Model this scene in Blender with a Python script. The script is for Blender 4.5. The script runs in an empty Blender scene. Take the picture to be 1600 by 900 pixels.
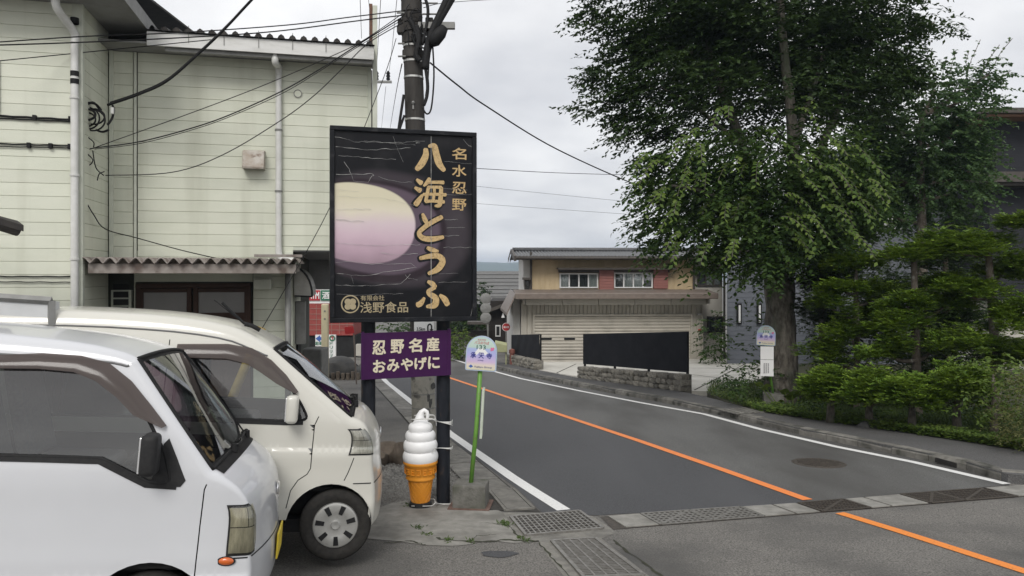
import bpy, bmesh, math, random
import numpy as np
from mathutils import Vector, Matrix
from mathutils.geometry import delaunay_2d_cdt, tessellate_polygon

R = math.radians
scene = bpy.context.scene
random.seed(7); rng = np.random.default_rng(7)

# ---------------------------------------------------------------- camera, sky, sun
F = 1160.0; HZ = 432.0; CAMZ = 2.0; SLOPE = 0.05
cam = bpy.data.cameras.new("camera"); camo = bpy.data.objects.new("camera", cam)
scene.collection.objects.link(camo); scene.camera = camo
camo.location = (0, 0, CAMZ); camo.rotation_euler = (R(90), 0, 0)
cam.sensor_width = 36; cam.lens = F / 1600 * 36; cam.shift_y = -18 / 1600; cam.clip_end = 6000; cam.clip_start = 0.05

world = bpy.data.worlds.new("World"); scene.world = world; world.use_nodes = True
wn = world.node_tree.nodes; wl = world.node_tree.links; wn.clear()
SUN_EL, SUN_AZ = 42.0, 188.0       # azimuth clockwise from +Y (camera forward)
sky = wn.new('ShaderNodeTexSky'); sky.sky_type = 'NISHITA'; sky.sun_disc = False
sky.sun_elevation = R(SUN_EL); sky.sun_rotation = R(SUN_AZ); sky.air_density = 1.0; sky.dust_density = 4.0
skm = wn.new('ShaderNodeVectorMath'); skm.operation = 'SCALE'; skm.inputs['Scale'].default_value = 0.06
wl.new(sky.outputs[0], skm.inputs[0])
tc = wn.new('ShaderNodeTexCoord'); sep = wn.new('ShaderNodeSeparateXYZ'); wl.new(tc.outputs['Generated'], sep.inputs[0])
zz = wn.new('ShaderNodeMath'); zz.operation = 'ADD'; zz.inputs[1].default_value = 0.22
zab = wn.new('ShaderNodeMath'); zab.operation = 'ABSOLUTE'; wl.new(sep.outputs['Z'], zab.inputs[0]); wl.new(zab.outputs[0], zz.inputs[0])
dv = wn.new('ShaderNodeVectorMath'); dv.operation = 'DIVIDE'
cz = wn.new('ShaderNodeCombineXYZ')
for i in range(3): wl.new(zz.outputs[0], cz.inputs[i])
wl.new(tc.outputs['Generated'], dv.inputs[0]); wl.new(cz.outputs[0], dv.inputs[1])
n1 = wn.new('ShaderNodeTexNoise'); n1.inputs['Scale'].default_value = 1.25; n1.inputs['Detail'].default_value = 6; n1.inputs['Roughness'].default_value = 0.5
wl.new(dv.outputs[0], n1.inputs['Vector'])
rmp = wn.new('ShaderNodeValToRGB'); wl.new(n1.outputs['Fac'], rmp.inputs[0])
rmp.color_ramp.elements[0].position = 0.34; rmp.color_ramp.elements[0].color = (0.475, 0.48, 0.50, 1)
rmp.color_ramp.elements[1].position = 0.66; rmp.color_ramp.elements[1].color = (0.745, 0.74, 0.735, 1)
mx = wn.new('ShaderNodeMix'); mx.data_type = 'RGBA'; mx.inputs['Factor'].default_value = 0.9
wl.new(skm.outputs[0], mx.inputs[6]); wl.new(rmp.outputs[0], mx.inputs[7])
bg = wn.new('ShaderNodeBackground'); bg.inputs['Strength'].default_value = 1.0
wo = wn.new('ShaderNodeOutputWorld'); wl.new(mx.outputs[2], bg.inputs[0]); wl.new(bg.outputs[0], wo.inputs[0])

sl = bpy.data.lights.new("sun", 'SUN'); sl.energy = 1.2; sl.angle = R(24); sl.color = (1.0, 0.97, 0.93)
so = bpy.data.objects.new("sun", sl); scene.collection.objects.link(so); so.location = (0, -10, 30)
sd = Vector((math.sin(R(SUN_AZ)) * math.cos(R(SUN_EL)), math.cos(R(SUN_AZ)) * math.cos(R(SUN_EL)), math.sin(R(SUN_EL))))
so.rotation_euler = (-sd).to_track_quat('-Z', 'Y').to_euler()
vs = scene.view_settings; vs.view_transform = 'Standard'; vs.look = 'None'; vs.gamma = 1; vs.exposure = 0.70; vs.use_curve_mapping = False

# ---------------------------------------------------------------- helpers
def P(u, v, d):
    return Vector(((u - 800) / F * d, d, CAMZ - (v - HZ) / F * d))
def h(x, y):
    z = -SLOPE * min(y, 60.0)
    if x < -1.3: z += 0.055 * min(-1.3 - x, 14) * max(0.0, min(1.0, (9.5 - y) / 2.0))
    return z
def G(u, v):
    d = 2.0 / ((v - HZ) / F - SLOPE)
    for _ in range(12):
        x = (u - 800) / F * d
        hh = h(x, d)
        d = (CAMZ - hh) * F / (v - HZ)
    x = (u - 800) / F * d
    return Vector((x, d, h(x, d)))

_mats = {}
def M(name, c, c2=None, scale=8.0, detail=6, rough=0.6, metal=0.0, bump=0.0, bscale=60.0, coat=0.0, spec=0.5, stretch=(1, 1, 1),
      lo=0.35, hi=0.65, c3=None, s3=2.0, alpha=None, emit=None, lo3=0.5, hi3=0.7, trans=0.0, bdist=0.01, world=False, st3=None):
    if name in _mats: return _mats[name]
    m = bpy.data.materials.new(name); m.use_nodes = True; _mats[name] = m
    nt = m.node_tree; N = nt.nodes; L = nt.links
    b = N['Principled BSDF']
    b.inputs['Base Color'].default_value = (*c, 1); b.inputs['Roughness'].default_value = rough; b.inputs['Metallic'].default_value = metal
    b.inputs['Specular IOR Level'].default_value = spec
    if coat: b.inputs['Coat Weight'].default_value = coat; b.inputs['Coat Roughness'].default_value = 0.06
    t = N.new('ShaderNodeTexCoord'); mp = N.new('ShaderNodeMapping'); mp.inputs['Scale'].default_value = stretch
    src_v = N.new('ShaderNodeNewGeometry').outputs['Position'] if world else t.outputs['Object']
    L.new(src_v, mp.inputs[0])
    if c2 is not None:
        nz = N.new('ShaderNodeTexNoise'); nz.inputs['Scale'].default_value = scale; nz.inputs['Detail'].default_value = detail; nz.inputs['Roughness'].default_value = 0.6
        L.new(mp.outputs[0], nz.inputs['Vector'])
        r = N.new('ShaderNodeValToRGB'); L.new(nz.outputs['Fac'], r.inputs[0])
        r.color_ramp.elements[0].position = lo; r.color_ramp.elements[0].color = (*c, 1)
        r.color_ramp.elements[1].position = hi; r.color_ramp.elements[1].color = (*c2, 1)
        out = r.outputs[0]
        if c3 is not None:
            nz3 = N.new('ShaderNodeTexNoise'); nz3.inputs['Scale'].default_value = s3; nz3.inputs['Detail'].default_value = 5
            if st3 is None: L.new(mp.outputs[0], nz3.inputs['Vector'])
            else:
                mp3 = N.new('ShaderNodeMapping'); mp3.inputs['Scale'].default_value = st3; L.new(src_v, mp3.inputs[0]); L.new(mp3.outputs[0], nz3.inputs['Vector'])
            mr = N.new('ShaderNodeMapRange'); mr.inputs[1].default_value = lo3; mr.inputs[2].default_value = hi3; L.new(nz3.outputs['Fac'], mr.inputs[0])
            mm = N.new('ShaderNodeMix'); mm.data_type = 'RGBA'; L.new(mr.outputs[0], mm.inputs[0]); L.new(out, mm.inputs[6]); mm.inputs[7].default_value = (*c3, 1)
            out = mm.outputs[2]
        L.new(out, b.inputs['Base Color'])
    if bump:
        nb = N.new('ShaderNodeTexNoise'); nb.inputs['Scale'].default_value = bscale; nb.inputs['Detail'].default_value = 4
        L.new(mp.outputs[0], nb.inputs['Vector'])
        bp = N.new('ShaderNodeBump'); bp.inputs['Strength'].default_value = bump; bp.inputs['Distance'].default_value = bdist
        L.new(nb.outputs['Fac'], bp.inputs['Height']); L.new(bp.outputs[0], b.inputs['Normal'])
    if emit: b.inputs['Emission Color'].default_value = (*emit[:3], 1); b.inputs['Emission Strength'].default_value = emit[3]
    if trans: b.inputs['Transmission Weight'].default_value = trans
    return m
def vary(m, lo, hi):
    N = m.node_tree.nodes; L = m.node_tree.links; b = N['Principled BSDF']; src = b.inputs['Base Color'].links[0].from_socket; oi = N.new('ShaderNodeObjectInfo'); hs = N.new('ShaderNodeHueSaturation'); mr = N.new('ShaderNodeMapRange'); mr.inputs[3].default_value = lo; mr.inputs[4].default_value = hi
    L.new(oi.outputs['Random'], mr.inputs[0]); L.new(mr.outputs[0], hs.inputs['Value']); L.new(src, hs.inputs['Color']); L.new(hs.outputs[0], b.inputs['Base Color'])
def mat_glass(name, tint=(0.6, 0.66, 0.66), refl=0.03, rough=0.02, ior=1.5):
    if name in _mats: return _mats[name]
    m = bpy.data.materials.new(name); m.use_nodes = True; _mats[name] = m
    N = m.node_tree.nodes; L = m.node_tree.links; N.clear()
    o = N.new('ShaderNodeOutputMaterial'); mix = N.new('ShaderNodeMixShader'); fr = N.new('ShaderNodeFresnel'); fr.inputs[0].default_value = ior
    tr = N.new('ShaderNodeBsdfTransparent'); tr.inputs[0].default_value = (*tint, 1)
    gl = N.new('ShaderNodeBsdfGlossy'); gl.inputs['Roughness'].default_value = rough; gl.inputs['Color'].default_value = (0.9, 0.9, 0.9, 1)
    ad = N.new('ShaderNodeMath'); ad.operation = 'ADD'; ad.inputs[1].default_value = refl; L.new(fr.outputs[0], ad.inputs[0])
    L.new(ad.outputs[0], mix.inputs[0]); L.new(tr.outputs[0], mix.inputs[1]); L.new(gl.outputs[0], mix.inputs[2]); L.new(mix.outputs[0], o.inputs[0])
    return m
def mat_leaf(name, c, c2, scale=3.0, transl=0.35, rough=0.55):
    if name in _mats: return _mats[name]
    m = bpy.data.materials.new(name); m.use_nodes = True; _mats[name] = m
    N = m.node_tree.nodes; L = m.node_tree.links; b = N['Principled BSDF']; o = N['Material Output']
    t = N.new('ShaderNodeTexCoord'); nz = N.new('ShaderNodeTexNoise'); nz.inputs['Scale'].default_value = scale; nz.inputs['Detail'].default_value = 4
    L.new(t.outputs['Object'], nz.inputs['Vector'])
    wn_ = N.new('ShaderNodeTexWhiteNoise'); g = N.new('ShaderNodeNewGeometry'); L.new(g.outputs['Random Per Island'], wn_.inputs['Vector'])
    ad = N.new('ShaderNodeMath'); ad.operation = 'MULTIPLY_ADD'; ad.inputs[1].default_value = 0.5; L.new(g.outputs['Random Per Island'], ad.inputs[0]); 
    sb = N.new('ShaderNodeMath'); sb.operation = 'SUBTRACT'; sb.inputs[1].default_value = 0.25; L.new(nz.outputs['Fac'], sb.inputs[0]); L.new(sb.outputs[0], ad.inputs[2])
    r = N.new('ShaderNodeValToRGB'); L.new(ad.outputs[0], r.inputs[0])
    r.color_ramp.elements[0].position = 0.25; r.color_ramp.elements[0].color = (*c, 1); r.color_ramp.elements[1].position = 0.75; r.color_ramp.elements[1].color = (*c2, 1)
    L.new(r.outputs[0], b.inputs['Base Color']); b.inputs['Roughness'].default_value = rough; b.inputs['Specular IOR Level'].default_value = 0.3
    tl = N.new('ShaderNodeBsdfTranslucent'); hs = N.new('ShaderNodeHueSaturation'); hs.inputs['Value'].default_value = 1.3; hs.inputs['Hue'].default_value = 0.485
    L.new(r.outputs[0], hs.inputs['Color']); L.new(hs.outputs[0], tl.inputs[0])
    mx = N.new('ShaderNodeMixShader'); mx.inputs[0].default_value = transl; L.new(b.outputs[0], mx.inputs[1]); L.new(tl.outputs[0], mx.inputs[2]); L.new(mx.outputs[0], o.inputs[0])
    return m

class MB:
    def __init__(s): s.v = []; s.f = []
    def add(s, vs, fs):
        o = len(s.v); s.v += [tuple(p) for p in vs]; s.f += [tuple(i + o for i in f) for f in fs]; return s
    def box(s, c, d, rz=0.0, M4=None):
        x, y, z = d[0] / 2, d[1] / 2, d[2] / 2
        pts = [Vector(p) for p in ((-x, -y, -z), (x, -y, -z), (x, y, -z), (-x, y, -z), (-x, -y, z), (x, -y, z), (x, y, z), (-x, y, z))]
        if rz: pts = [Matrix.Rotation(rz, 3, 'Z') @ p for p in pts]
        if M4 is not None: pts = [M4 @ p for p in pts]
        pts = [p + Vector(c) for p in pts]
        return s.add(pts, [(0, 3, 2, 1), (4, 5, 6, 7), (0, 1, 5, 4), (1, 2, 6, 5), (2, 3, 7, 6), (3, 0, 4, 7)])
    def bx(s, x0, x1, y0, y1, z0, z1): return s.box(((x0 + x1) / 2, (y0 + y1) / 2, (z0 + z1) / 2), (abs(x1 - x0), abs(y1 - y0), abs(z1 - z0)))
    def tube(s, pts, r, n=8, cap=True):
        pts = [Vector(p) for p in pts]; m = len(pts)
        rs = r if isinstance(r, (list, tuple)) else [r] * m
        up = Vector((0, 0, 1)); rings = []; prev = None
        for i, p in enumerate(pts):
            t = (pts[min(i + 1, m - 1)] - pts[max(i - 1, 0)]).normalized()
            if prev is None:
                a = t.cross(up)
                if a.length < 1e-3: a = t.cross(Vector((1, 0, 0)))
            else: a = prev - t * prev.dot(t)
            a.normalize(); prev = a; b = t.cross(a)
            rings.append([p + (a * math.cos(2 * math.pi * k / n) + b * math.sin(2 * math.pi * k / n)) * rs[i] for k in range(n)])
        vs = [q for ring in rings for q in ring]; fs = []
        for i in range(m - 1):
            for k in range(n):
                k2 = (k + 1) % n; fs.append((i * n + k, i * n + k2, (i + 1) * n + k2, (i + 1) * n + k))
        if cap: fs.append(tuple(range(n - 1, -1, -1))); fs.append(tuple((m - 1) * n + k for k in range(n)))
        return s.add(vs, fs)
    def lathe(s, prof, n=24, c=(0, 0, 0), axis='z'):
        vs = []; fs = []
        for (r, z) in prof:
            for k in range(n):
                a = 2 * math.pi * k / n
                p = (r * math.cos(a), r * math.sin(a), z)
                if axis == 'y': p = (p[0], p[2], p[1])
                vs.append((p[0] + c[0], p[1] + c[1], p[2] + c[2]))
        for i in range(len(prof) - 1):
            for k in range(n):
                k2 = (k + 1) % n; fs.append((i * n + k, i * n + k2, (i + 1) * n + k2, (i + 1) * n + k))
        return s.add(vs, fs)
    def prism(s, poly, f0, f1):
        """poly: 2D list; f0, f1 map (a,b) to 3D front and back"""
        n = len(poly); fr = [f0(*p) for p in poly]; bk = [f1(*p) for p in poly]
        tri = tessellate_polygon([[Vector((p[0], p[1], 0)) for p in poly]])
        fs = [tuple(t) for t in tri] + [tuple(i + n for i in reversed(t)) for t in tri]
        fs += [(i, i + n, (i + 1) % n + n, (i + 1) % n) for i in range(n)]
        return s.add(fr + bk, fs)
    def sheet(s, poly, f):
        tri = tessellate_polygon([[Vector((p[0], p[1], 0)) for p in poly]])
        return s.add([f(*p) for p in poly], [tuple(t) for t in tri])
    def grid(s, rows):
        m = len(rows[0]); vs = [p for r in rows for p in r]; fs = []
        for i in range(len(rows) - 1):
            for j in range(m - 1): fs.append((i * m + j, i * m + j + 1, (i + 1) * m + j + 1, (i + 1) * m + j))
        return s.add(vs, fs)
    def build(s, name, mat, parent=None, smooth=False, bevel=0.0, sub=None, fix=True, seg=2, kind=None, ang=None):
        me = bpy.data.meshes.new(name); sub = Vector(sub) if sub is not None else None
        vs = s.v if sub is None else [tuple(Vector(p) - sub) for p in s.v]
        me.from_pydata(vs, [], s.f); 
        if fix:
            bm = bmesh.new(); bm.from_mesh(me); bmesh.ops.recalc_face_normals(bm, faces=bm.faces); bm.to_mesh(me); bm.free()
        me.materials.append(mat)
        if smooth:
            me.polygons.foreach_set('use_smooth', [True] * len(me.polygons))
            if ang: me.set_sharp_from_angle(angle=R(ang))
        o = link(name, me, parent)
        if bevel:
            b = o.modifiers.new('bevel', 'BEVEL'); b.width = bevel; b.segments = seg; b.limit_method = 'ANGLE'; b.angle_limit = R(40)
        if kind: o['kind'] = kind
        return o
def link(name, me, parent=None):
    o = bpy.data.objects.new(name, me); scene.collection.objects.link(o)
    if parent is not None: o.parent = parent
    return o
def tag(o, label, cat, group=None, kind=None):
    o['label'] = label; o['category'] = cat
    if group: o['group'] = group
    if kind: o['kind'] = kind
    return o
def thing(name, label, cat, loc=(0, 0, 0), rz=0.0, group=None):
    o = link(name, None); o.location = loc; o.rotation_euler = (0, 0, rz); o.empty_display_size = 0.2
    return tag(o, label, cat, group)
def struct(name, mb, mat, **k):
    o = mb.build(name, mat, **k); 
    if o.parent is None: o['kind'] = 'structure'
    return o
def catmull(pts, n=8, closed=False):
    pts = [Vector(p) for p in pts]; out = []; m = len(pts)
    rngi = range(m) if closed else range(m - 1)
    for i in rngi:
        if closed: p0, p1, p2, p3 = pts[(i - 1) % m], pts[i], pts[(i + 1) % m], pts[(i + 2) % m]
        else: p0, p1, p2, p3 = pts[max(i - 1, 0)], pts[i], pts[i + 1], pts[min(i + 2, m - 1)]
        for k in range(n):
            t = k / n
            out.append(0.5 * ((2 * p1) + (p2 - p0) * t + (2 * p0 - 5 * p1 + 4 * p2 - p3) * t * t + (3 * p1 - p0 - 3 * p2 + p3) * t ** 3))
    if not closed: out.append(pts[-1])
    return out
def text_mesh(txt, size=1.0, bold=0.0, depth=0.0, align='CENTER', space=1.0):
    cu = bpy.data.curves.new('text', 'FONT'); cu.body = txt; cu.size = size; cu.align_x = align; cu.align_y = 'CENTER'
    cu.offset = bold; cu.extrude = depth; cu.resolution_u = 4; cu.space_character = space
    o = bpy.data.objects.new('text', cu); scene.collection.objects.link(o)
    dg = bpy.context.evaluated_depsgraph_get(); me = bpy.data.meshes.new_from_object(o.evaluated_get(dg))
    bpy.data.objects.remove(o); bpy.data.curves.remove(cu)
    return me
def text(name, txt, size, mat, parent, at, bold=0.0, fit=None, tilt=None, vertical=True, face=None):
    """flat lettering; local x right, local z up, facing -y.  fit=(w,h) scales the glyph box"""
    me = text_mesh(txt, 1.0, 0.0)
    n = len(me.vertices); co = np.empty(n * 3); me.vertices.foreach_get('co', co); co = co.reshape(-1, 3)
    if n == 0: return None
    mn, mxx = co.min(0), co.max(0); c = (mn + mxx) / 2; co -= c
    if fit: co[:, 0] *= fit[0] / max(1e-6, mxx[0] - mn[0]); co[:, 1] *= fit[1] / max(1e-6, mxx[1] - mn[1])
    else: co *= size
    q = np.stack([co[:, 0], np.zeros(n), co[:, 1]], 1)
    if bold:      # heavier strokes: shifted copies laid one over the other
        bw = bold * (fit[1] if fit else size); fs = [tuple(p.vertices) for p in me.polygons]; vs_, ff = [], []
        ring = [(0, 0)] + [(math.cos(a) * bw, math.sin(a) * bw) for a in np.linspace(0, 2 * math.pi, 9)[:-1]]
        for k, (dx, dz) in enumerate(ring):
            vs_.append(q + np.array([dx, -.00012 * k, dz])); ff += [tuple(i + k * n for i in f) for f in fs]
        me = bpy.data.meshes.new(name); me.from_pydata(np.concatenate(vs_).tolist(), [], ff)
        me.materials.append(mat); me.update()
    else:
        me.vertices.foreach_set('co', q.ravel()); me.materials.clear(); me.materials.append(mat); me.update()
    me.name = name
    o = link(name, me, parent); o.location = at
    if face is not None: o.rotation_euler = face
    return o
def leaves_mesh(name, mat, parent, pos, dirs, nrm, length, width, sub=None, kind=None):
    """diamond leaves: pos base (N,3), dirs unit (N,3), nrm unit (N,3)"""
    if sub is not None: pos = pos - np.array(sub)[None]
    n = len(pos); side = np.cross(dirs, nrm); side /= (np.linalg.norm(side, axis=1, keepdims=True) + 1e-9)
    l = np.asarray(length).reshape(-1, 1) * np.ones((n, 1)); w = np.asarray(width).reshape(-1, 1) * np.ones((n, 1))
    up = np.cross(side, dirs)
    v = np.empty((n, 4, 3)); v[:, 0] = pos; v[:, 1] = pos + dirs * l * .42 + side * w * .5 + up * w * .12; v[:, 2] = pos + dirs * l; v[:, 3] = pos + dirs * l * .42 - side * w * .5 + up * w * .12
    me = bpy.data.meshes.new(name); me.vertices.add(4 * n); me.vertices.foreach_set('co', v.ravel())
    me.loops.add(4 * n); me.loops.foreach_set('vertex_index', np.arange(4 * n, dtype=np.int32))
    me.polygons.add(n); me.polygons.foreach_set('loop_start', np.arange(0, 4 * n, 4, dtype=np.int32))
    me.update(calc_edges=True); me.materials.append(mat)
    o = link(name, me, parent)
    if kind: o['kind'] = kind
    return o
def unit(a): return a / (np.linalg.norm(a, axis=-1, keepdims=True) + 1e-9)
# ---------------------------------------------------------------- setting: ground, road, kerb, pavement
m_ground = M('worn_asphalt', (0.070, 0.067, 0.061), (0.235, 0.223, 0.203), scale=75, detail=4, rough=0.9, bump=0.6, bscale=180, c3=(0.070, 0.068, 0.064), s3=0.9, lo3=0.42, hi3=0.72, lo=0.36, hi=0.66, bdist=0.006)
m_new = M('new_asphalt', (0.028, 0.029, 0.032), (0.098, 0.099, 0.104), scale=80, detail=3, rough=0.8, bump=0.55, bscale=170, c3=(0.074, 0.075, 0.079), s3=0.7, st3=(1.2, .3, 1), lo3=0.42, hi3=0.72, lo=0.3, hi=0.75, bdist=0.006)
m_old = M('old_asphalt', (0.072, 0.072, 0.069), (0.15, 0.15, 0.143), scale=70, detail=4, rough=0.85, bump=0.4, bscale=150, c3=(0.064, 0.062, 0.058), s3=0.75, st3=(1.1, .35, 1), lo3=0.42, hi3=0.66, bdist=0.005)
m_conc = M('concrete', (0.20, 0.195, 0.175), (0.29, 0.28, 0.255), scale=9, detail=8, rough=0.9, bump=0.35, bscale=90, c3=(0.13, 0.125, 0.11), s3=2.5, lo3=0.5, hi3=0.75)
m_cslab = M('concrete_slab', (0.155, 0.15, 0.135), (0.235, 0.225, 0.20), scale=14, detail=8, rough=0.9, bump=0.35, bscale=120, c3=(0.105, 0.10, 0.09), s3=4, lo3=0.5, hi3=0.75)
m_kerb = M('kerb_concrete', (0.12, 0.115, 0.10), (0.21, 0.20, 0.18), scale=10, detail=9, rough=0.92, bump=0.6, bscale=70, c3=(0.055, 0.055, 0.045), s3=5, lo3=0.48, hi3=0.66)
m_walk = M('pavement_asphalt', (0.055, 0.054, 0.053), (0.125, 0.122, 0.12), scale=70, detail=4, rough=0.9, bump=0.5, bscale=140, c3=(0.06, 0.06, 0.058), s3=0.8, lo3=0.45, hi3=0.7, bdist=0.006)
m_wline = M('white_line_paint', (0.74, 0.74, 0.72), (0.40, 0.40, 0.385), scale=38, detail=9, rough=0.7, bump=0.3, bscale=150, lo=0.56, hi=0.78)
m_oline = M('orange_line_paint', (0.80, 0.24, 0.06), (0.36, 0.14, 0.06), scale=40, detail=9, rough=0.7, bump=0.3, bscale=150, lo=0.56, hi=0.80)
m_oline2 = M('worn_orange_paint', (0.78, 0.25, 0.045), (0.16, 0.09, 0.04), scale=34, detail=8, rough=0.75, bump=0.4, bscale=150, lo=0.6, hi=0.72)
m_steel = M('galvanised_steel', (0.30, 0.29, 0.27), (0.20, 0.19, 0.17), scale=20, rough=0.5, metal=0.6, bump=0.1)
m_iron = M('cast_iron', (0.055, 0.048, 0.042), (0.10, 0.085, 0.07), scale=25, rough=0.65, metal=0.4, bump=0.3, bscale=120)
m_pit_shade = M('drain_pit_shade', (0.012, 0.011, 0.010), (0.02, 0.018, 0.016), scale=20, rough=0.9)  # near-black colour painting the shade inside drain openings, which have no real depth
m_drive = M('pale_driveway_concrete', (0.54, 0.52, 0.46), (0.66, 0.64, 0.58), scale=2.2, detail=9, rough=0.85, bump=0.1, bscale=60, c3=(0.44, 0.42, 0.37), s3=1.1, lo3=0.52, hi3=0.72)
m_soil = M('garden_soil', (0.035, 0.032, 0.018), (0.055, 0.06, 0.022), scale=6, rough=0.95, bump=0.8, bscale=25)

def Gz(u, v, dz=0.0):
    d = (CAMZ - dz) / ((v - HZ) / F - SLOPE); return Vector(((u - 800) / F * d, d, h((u - 800) / F * d, d) + dz))
def xy(u, v): p = G(u, v); return (p.x, p.y)

gx = [-1100, -600, -200, -60, -30, -15.3] + list(np.arange(-15, 13.01, 0.5)) + [-1.3, 20, 40, 80, 200, 600, 1100]
gy = [-30, -10, -3] + list(np.arange(-1, 7.4, 0.5)) + list(np.arange(7.5, 9.6, 0.25)) + [10, 15, 20, 30, 40, 50, 60, 61, 100, 250, 500, 965, 1950]
gx = sorted(set(float(round(a, 3)) for a in gx)); gy = sorted(set(float(round(a, 3)) for a in gy))
mb = MB(); mb.grid([[(x, y, h(x, y)) for x in gx] for y in gy]); struct('ground', mb, m_ground, fix=False, smooth=True)

def flat(poly, dz): 
    mb = MB(); mb.sheet([xy(*p) for p in poly], lambda a, b: (a, b, h(a, b) + dz)); return mb
ledge = [(847, 801), (807, 763), (780, 744), (703, 686), (642, 634), (600, 597), (590, 588), (566, 566)]
oline = [(1262, 782), (1130, 735), (1000, 690), (850, 640), (705, 591.5), (640, 570), (600, 558)]
kline = [(1575, 755), (1497, 731), (1394, 709), (1256, 681), (1187, 664), (1119, 647.5), (1050, 632), (910, 606), (835, 591), (775, 577), (735, 567), (704, 557), (672, 549), (640, 543)]
near_l = [(893, 800), (925, 806), (1050, 799), (1256, 785.5)]
near_r = [(1262, 785), (1411, 771.5), (1578, 758.5)]
road_l = struct('road_lane_new', flat(near_l[::-1] + ledge + oline[::-1], 0.004), m_new)
road_r = struct('road_lane_old', flat(near_r + kline + [(600, 548)] + oline[::-1], 0.0045), m_old)
def stripe(path, wpx_path, dz, n=6):
    """path, list of (u,v_left),(u,v_right) pairs -> strip"""
    rows = []
    for (a, b) in path: pa, pb = G(*a), G(*b); rows.append([(pa.x, pa.y, pa.z + dz), (pb.x, pb.y, pb.z + dz)])
    mb = MB(); mb.grid(rows); return mb
def line(pts, w, dz):
    w3 = [Vector((*xy(*p), 0)) for p in pts]; rows = []
    for i, p in enumerate(w3):
        t = (w3[min(i + 1, len(w3) - 1)] - w3[max(i - 1, 0)]).normalized(); n = Vector((-t.y, t.x, 0)) * w / 2
        rows.append([(q.x, q.y, h(q.x, q.y) + dz) for q in (p + n, p - n)])
    mb = MB(); mb.grid(rows); return mb
struct('road_marking_edge_left', line([(881, 798), (833, 768), (800, 746.5), (743, 706.5), (703, 678), (642, 628), (605, 598.5), (596, 589), (570, 565)], 0.15, 0.009), m_wline)
struct('road_marking_edge_right', line([(1573, 757), (1428, 723), (1308, 699), (1187, 671), (1100, 647.5), (1000, 629.5), (910, 612), (814, 592), (773, 580.8), (735, 570), (704, 560.5), (672, 551.5)], 0.13, 0.009), m_wline)
struct('road_marking_centre', line(oline, 0.13, 0.0095), m_oline)
struct('road_marking_centre_worn', line([(1312, 802), (1400, 829), (1500, 861), (1600, 893), (1720, 932)], 0.12, 0.006), m_oline2)

# pavement with kerb stones on the right
KH = 0.11
kw = [Vector((*xy(*p), 0)) for p in kline]
back_px = [(1720, 722), (1600, 702), (1500, 686), (1394, 671), (1290, 656), (1187, 641), (1120, 624), (1067, 612), (985, 600), (902, 590), (837, 577.5), (791, 567), (740, 556), (705, 549.5), (672, 543)]
bw = [Gz(u, v, KH) for u, v in back_px]
poly = [(p.x, p.y) for p in kw] 
corner = [(kw[0].x + 0.25, kw[0].y - 0.12), (kw[0].x + 1.2, kw[0].y + 0.0), (kw[0].x + 8, kw[0].y + 1.9)]
mb = MB(); full = corner[::-1] + poly + [(b.x, b.y) for b in bw[::-1]] + [(kw[0].x + 8, kw[0].y + 3.2)]
mb.prism(full, lambda a, b: (a, b, h(a, b) + KH), lambda a, b: (a, b, h(a, b) - 0.05))
walk = struct('pavement', mb, m_walk)
# kerb stones
def resample(pts, step):
    out = []; acc = 0
    for a, b in zip(pts[:-1], pts[1:]):
        L = (b - a).length; s = acc
        while s < L: out.append(a.lerp(b, s / L)); s += step
        acc = s - L
    return out
ks = resample([Vector((*c, 0)) for c in corner[::-1]] + kw, 0.6)
for i in range(len(ks) - 1):
    a, b = ks[i], ks[i + 1]; t = (b - a).normalized(); n = Vector((t.y, -t.x, 0)) * 1.0
    if n.x < 0: n = -n
    a2, b2 = a + t * 0.006, b - t * 0.006; o = -n * 0.012; dh = random.uniform(-0.006, 0.008); ww = 0.15
    q = [a2 + o, b2 + o, b2 + n * ww, a2 + n * ww]; ch = [a2 + o + n * 0.03, b2 + o + n * 0.03]
    mb = MB()
    low = [(p.x, p.y, h(p.x, p.y) - 0.03) for p in q]; mid = [(p.x, p.y, h(p.x, p.y) + KH - 0.03 + dh) for p in q[:2]]
    top = [(p.x, p.y, h(p.x, p.y) + KH + 0.012 + dh + random.uniform(-.004, .004)) for p in (ch[0], ch[1], q[2], q[3])]
    if i % 7 == 3: mid[0] = (mid[0][0], mid[0][1], mid[0][2] - 0.03)
    mb.add(low + mid + top, [(0, 1, 5, 4), (4, 5, 7, 6), (6, 7, 8, 9), (1, 2, 8, 7, 5), (0, 4, 6, 9, 3), (2, 3, 9, 8)])
    mb.build('kerb_stone', m_kerb, walk)
# drain slot in the kerb and the slatted drain cover on the pavement
p = G(1478, 728); mb = MB(); mb.box((p.x + .012, p.y, p.z + 0.045), (0.32, 0.05, 0.06), rz=R(-72)); mb.build('drain_slot', m_pit_shade, walk)  # slot is a solid block, its inner dark put into the colour
q = [Gz(1120, 641, KH), Gz(1165, 638, KH), Gz(1196, 645, KH), Gz(1150, 648, KH)]
for k in range(5):
    t0, t1 = k / 5 + 0.03, (k + 1) / 5 - 0.03; mb = MB()
    a = [q[0].lerp(q[1], t0), q[0].lerp(q[1], t1), q[3].lerp(q[2], t1), q[3].lerp(q[2], t0)]
    mb.add([(p.x, p.y, p.z + 0.004) for p in a] + [(p.x, p.y, p.z + 0.02) for p in a], [(4, 5, 6, 7), (0, 1, 5, 4), (1, 2, 6, 5), (2, 3, 7, 6), (3, 0, 4, 7)])
    mb.build('drain_cover', m_cslab, walk)

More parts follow.
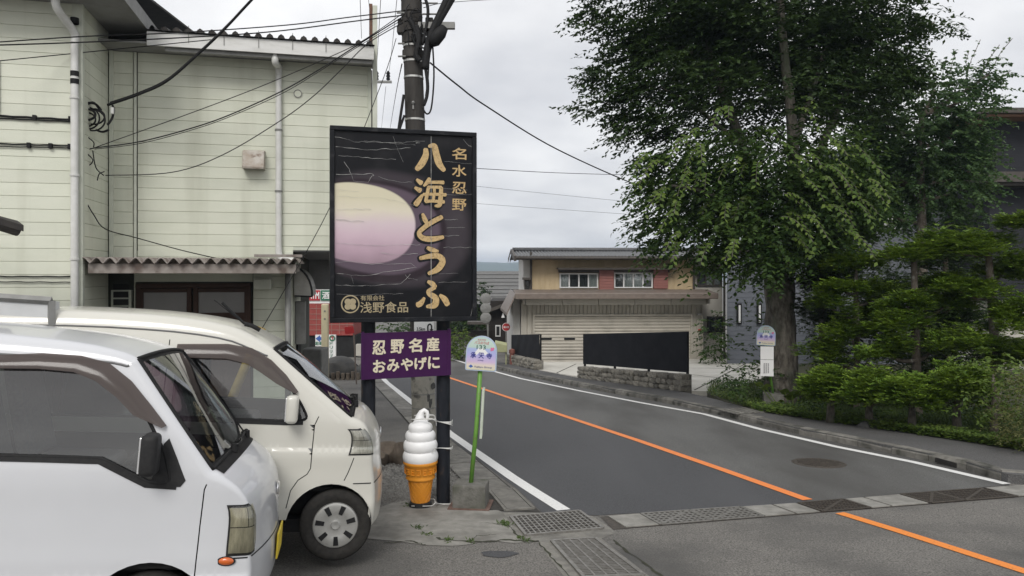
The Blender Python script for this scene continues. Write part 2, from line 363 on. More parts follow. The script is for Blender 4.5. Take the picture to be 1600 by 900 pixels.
# gutter with slab covers on the left
gl = [(560, 572), (590, 607), (612, 631), (637, 659), (705, 733), (764, 797)]; gr = [(566, 566), (590, 588), (620, 613), (650, 640), (703, 686), (757, 728), (845, 801)]
glw = [Vector((*xy(*p), 0)) for p in gl]; grw = [Vector((*xy(*p), 0)) for p in gr]
def at_y(pl, y):
    for a, b in zip(pl[:-1], pl[1:]):
        lo_, hi_ = sorted((a.y, b.y))
        if lo_ - 1e-6 <= y <= hi_ + 1e-6: t = (y - a.y) / (b.y - a.y); return a.x + (b.x - a.x) * t
    return pl[-1].x if y < min(pl[0].y, pl[-1].y) else pl[0].x
mb = MB(); mb.sheet([(p.x - .02, p.y) for p in glw] + [(p.x, p.y) for p in grw[::-1]], lambda a, b: (a, b, h(a, b) + 0.005)); vary(m_cslab, .8, 1.2); vary(m_kerb, .75, 1.25)
gutter = struct('gutter', mb, M('gutter_bed', (0.03, 0.028, 0.024), (0.05, 0.046, 0.04), scale=30, rough=0.95))
y = 8.3; k = 0
while y < 26:
    L = 0.5; y0, y1 = y + 0.007, y + L - 0.007; sk = 0.16
    xl0, xl1 = at_y(glw, y0), at_y(glw, y1); xr0, xr1 = at_y(grw, y0 + sk) - .03, at_y(grw, y1 + sk) - .03
    dz = random.uniform(0.014, 0.022)
    a = [(xl0, y0), (xr0, y0 + sk), (xr1, y1 + sk), (xl1, y1)]
    mb = MB(); mb.add([(p[0], p[1], h(*p) + 0.006) for p in a] + [(p[0], p[1], h(*p) + dz) for p in a], [(4, 5, 6, 7), (0, 1, 5, 4), (1, 2, 6, 5), (2, 3, 7, 6), (3, 0, 4, 7)])
    if k in (9,):
        for s in range(4): 
            t = 0.25 + s * 0.16; e0 = Vector(a[0]).lerp(Vector(a[1]), t); e1 = Vector(a[3]).lerp(Vector(a[2]), t); f0 = e0.lerp(e1, .2); f1 = e0.lerp(e1, .8)
            mb.add([(f0.x, f0.y, h(*f0) + dz + .002), (f0.x + .02, f0.y, h(*f0) + dz + .002), (f1.x + .02, f1.y, h(*f1) + dz + .002), (f1.x, f1.y, h(*f1) + dz + .002)], [(0, 1, 2, 3)])
    mb.build('cover_slab', m_cslab, gutter); y += L; k += 1
# slotted slab next to the bus stop block
def quadgrid(q, t, s): return q[0].lerp(q[1], t).lerp(q[3].lerp(q[2], t), s)
def bar(mb, a, b, w, z0, z1):
    t = (b - a).normalized(); n = Vector((-t.y, t.x, 0)) * w / 2; r = [a + n, a - n, b - n, b + n]
    mb.add([(p.x, p.y, h(p.x, p.y) + z0) for p in r] + [(p.x, p.y, h(p.x, p.y) + z1) for p in r], [(4, 5, 6, 7), (0, 1, 5, 4), (1, 2, 6, 5), (2, 3, 7, 6), (3, 0, 4, 7)])
def grate(px, nx, ny, wx, wy, name, label, mat, frame=0.03, bed=True, z=0.018, group=None):
    q = [Vector((*xy(*p), 0)) for p in px]; c = sum(q, Vector()) / 4
    t = thing(name, label, 'drain cover', (c.x, c.y, h(c.x, c.y)), group=group)
    if bed:
        mb = MB(); mb.add([(p.x, p.y, h(p.x, p.y) + 0.006) for p in q], [(0, 1, 2, 3)]); mb.build('pit', m_pit_shade, t, sub=t.location)  # flat sheet just above ground; the pit's shade is in its colour
    mb = MB()
    for k in range(4): bar(mb, q[k], q[(k + 1) % 4], frame, 0.004, z + 0.003)
    mb.build('frame', mat, t, sub=t.location)
    mb = MB()
    for k in range(1, nx): bar(mb, quadgrid(q, k / nx, 0), quadgrid(q, k / nx, 1), wx, 0.004, z)
    for k in range(1, ny): bar(mb, quadgrid(q, 0, k / ny), quadgrid(q, 1, k / ny), wy, 0.004, z - 0.002)
    mb.build('bars', mat, t, sub=t.location)
    return t
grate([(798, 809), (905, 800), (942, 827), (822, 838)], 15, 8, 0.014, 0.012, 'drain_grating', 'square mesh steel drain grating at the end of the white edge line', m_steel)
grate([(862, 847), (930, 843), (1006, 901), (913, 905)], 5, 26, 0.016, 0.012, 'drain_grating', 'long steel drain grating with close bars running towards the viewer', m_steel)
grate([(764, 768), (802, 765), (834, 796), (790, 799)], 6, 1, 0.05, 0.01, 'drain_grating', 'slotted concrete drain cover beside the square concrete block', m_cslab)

# concrete frame round the gratings, cross channel
mb = MB(); mb.sheet([xy(*p) for p in [(785, 801), (847, 801.5), (893, 800.5), (925, 806.5), (955, 826), (962, 833), (940, 842), (1020, 905), (1040, 920), (900, 925), (850, 862), (842, 846), (812, 842)]], lambda a, b: (a, b, h(a, b) + 0.003)); struct('gutter_surround', mb, m_cslab)
up = [(938, 808), (1050, 799.5), (1256, 786), (1411, 772.5), (1600, 758.5), (1750, 748)]; lo = [(958, 828), (1050, 820.5), (1290, 801), (1462, 787.5), (1600, 776.5), (1760, 764)]
upw = [Vector((*xy(*p), 0)) for p in up]; low_ = [Vector((*xy(*p), 0)) for p in lo]
mb = MB(); mb.sheet([(p.x, p.y) for p in upw] + [(p.x, p.y) for p in low_[::-1]], lambda a, b: (a, b, h(a, b) + 0.0055)); chan = struct('channel', mb, m_iron)
def at_x(pl, x):
    for a, b in zip(pl[:-1], pl[1:]):
        if a.x <= x <= b.x: return a.y + (b.y - a.y) * (x - a.x) / (b.x - a.x)
    return pl[0].y if x < pl[0].x else pl[-1].y
segs = [(962, 1013, 's'), (1015, 1092, 'g'), (1094, 1172, 'g'), (1174, 1220, 's'), (1222, 1258, 's'), (1262, 1335, 'd'), (1337, 1366, 's'), (1368, 1424, 's'), (1427, 1478, 'd'), (1480, 1560, 'd'), (1562, 1640, 's'), (1642, 1700, 's')]
for (u0, u1, kd) in segs:
    sk = -0.10
    xa = G(u0, 810 - (u0 - 1000) * 0.074).x; xb = G(u1, 810 - (u1 - 1000) * 0.074).x - 0.012
    q = [Vector((xa - .06, at_x(upw, xa - .06) - .02, 0)), Vector((xb - .06, at_x(upw, xb - .06) - .02, 0)), Vector((xb + .06, at_x(low_, xb + .06) + .02, 0)), Vector((xa + .06, at_x(low_, xa + .06) + .02, 0))]
    if kd == 's':
        mb = MB(); mb.add([(p.x, p.y, h(p.x, p.y) + 0.006) for p in q] + [(p.x, p.y, h(p.x, p.y) + 0.014) for p in q], [(4, 5, 6, 7), (0, 1, 5, 4), (1, 2, 6, 5), (2, 3, 7, 6), (3, 0, 4, 7)])
        mb.build('channel_slab', m_conc, chan)
    else:
        mb = MB(); mt = m_steel if kd == 'g' else m_iron
        mb.add([(p.x, p.y, h(p.x, p.y) + 0.008) for p in q], [(0, 1, 2, 3)])
        g = mb.build('channel_grating', m_pit_shade if kd == 'g' else M('rusty_pit_shade', (0.018, 0.013, 0.011), (0.03, 0.02, 0.016), scale=30, rough=0.9), chan)  # flat bed under the bars, shade of the channel painted in, brownish for iron
        mb = MB()
        for k in range(4): bar(mb, q[k], q[(k + 1) % 4], 0.03, 0.008, 0.016)
        nn = 9 if kd == 'g' else 14
        for k in range(1, nn): bar(mb, quadgrid(q, k / nn, 0), quadgrid(q, k / nn, 1), 0.022 if kd == 'g' else 0.012, 0.009, 0.0145)
        for k in range(1, 6): bar(mb, quadgrid(q, 0, k / 6), quadgrid(q, 1, k / 6), 0.03 if kd == 'g' else 0.012, 0.009, 0.0135)
        bar(mb, quadgrid(q, 0.05, 0.95), quadgrid(q, 0.95, 0.05), 0.03, 0.009, 0.0155)
        mb.build('bars', mt, g)
# manhole
p = G(1279, 724); t = thing('manhole_cover', 'round dark iron manhole cover in the far lane', 'manhole cover', p)
mb = MB(); mb.lathe([(0.0, 0.010), (0.27, 0.010), (0.275, 0.006), (0.29, 0.006), (0.295, 0.010), (0.34, 0.009), (0.345, 0.002)], 40)
mb.v = [(a, b, c + h(p.x + a, p.y + b) - p.z) for a, b, c in mb.v]; mb.build('rim', m_iron, t)
mb = MB()
for i in range(-8, 9):
    for j in range(-8, 9):
        x, y = i * 0.032, j * 0.032
        if x * x + y * y < 0.26 ** 2: mb.box((x, y, 0.012 - SLOPE * y), (0.02, 0.02, 0.008), rz=R(45))
mb.build('raised_pattern', m_iron, t, kind='stuff')
# asphalt repair patch, concrete apron at the sign, cracks
mb = MB(); c = G(780, 866); n = 26
mb.add([(c.x + 0.15 * math.cos(a) * (1 + .12 * math.sin(5 * a + 1)), c.y + 0.085 * math.sin(a) * (1 + .15 * math.sin(3 * a)), 0) for a in [2 * math.pi * k / n for k in range(n)]], [tuple(range(n))])
mb.v = [(a, b, h(a, b) + 0.005) for a, b, _ in mb.v]; struct('road_patch', mb, m_new)
ap = [(560, 812), (585, 797), (630, 783), (700, 788), (757, 797.5), (785, 801), (812, 842), (842, 846), (800, 849), (765, 845), (720, 853), (665, 852), (620, 846), (560, 838)]
mb = MB(); pts = catmull([Vector((*xy(*p), 0)) for p in ap], 4, True); mb.sheet([(p.x, p.y) for p in pts], lambda a, b: (a, b, h(a, b) + 0.0045)); apron = struct('apron', mb, m_conc)
m_crack = M('crack_dirt', (0.025, 0.024, 0.018), (0.045, 0.05, 0.025), scale=40, rough=1.0)
def crack(px, w, dz, par):
    base = [Vector((*xy(*p), 0)) for p in px]; pts = []
    for a, b in zip(base[:-1], base[1:]):
        for k in range(7): q = a.lerp(b, k / 7); pts.append(q + Vector((random.uniform(-.012, .012), random.uniform(-.02, .02), 0)))
    pts.append(base[-1]); rows = []
    for i, p in enumerate(pts):
        t = (pts[min(i + 1, len(pts) - 1)] - pts[max(i - 1, 0)]).normalized(); n = Vector((-t.y, t.x, 0)) * w * random.uniform(.3, 1.3) / 2
        rows.append([(q.x, q.y, h(q.x, q.y) + dz) for q in (p + n, p - n)])
    mb = MB(); mb.grid(rows); mb.build('crack', m_crack, par)
for px, w in [([(640, 818), (700, 820), (760, 818), (795, 822)], .012), ([(640, 800), (655, 825), (690, 843), (735, 848), (790, 845), (842, 846)], .03), ([(735, 848), (745, 838), (775, 836)], .012), ([(795, 822), (812, 842)], .02), ([(600, 850), (640, 846), (665, 852)], .02)]:
    crack(px, w, 0.0065, apron)
crack([(842, 848), (870, 880), (905, 915)], .02, .005, apron); crack([(958, 845), (985, 865), (1040, 905)], .025, .005, apron)
# driveway and garden soil on the right
dv_px = [(834, 578), (838, 572), (834, 567), (960, 566), (1080, 562), (1130, 562), (1215, 560), (1215, 580), (1180, 600), (1105, 613.5), (1067, 612.5), (985, 600.5), (902, 590)]
dpts = [Gz(u, v, 0.08) for u, v in dv_px]
mb = MB(); mb.prism([(p.x, p.y) for p in dpts], lambda a, b: (a, b, h(a, b) + KH + 0.006), lambda a, b: (a, b, h(a, b) - 0.02)); drive = struct('driveway', mb, m_drive)
for px in ([(1060, 583), (1180, 598)], [(980, 574), (1200, 577)], [(870, 583), (900, 569)], [(1085, 610), (1170, 566)]):
    a, b = [Gz(*p, KH) for p in px]; mb = MB(); bar(mb, Vector((a.x, a.y, 0)), Vector((b.x, b.y, 0)), 0.04, KH + .008, KH + .010); mb.build('joint', m_crack, drive)
gs = [Gz(u, v, KH) for u, v in [(1720, 723), (1600, 703), (1500, 687), (1394, 672), (1290, 657), (1187, 642), (1130, 627), (1105, 614), (1180, 598), (1215, 575)]]
mb = MB(); mb.prism([(p.x, p.y) for p in gs] + [(14, 32), (24, 22)], lambda a, b: (a, b, h(a, b) + KH + 0.012), lambda a, b: (a, b, h(a, b) - 0.02)); struct('garden_bed', mb, m_soil)
# ---------------------------------------------------------------- pale green building on the left
m_sid = M('pale_green_siding', (0.61, 0.63, 0.525), (0.665, 0.68, 0.575), scale=1.6, detail=8, rough=0.7, bump=0.15, bscale=50, stretch=(1, 1, 3), c3=(0.49, 0.50, 0.405), s3=1.0, lo3=0.52, hi3=0.8, world=True, st3=(3.2, 3.2, .22))
m_trimg = M('pale_green_trim', (0.60, 0.62, 0.53), (0.52, 0.54, 0.46), scale=5, rough=0.6)
m_wtrim = M('white_fascia', (0.66, 0.66, 0.64), (0.52, 0.52, 0.49), scale=4, stretch=(1, 1, 4), rough=0.6, lo=0.45, hi=0.8)
m_pvc = M('white_pipe_plastic', (0.66, 0.66, 0.64), (0.56, 0.56, 0.53), scale=6, rough=0.45)
m_soffit = M('grey_soffit', (0.28, 0.28, 0.28), (0.22, 0.22, 0.21), scale=4, rough=0.8)
m_corr = M('weathered_corrugated', (0.23, 0.20, 0.18), (0.32, 0.29, 0.265), scale=7, rough=0.75, metal=0.2, c3=(0.12, 0.09, 0.075), s3=6, lo3=0.5, hi3=0.7)
m_roofblk = M('dark_roof_sheet', (0.035, 0.033, 0.032), (0.06, 0.055, 0.05), scale=8, rough=0.7, spec=.15)
m_brown = M('brown_window_frame', (0.045, 0.026, 0.02), (0.06, 0.035, 0.026), scale=10, rough=0.5, spec=.15)
m_frost = M('frosted_glass', (0.20, 0.195, 0.19), (0.17, 0.165, 0.16), scale=2, rough=0.35)
m_black = M('black_rubber', (0.012, 0.012, 0.013), (0.02, 0.02, 0.02), scale=20, rough=0.6, spec=.15)
m_cable = M('black_cable', (0.014, 0.014, 0.015), (0.022, 0.022, 0.022), scale=30, rough=0.6, spec=.15)
m_backing = M('wall_backing', (0.05, 0.055, 0.045), (0.06, 0.065, 0.05), scale=5, rough=0.9)
m_grey = M('grey_metal', (0.24, 0.24, 0.23), (0.19, 0.19, 0.18), scale=10, rough=0.6, metal=0.2)
m_dark = M('dark_interior', (0.02, 0.02, 0.02), (0.03, 0.03, 0.03), scale=6, rough=0.8, spec=.15)

vary(m_sid, .94, 1.03)
TH = R(13.0); e1 = Vector((math.cos(TH), math.sin(TH), 0)); e2 = Vector((-math.sin(TH), math.cos(TH), 0))
B0 = Vector(((172 - 800) / F * 9.75, 9.75, 0)); ZB = -0.45; B0.z = ZB
def wallpt(u, v, off=0.0):
    """pixel -> local X and local Z on the main wall plane moved back by off"""
    U = (u - 800) / F; c = B0.x * e2.x + B0.y * e2.y + off
    d = c / (U * e2.x + e2.y); p = P(u, v, d); q = p - B0
    return q.x * e1.x + q.y * e1.y, p.z - ZB
bld = thing('pale_green_building', 'two storey pale green clapboard building on the left', 'building', B0, TH)
XR = wallpt(580, 200)[0]; ZT = wallpt(400, 79, -.45)[1]; Z2 = wallpt(500, 388)[1]; XS = wallpt(212, 200)[0]; XL = wallpt(458, 470)[0]
BH = 0.152
_board = {}
def board(w, name='siding_board'):
    k = round(w, 3)
    if k not in _board:
        mb = MB(); x = w / 2; g = 0.004; d = 0.016
        mb.add([(-x, -d, g), (x, -d, g), (x, -d, BH - .002), (-x, -d, BH - .002), (-x, -.004, 0), (x, -.004, 0), (x, -.006, BH), (-x, -.006, BH), (-x, .02, 0), (x, .02, 0), (x, .02, BH), (-x, .02, BH)],
               [(0, 1, 2, 3), (4, 5, 1, 0), (3, 2, 6, 7), (8, 9, 5, 4), (7, 6, 10, 11), (0, 3, 7, 4), (1, 5, 6, 2), (4, 7, 11, 8), (5, 9, 10, 6)])
        o = mb.build('siding_board', m_sid, None); _board[k] = o.data; bpy.data.objects.remove(o)
    return _board[k]
def boards(x0, x1, z0, z1, parent, y=0.0, rz=0.0):
    me = board(abs(x1 - x0)); z = z0
    while z < z1 - 0.03:
        o = link('siding_board', me, parent); o.location = ((x0 + x1) / 2, y, z)
        if rz: o.rotation_euler = (0, 0, rz)
        if z + BH > z1: o.scale = (1, 1, (z1 - z) / BH)
        z += BH
def wallmass(mb_args, name='wall', mat=m_backing, parent=None):
    mb = MB(); mb.bx(*mb_args); return mb.build(name, mat, parent)
# --- main block: upper wall, lower wall
DEP = 5.5
wu = wallmass((0, XR, 0.02, DEP, Z2, ZT + 0.05), 'upper_wall', m_backing, bld)
boards(0.045, XS - 0.03, Z2 - 1 * BH, ZT, wu); boards(XS + 0.03, XR - 0.05, Z2 + 0.02, ZT, wu); boards(XS + .03, XL, Z2 + .02 - 2 * BH, Z2 + .02, wu)
wl_ = wallmass((-0.2, XL, 0.05, DEP, 0, Z2 - 0.003), 'lower_wall', m_backing, bld)
wx0, wz1 = wallpt(213, 443); wx1, _ = wallpt(392, 443); wz0 = wz1 - 1.75
boards(0.3, wx0 - 0.03, 0.02, Z2 - 0.05, wl_, y=0.03); boards(wx1 + 0.03, XL - 0.02, 0.02, Z2 - 0.05, wl_, y=0.03); boards(wx0 - 0.02, wx1 + 0.02, wz1 + 0.02, Z2 - .05, wl_, y=0.03)
# end wall of the lower floor turning back
o = link('siding_board', None)
bpy.data.objects.remove(o)
boards(-0.9, 0.9, 0.02, Z2 - 0.05, wl_, y=0.9 + 0.0) if False else None
for z in np.arange(0.02, Z2 - .15, BH):
    ob = link('siding_board', board(1.6), wl_); ob.location = (XL + 0.0, 0.85, z); ob.rotation_euler = (0, 0, R(90))
# windows brown
fr = MB()
for a in ((wx0, wx1, wz1 - .06, wz1), (wx0, wx1, wz0, wz0 + .06)): fr.bx(a[0], a[1], -.03, .04, a[2], a[3])
xm = wallpt(301, 470)[0]
for x in (wx0 + .03, xm - .04, xm + .04, wx1 - .03): fr.bx(x - .03, x + .03, -.028, .04, wz0 + .06, wz1 - .06)
win = fr.build('window', m_brown, bld, bevel=.004)
for (ua, ub) in ((218, 299), (304, 388)):
    xa, xb = wallpt(ua, 470)[0], wallpt(ub, 470)[0]; s = MB()
    zt = wz1 - .07; zb = wallpt(300, 489)[1] 
    s.bx(xa, xa + .05, -.02, .03, wz0, zt); s.bx(xb - .05, xb, -.02, .03, wz0, zt); s.bx(xa + .05, xb - .05, -.02, .03, zt - .05, zt); s.bx(xa + .05, xb - .05, -.02, .03, zb - .05, zb); s.bx(xa + .05, xb - .05, -.02, .03, wz0, wz0 + .08)
    s.build('sash', m_brown, win)
    g = MB(); g.bx(xa + .05, xb - .05, .0, .008, zb, zt - .05); g.build('pane', m_frost, win)
    g = MB(); g.bx(xa + .05, xb - .05, .0, .01, wz0 + .08, zb - .05); g.build('lower_panel', m_brown, win)
# small dark window / louvre at the left of the lower wall
xa, za = wallpt(136, 456, .0); xb, _ = wallpt(160, 456, .0)
# overhang underside and back lintel
mb = MB(); mb.bx(XL, XR, 0.0, DEP - .3, Z2 - 0.05, Z2 - 0.004); mb.build('overhang_underside', m_soffit, bld)
mb = MB(); mb.bx(XL - .3, XR + .1, DEP - .3, DEP - .1, Z2 - .66, Z2 - 0.003); mb.build('back_lintel', m_soffit, bld)
mb = MB(); mb.bx(XL, XR, -.03, .0, Z2 - .03, Z2 + .015); mb.build('drip_trim', m_trimg, bld)
# trims
for (xa, w, z0, z1, y0) in ((0.02, .05, Z2 - .2, ZT, -.035), (XS, .035, Z2 - .2, ZT, -.032), (XR - .025, .05, Z2, ZT, -.03)):
    mb = MB(); mb.bx(xa - w / 2, xa + w / 2, y0, .0, z0, z1); mb.build('corner_trim', m_trimg, bld, bevel=.004)
# eave: soffit, fascia, corrugated roof
xe = wallpt(229, 50, -.45)[0]; ye = -.45
zf0 = wallpt(400, 79, ye)[1]; zf1 = wallpt(400, 60, ye)[1]
mb = MB(); mb.bx(-.3, XR + .02, ye + .02, .1, zf0 + .005, zf0 + .03); mb.build('soffit', m_soffit, bld)
mb = MB(); mb.bx(xe, XR + .02, ye, ye + .02, zf0 - .02, zf1); mb.build('fascia', m_wtrim, bld, bevel=.004)
mb = MB(); rows = []
nw = 20; pit = (XR + .03 - xe) / nw
def corr(x): 
    t = (x / pit) % 1.0
    return 0.055 * max(0.0, math.cos((t - .5) * 2 * math.pi)) ** 0.8 if abs(t - .5) < .25 else 0.0
xs = np.linspace(0, nw * pit, nw * 12 + 1)
for yy, dz in ((ye - .04, 0), (1.0, .25), (3.0, .8), (5.6, 1.5)): rows.append([(xe + x, yy, zf1 + .012 + dz + corr(x)) for x in xs])
mb.grid(rows); mb.build('corrugated_roof', m_roofblk, bld, smooth=True, ang=40)
mb = MB()
for k in range(1, nw, 1):   # closure pieces under each wave
    x0 = xe + (k + .5) * pit; mb.add([(x0 - .05, ye - .035, zf1 + .01), (x0 - .03, ye - .035, zf1 + .05), (x0, ye - .035, zf1 + .063), (x0 + .03, ye - .035, zf1 + .05), (x0 + .05, ye - .035, zf1 + .01)], [(0, 1, 2, 3, 4)])
mb.build('wave_closure', m_roofblk, bld, fix=False)
for k in (3, 6, 9, 12, 15): 
    mb = MB(); x0 = xe + (k + .5) * pit; mb.tube([(x0, ye - .01, zf1 + .1), (x0, ye - .008, zf1 - .12)], .004, 6); mb.build('roof_hook', m_grey, bld)
# gutter board strip under fascia
mb = MB(); mb.bx(xe + .2, XR, ye + .05, ye + .12, zf0 - .07, zf0 + .0); mb.build('eave_gutter', m_grey, bld, bevel=.01)
# vertical party strip at the right end
xp = XR + .045; z0p = Z2 - .0; zp = wallpt(576, 12)[1]
mb = MB(); mb.bx(xp - .03, xp + .035, -.12, -.04, z0p, zp); mb.build('end_strip', m_trimg, bld, bevel=.004)
mb = MB(); mb.bx(xp - .075, xp - .032, -.11, -.05, zf1 - .05, zp + .02); mb.build('rusty_channel', M('rust', (0.16, 0.08, 0.05), (0.09, 0.05, 0.035), scale=12, rough=0.8), bld)
# downspout with bends
xd = wallpt(436, 200)[0]; zt_ = wallpt(436, 68)[1]; zb_ = wallpt(436, 390)[1]
mb = MB(); mb.tube(catmull([(xd - .02, ye + .09, zf0 - .02), (xd - .02, ye + .09, zf0 - .12), (xd, -.1, zt_ - .34), (xd, -.08, zt_ - .46)], 5), .045, 12); mb.tube([(xd, -.08, zt_ - .46), (xd, -.08, zb_ + .03)], .041, 12)
mb.tube(catmull([(xd, -.08, zb_ + .03), (xd + .01, -.08, zb_ - .08), (xd + .06, -.1, zb_ - .14), (xd + .2, -.12, zb_ - .155)], 5), .045, 12); mb.build('downspout', m_pvc, bld, smooth=True, ang=50)
for v in (105, 205, 300): 
    z = wallpt(436, v)[1]; mb = MB(); mb.lathe([(.046, z - .012), (.05, z - .012), (.05, z + .012), (.046, z + .012)], 14, (xd, -.08, 0)); mb.build('pipe_bracket', m_grey, bld)
# vent hood and round plug
xv, zv = wallpt(398, 250); w = .14
mb = MB(); mb.add([(xv - w, -.02, zv + .13), (xv + w, -.02, zv + .13), (xv + w, -.02, zv - .14), (xv - w, -.02, zv - .14), (xv - w, -.17, zv + .10), (xv + w, -.17, zv + .10), (xv + w, -.21, zv - .12), (xv - w, -.21, zv - .12), (xv + w, -.2, zv - .145), (xv - w, -.2, zv - .145)],
    [(0, 1, 5, 4), (4, 5, 6, 7), (0, 4, 7, 9, 3), (1, 2, 8, 6, 5), (7, 6, 8, 9)])
mb.build('vent_hood', M('stained_vent', (0.50, 0.47, 0.42), (0.36, 0.30, 0.24), scale=9, rough=0.6, c3=(0.2, 0.14, 0.1), s3=14, lo3=.55, hi3=.72), bld, bevel=.012)
xr_, zr_ = wallpt(465.5, 147)
mb = MB(); mb.lathe([(.045, -.03), (.055, -.034), (.055, -.02)], 20, (xr_, 0, zr_), 'y'); mb.build('pipe_cap', m_grey, bld); 
mb = MB(); mb.lathe([(0.0, -.028), (.045, -.028), (.046, -.02)], 20, (xr_, 0, zr_), 'y'); mb.build('cap_face', m_sid, bld)
# canopy over the ground floor windows
zc = wallpt(300, 418, -1.0)[1] + .05 ; xc0 = wallpt(122, 410, -1.0)[0]; xc1 = wallpt(470, 410, -1.0)[0]
nc = 18; pc = (xc1 - xc0) / nc; mb = MB(); rows = []
xs = np.linspace(0, nc * pc, nc * 4 + 1)
def tri(x): t = (x / pc) % 1.0; return .075 * (1 - abs(2 * t - 1) * 1.0) if True else 0
def trap(x):
    t = (x / pc) % 1.0
    return 0.075 * (1.0 if .38 < t < .62 else max(0, 1 - abs(t - .5) * 2.4 + .28) if abs(t - .5) < .5 else 0)
for yy, dz in ((-1.05, 0), (0.0, .02)): rows.append([(xc0 + x, yy, zc + dz + .07 * abs(math.sin(math.pi * x / pc)) ** 1.0) for x in np.linspace(0, nc * pc, nc * 8 + 1)])
mb.grid(rows); can = mb.build('canopy_sheet', m_corr, bld, smooth=True, ang=50)
so_ = can.modifiers.new('solid', 'SOLIDIFY'); so_.thickness = .012
mb = MB(); mb.bx(xc0 + .1, xc1 - .06, -.98, -.92, zc - .12, zc - .005); mb.bx(xc0 + .1, xc0 + .16, -.92, 0, zc - .1, zc - .0); mb.bx(xc1 - .12, xc1 - .06, -.92, 0, zc - .1, zc - .0); mb.build('canopy_beam', m_corr, bld)
mb = MB(); mb.bx(xc1 - .55, xc1 + .02, -1.07, -1.03, zc + .08, zc + .115); mb.build('canopy_edge', m_corr, bld)
# posts / pipe under right end of canopy
xq, _ = wallpt(448, 470, -.05); mb = MB(); mb.bx(XL - .1, XL + .0, -.06, .0, 0, Z2 - .06); mb.build('corner_trim', m_trimg, bld)
xq, _ = wallpt(450, 470, -.5); mb = MB(); mb.tube([(xq, -.5, 0), (xq, -.5, zc - .05)], .04, 10); mb.build('canopy_drain_pipe', m_grey, bld, smooth=True)
xj, zj = wallpt(411, 444, -.1); mb = MB(); mb.bx(xj - .11, xj + .11, -.2, -.02, zj - .07, zj + .07); mb.build('junction_box', m_trimg, bld, bevel=.01)
# curved side awning at the lower corner
ax, az = wallpt(470, 435, .1); mb = MB(); rows = []
for k in range(9):
    a = R(90 - k * 11.25); rows.append([(XL + .02 + 0.24 * math.cos(a), yy, az - .25 + .40 * math.sin(a)) for yy in (-.1, .3, .9, 1.5)])
mb.grid(rows); o = mb.build('side_awning', M('awning_sheet', (0.36, 0.35, 0.32), (0.27, 0.26, 0.23), scale=5, rough=0.5), bld, smooth=True)
mb = MB(); mb.tube([(XL + .02 + 0.24 * math.cos(R(90 - k * 11.25)), -.1, az - .25 + .40 * math.sin(R(90 - k * 11.25))) for k in range(9)], .015, 6); mb.tube([(XL + .02, -.1, az - .24), (XL + .26, -.1, az - .25)], .012, 6); mb.build('awning_frame', m_dark, bld)
mb = MB(); mb.add([(XL + .02, -.095, az - .245)] + [(XL + .02 + 0.23 * math.cos(R(90 - k * 11.25)), -.095, az - .25 + .39 * math.sin(R(90 - k * 11.25))) for k in range(9)], [tuple(range(10))]); mb.build('awning_end', _mats['awning_sheet'], bld)
# dark side door glazing on the end wall
for yy in (.55, 1.0):
    mb = MB(); mb.bx(XL + .02, XL + .05, yy - .18, yy + .18, .1, 2.0); d_ = mb.build('side_door', m_dark, bld)
mb = MB(); mb.bx(XL + .02, XL + .16, .1, .3, 1.5, 2.1); mb.build('meter_box', m_grey, bld, bevel=.01)
# --- left wing, nearer than the main wall
WY = -1.02                                       # front plane of the wing
wxr = wallpt(126, 200, WY)[0]; wzt = wallpt(126, 5, WY)[1]; wxl = wxr - 4.2
wg = wallmass((wxl, wxr, WY + .02, DEP, 0, wzt), 'wing_wall', m_backing, bld)
boards(wxl, wxr - .09, 0.04, wzt, wg, y=WY)
for z in np.arange(0.04, wzt - .05, BH):
    ob = link('siding_board', board(1.0), wg); ob.location = (wxr, WY / 2, z); ob.rotation_euler = (0, 0, R(90))
mb = MB(); mb.bx(wxr - .085, wxr + .03, WY - .03, WY + .05, 0, wzt); mb.build('corner_trim', m_trimg, bld, bevel=.006)
# wing eave
zs = wallpt(180, 40, -.35)[1]
mb = MB(); WE = wallpt(226, 45, -.4)[0]; mb.bx(wxl, WE, WY - .5, .1, wzt - .02, wzt + .03); mb.bx(-.1, WE - .02, .1, 2, wzt - .02, wzt + .03); mb.build('wing_soffit', m_soffit, bld)
mb = MB(); mb.bx(wxl, WE + .03, WY - .53, WY - .5, wzt - .06, wzt + .12); mb.bx(WE, WE + .03, WY - .5, 2, wzt - .06, wzt + .12); mb.build('wing_fascia', m_grey, bld)
mb = MB(); mb.add([(wxl, WY - .6, wzt + .1), (WE + .07, WY - .6, wzt + .1), (WE + .07, 3, wzt + .9), (wxl, 3, wzt + .9), (wxl, WY - .6, wzt + .13), (WE + .07, WY - .6, wzt + .13), (WE + .07, 3, wzt + .93), (wxl, 3, wzt + .93)], [(0, 1, 2, 3), (4, 5, 6, 7), (0, 1, 5, 4), (1, 2, 6, 5), (2, 3, 7, 6), (3, 0, 4, 7)]); mb.build('wing_roof', m_roofblk, bld)
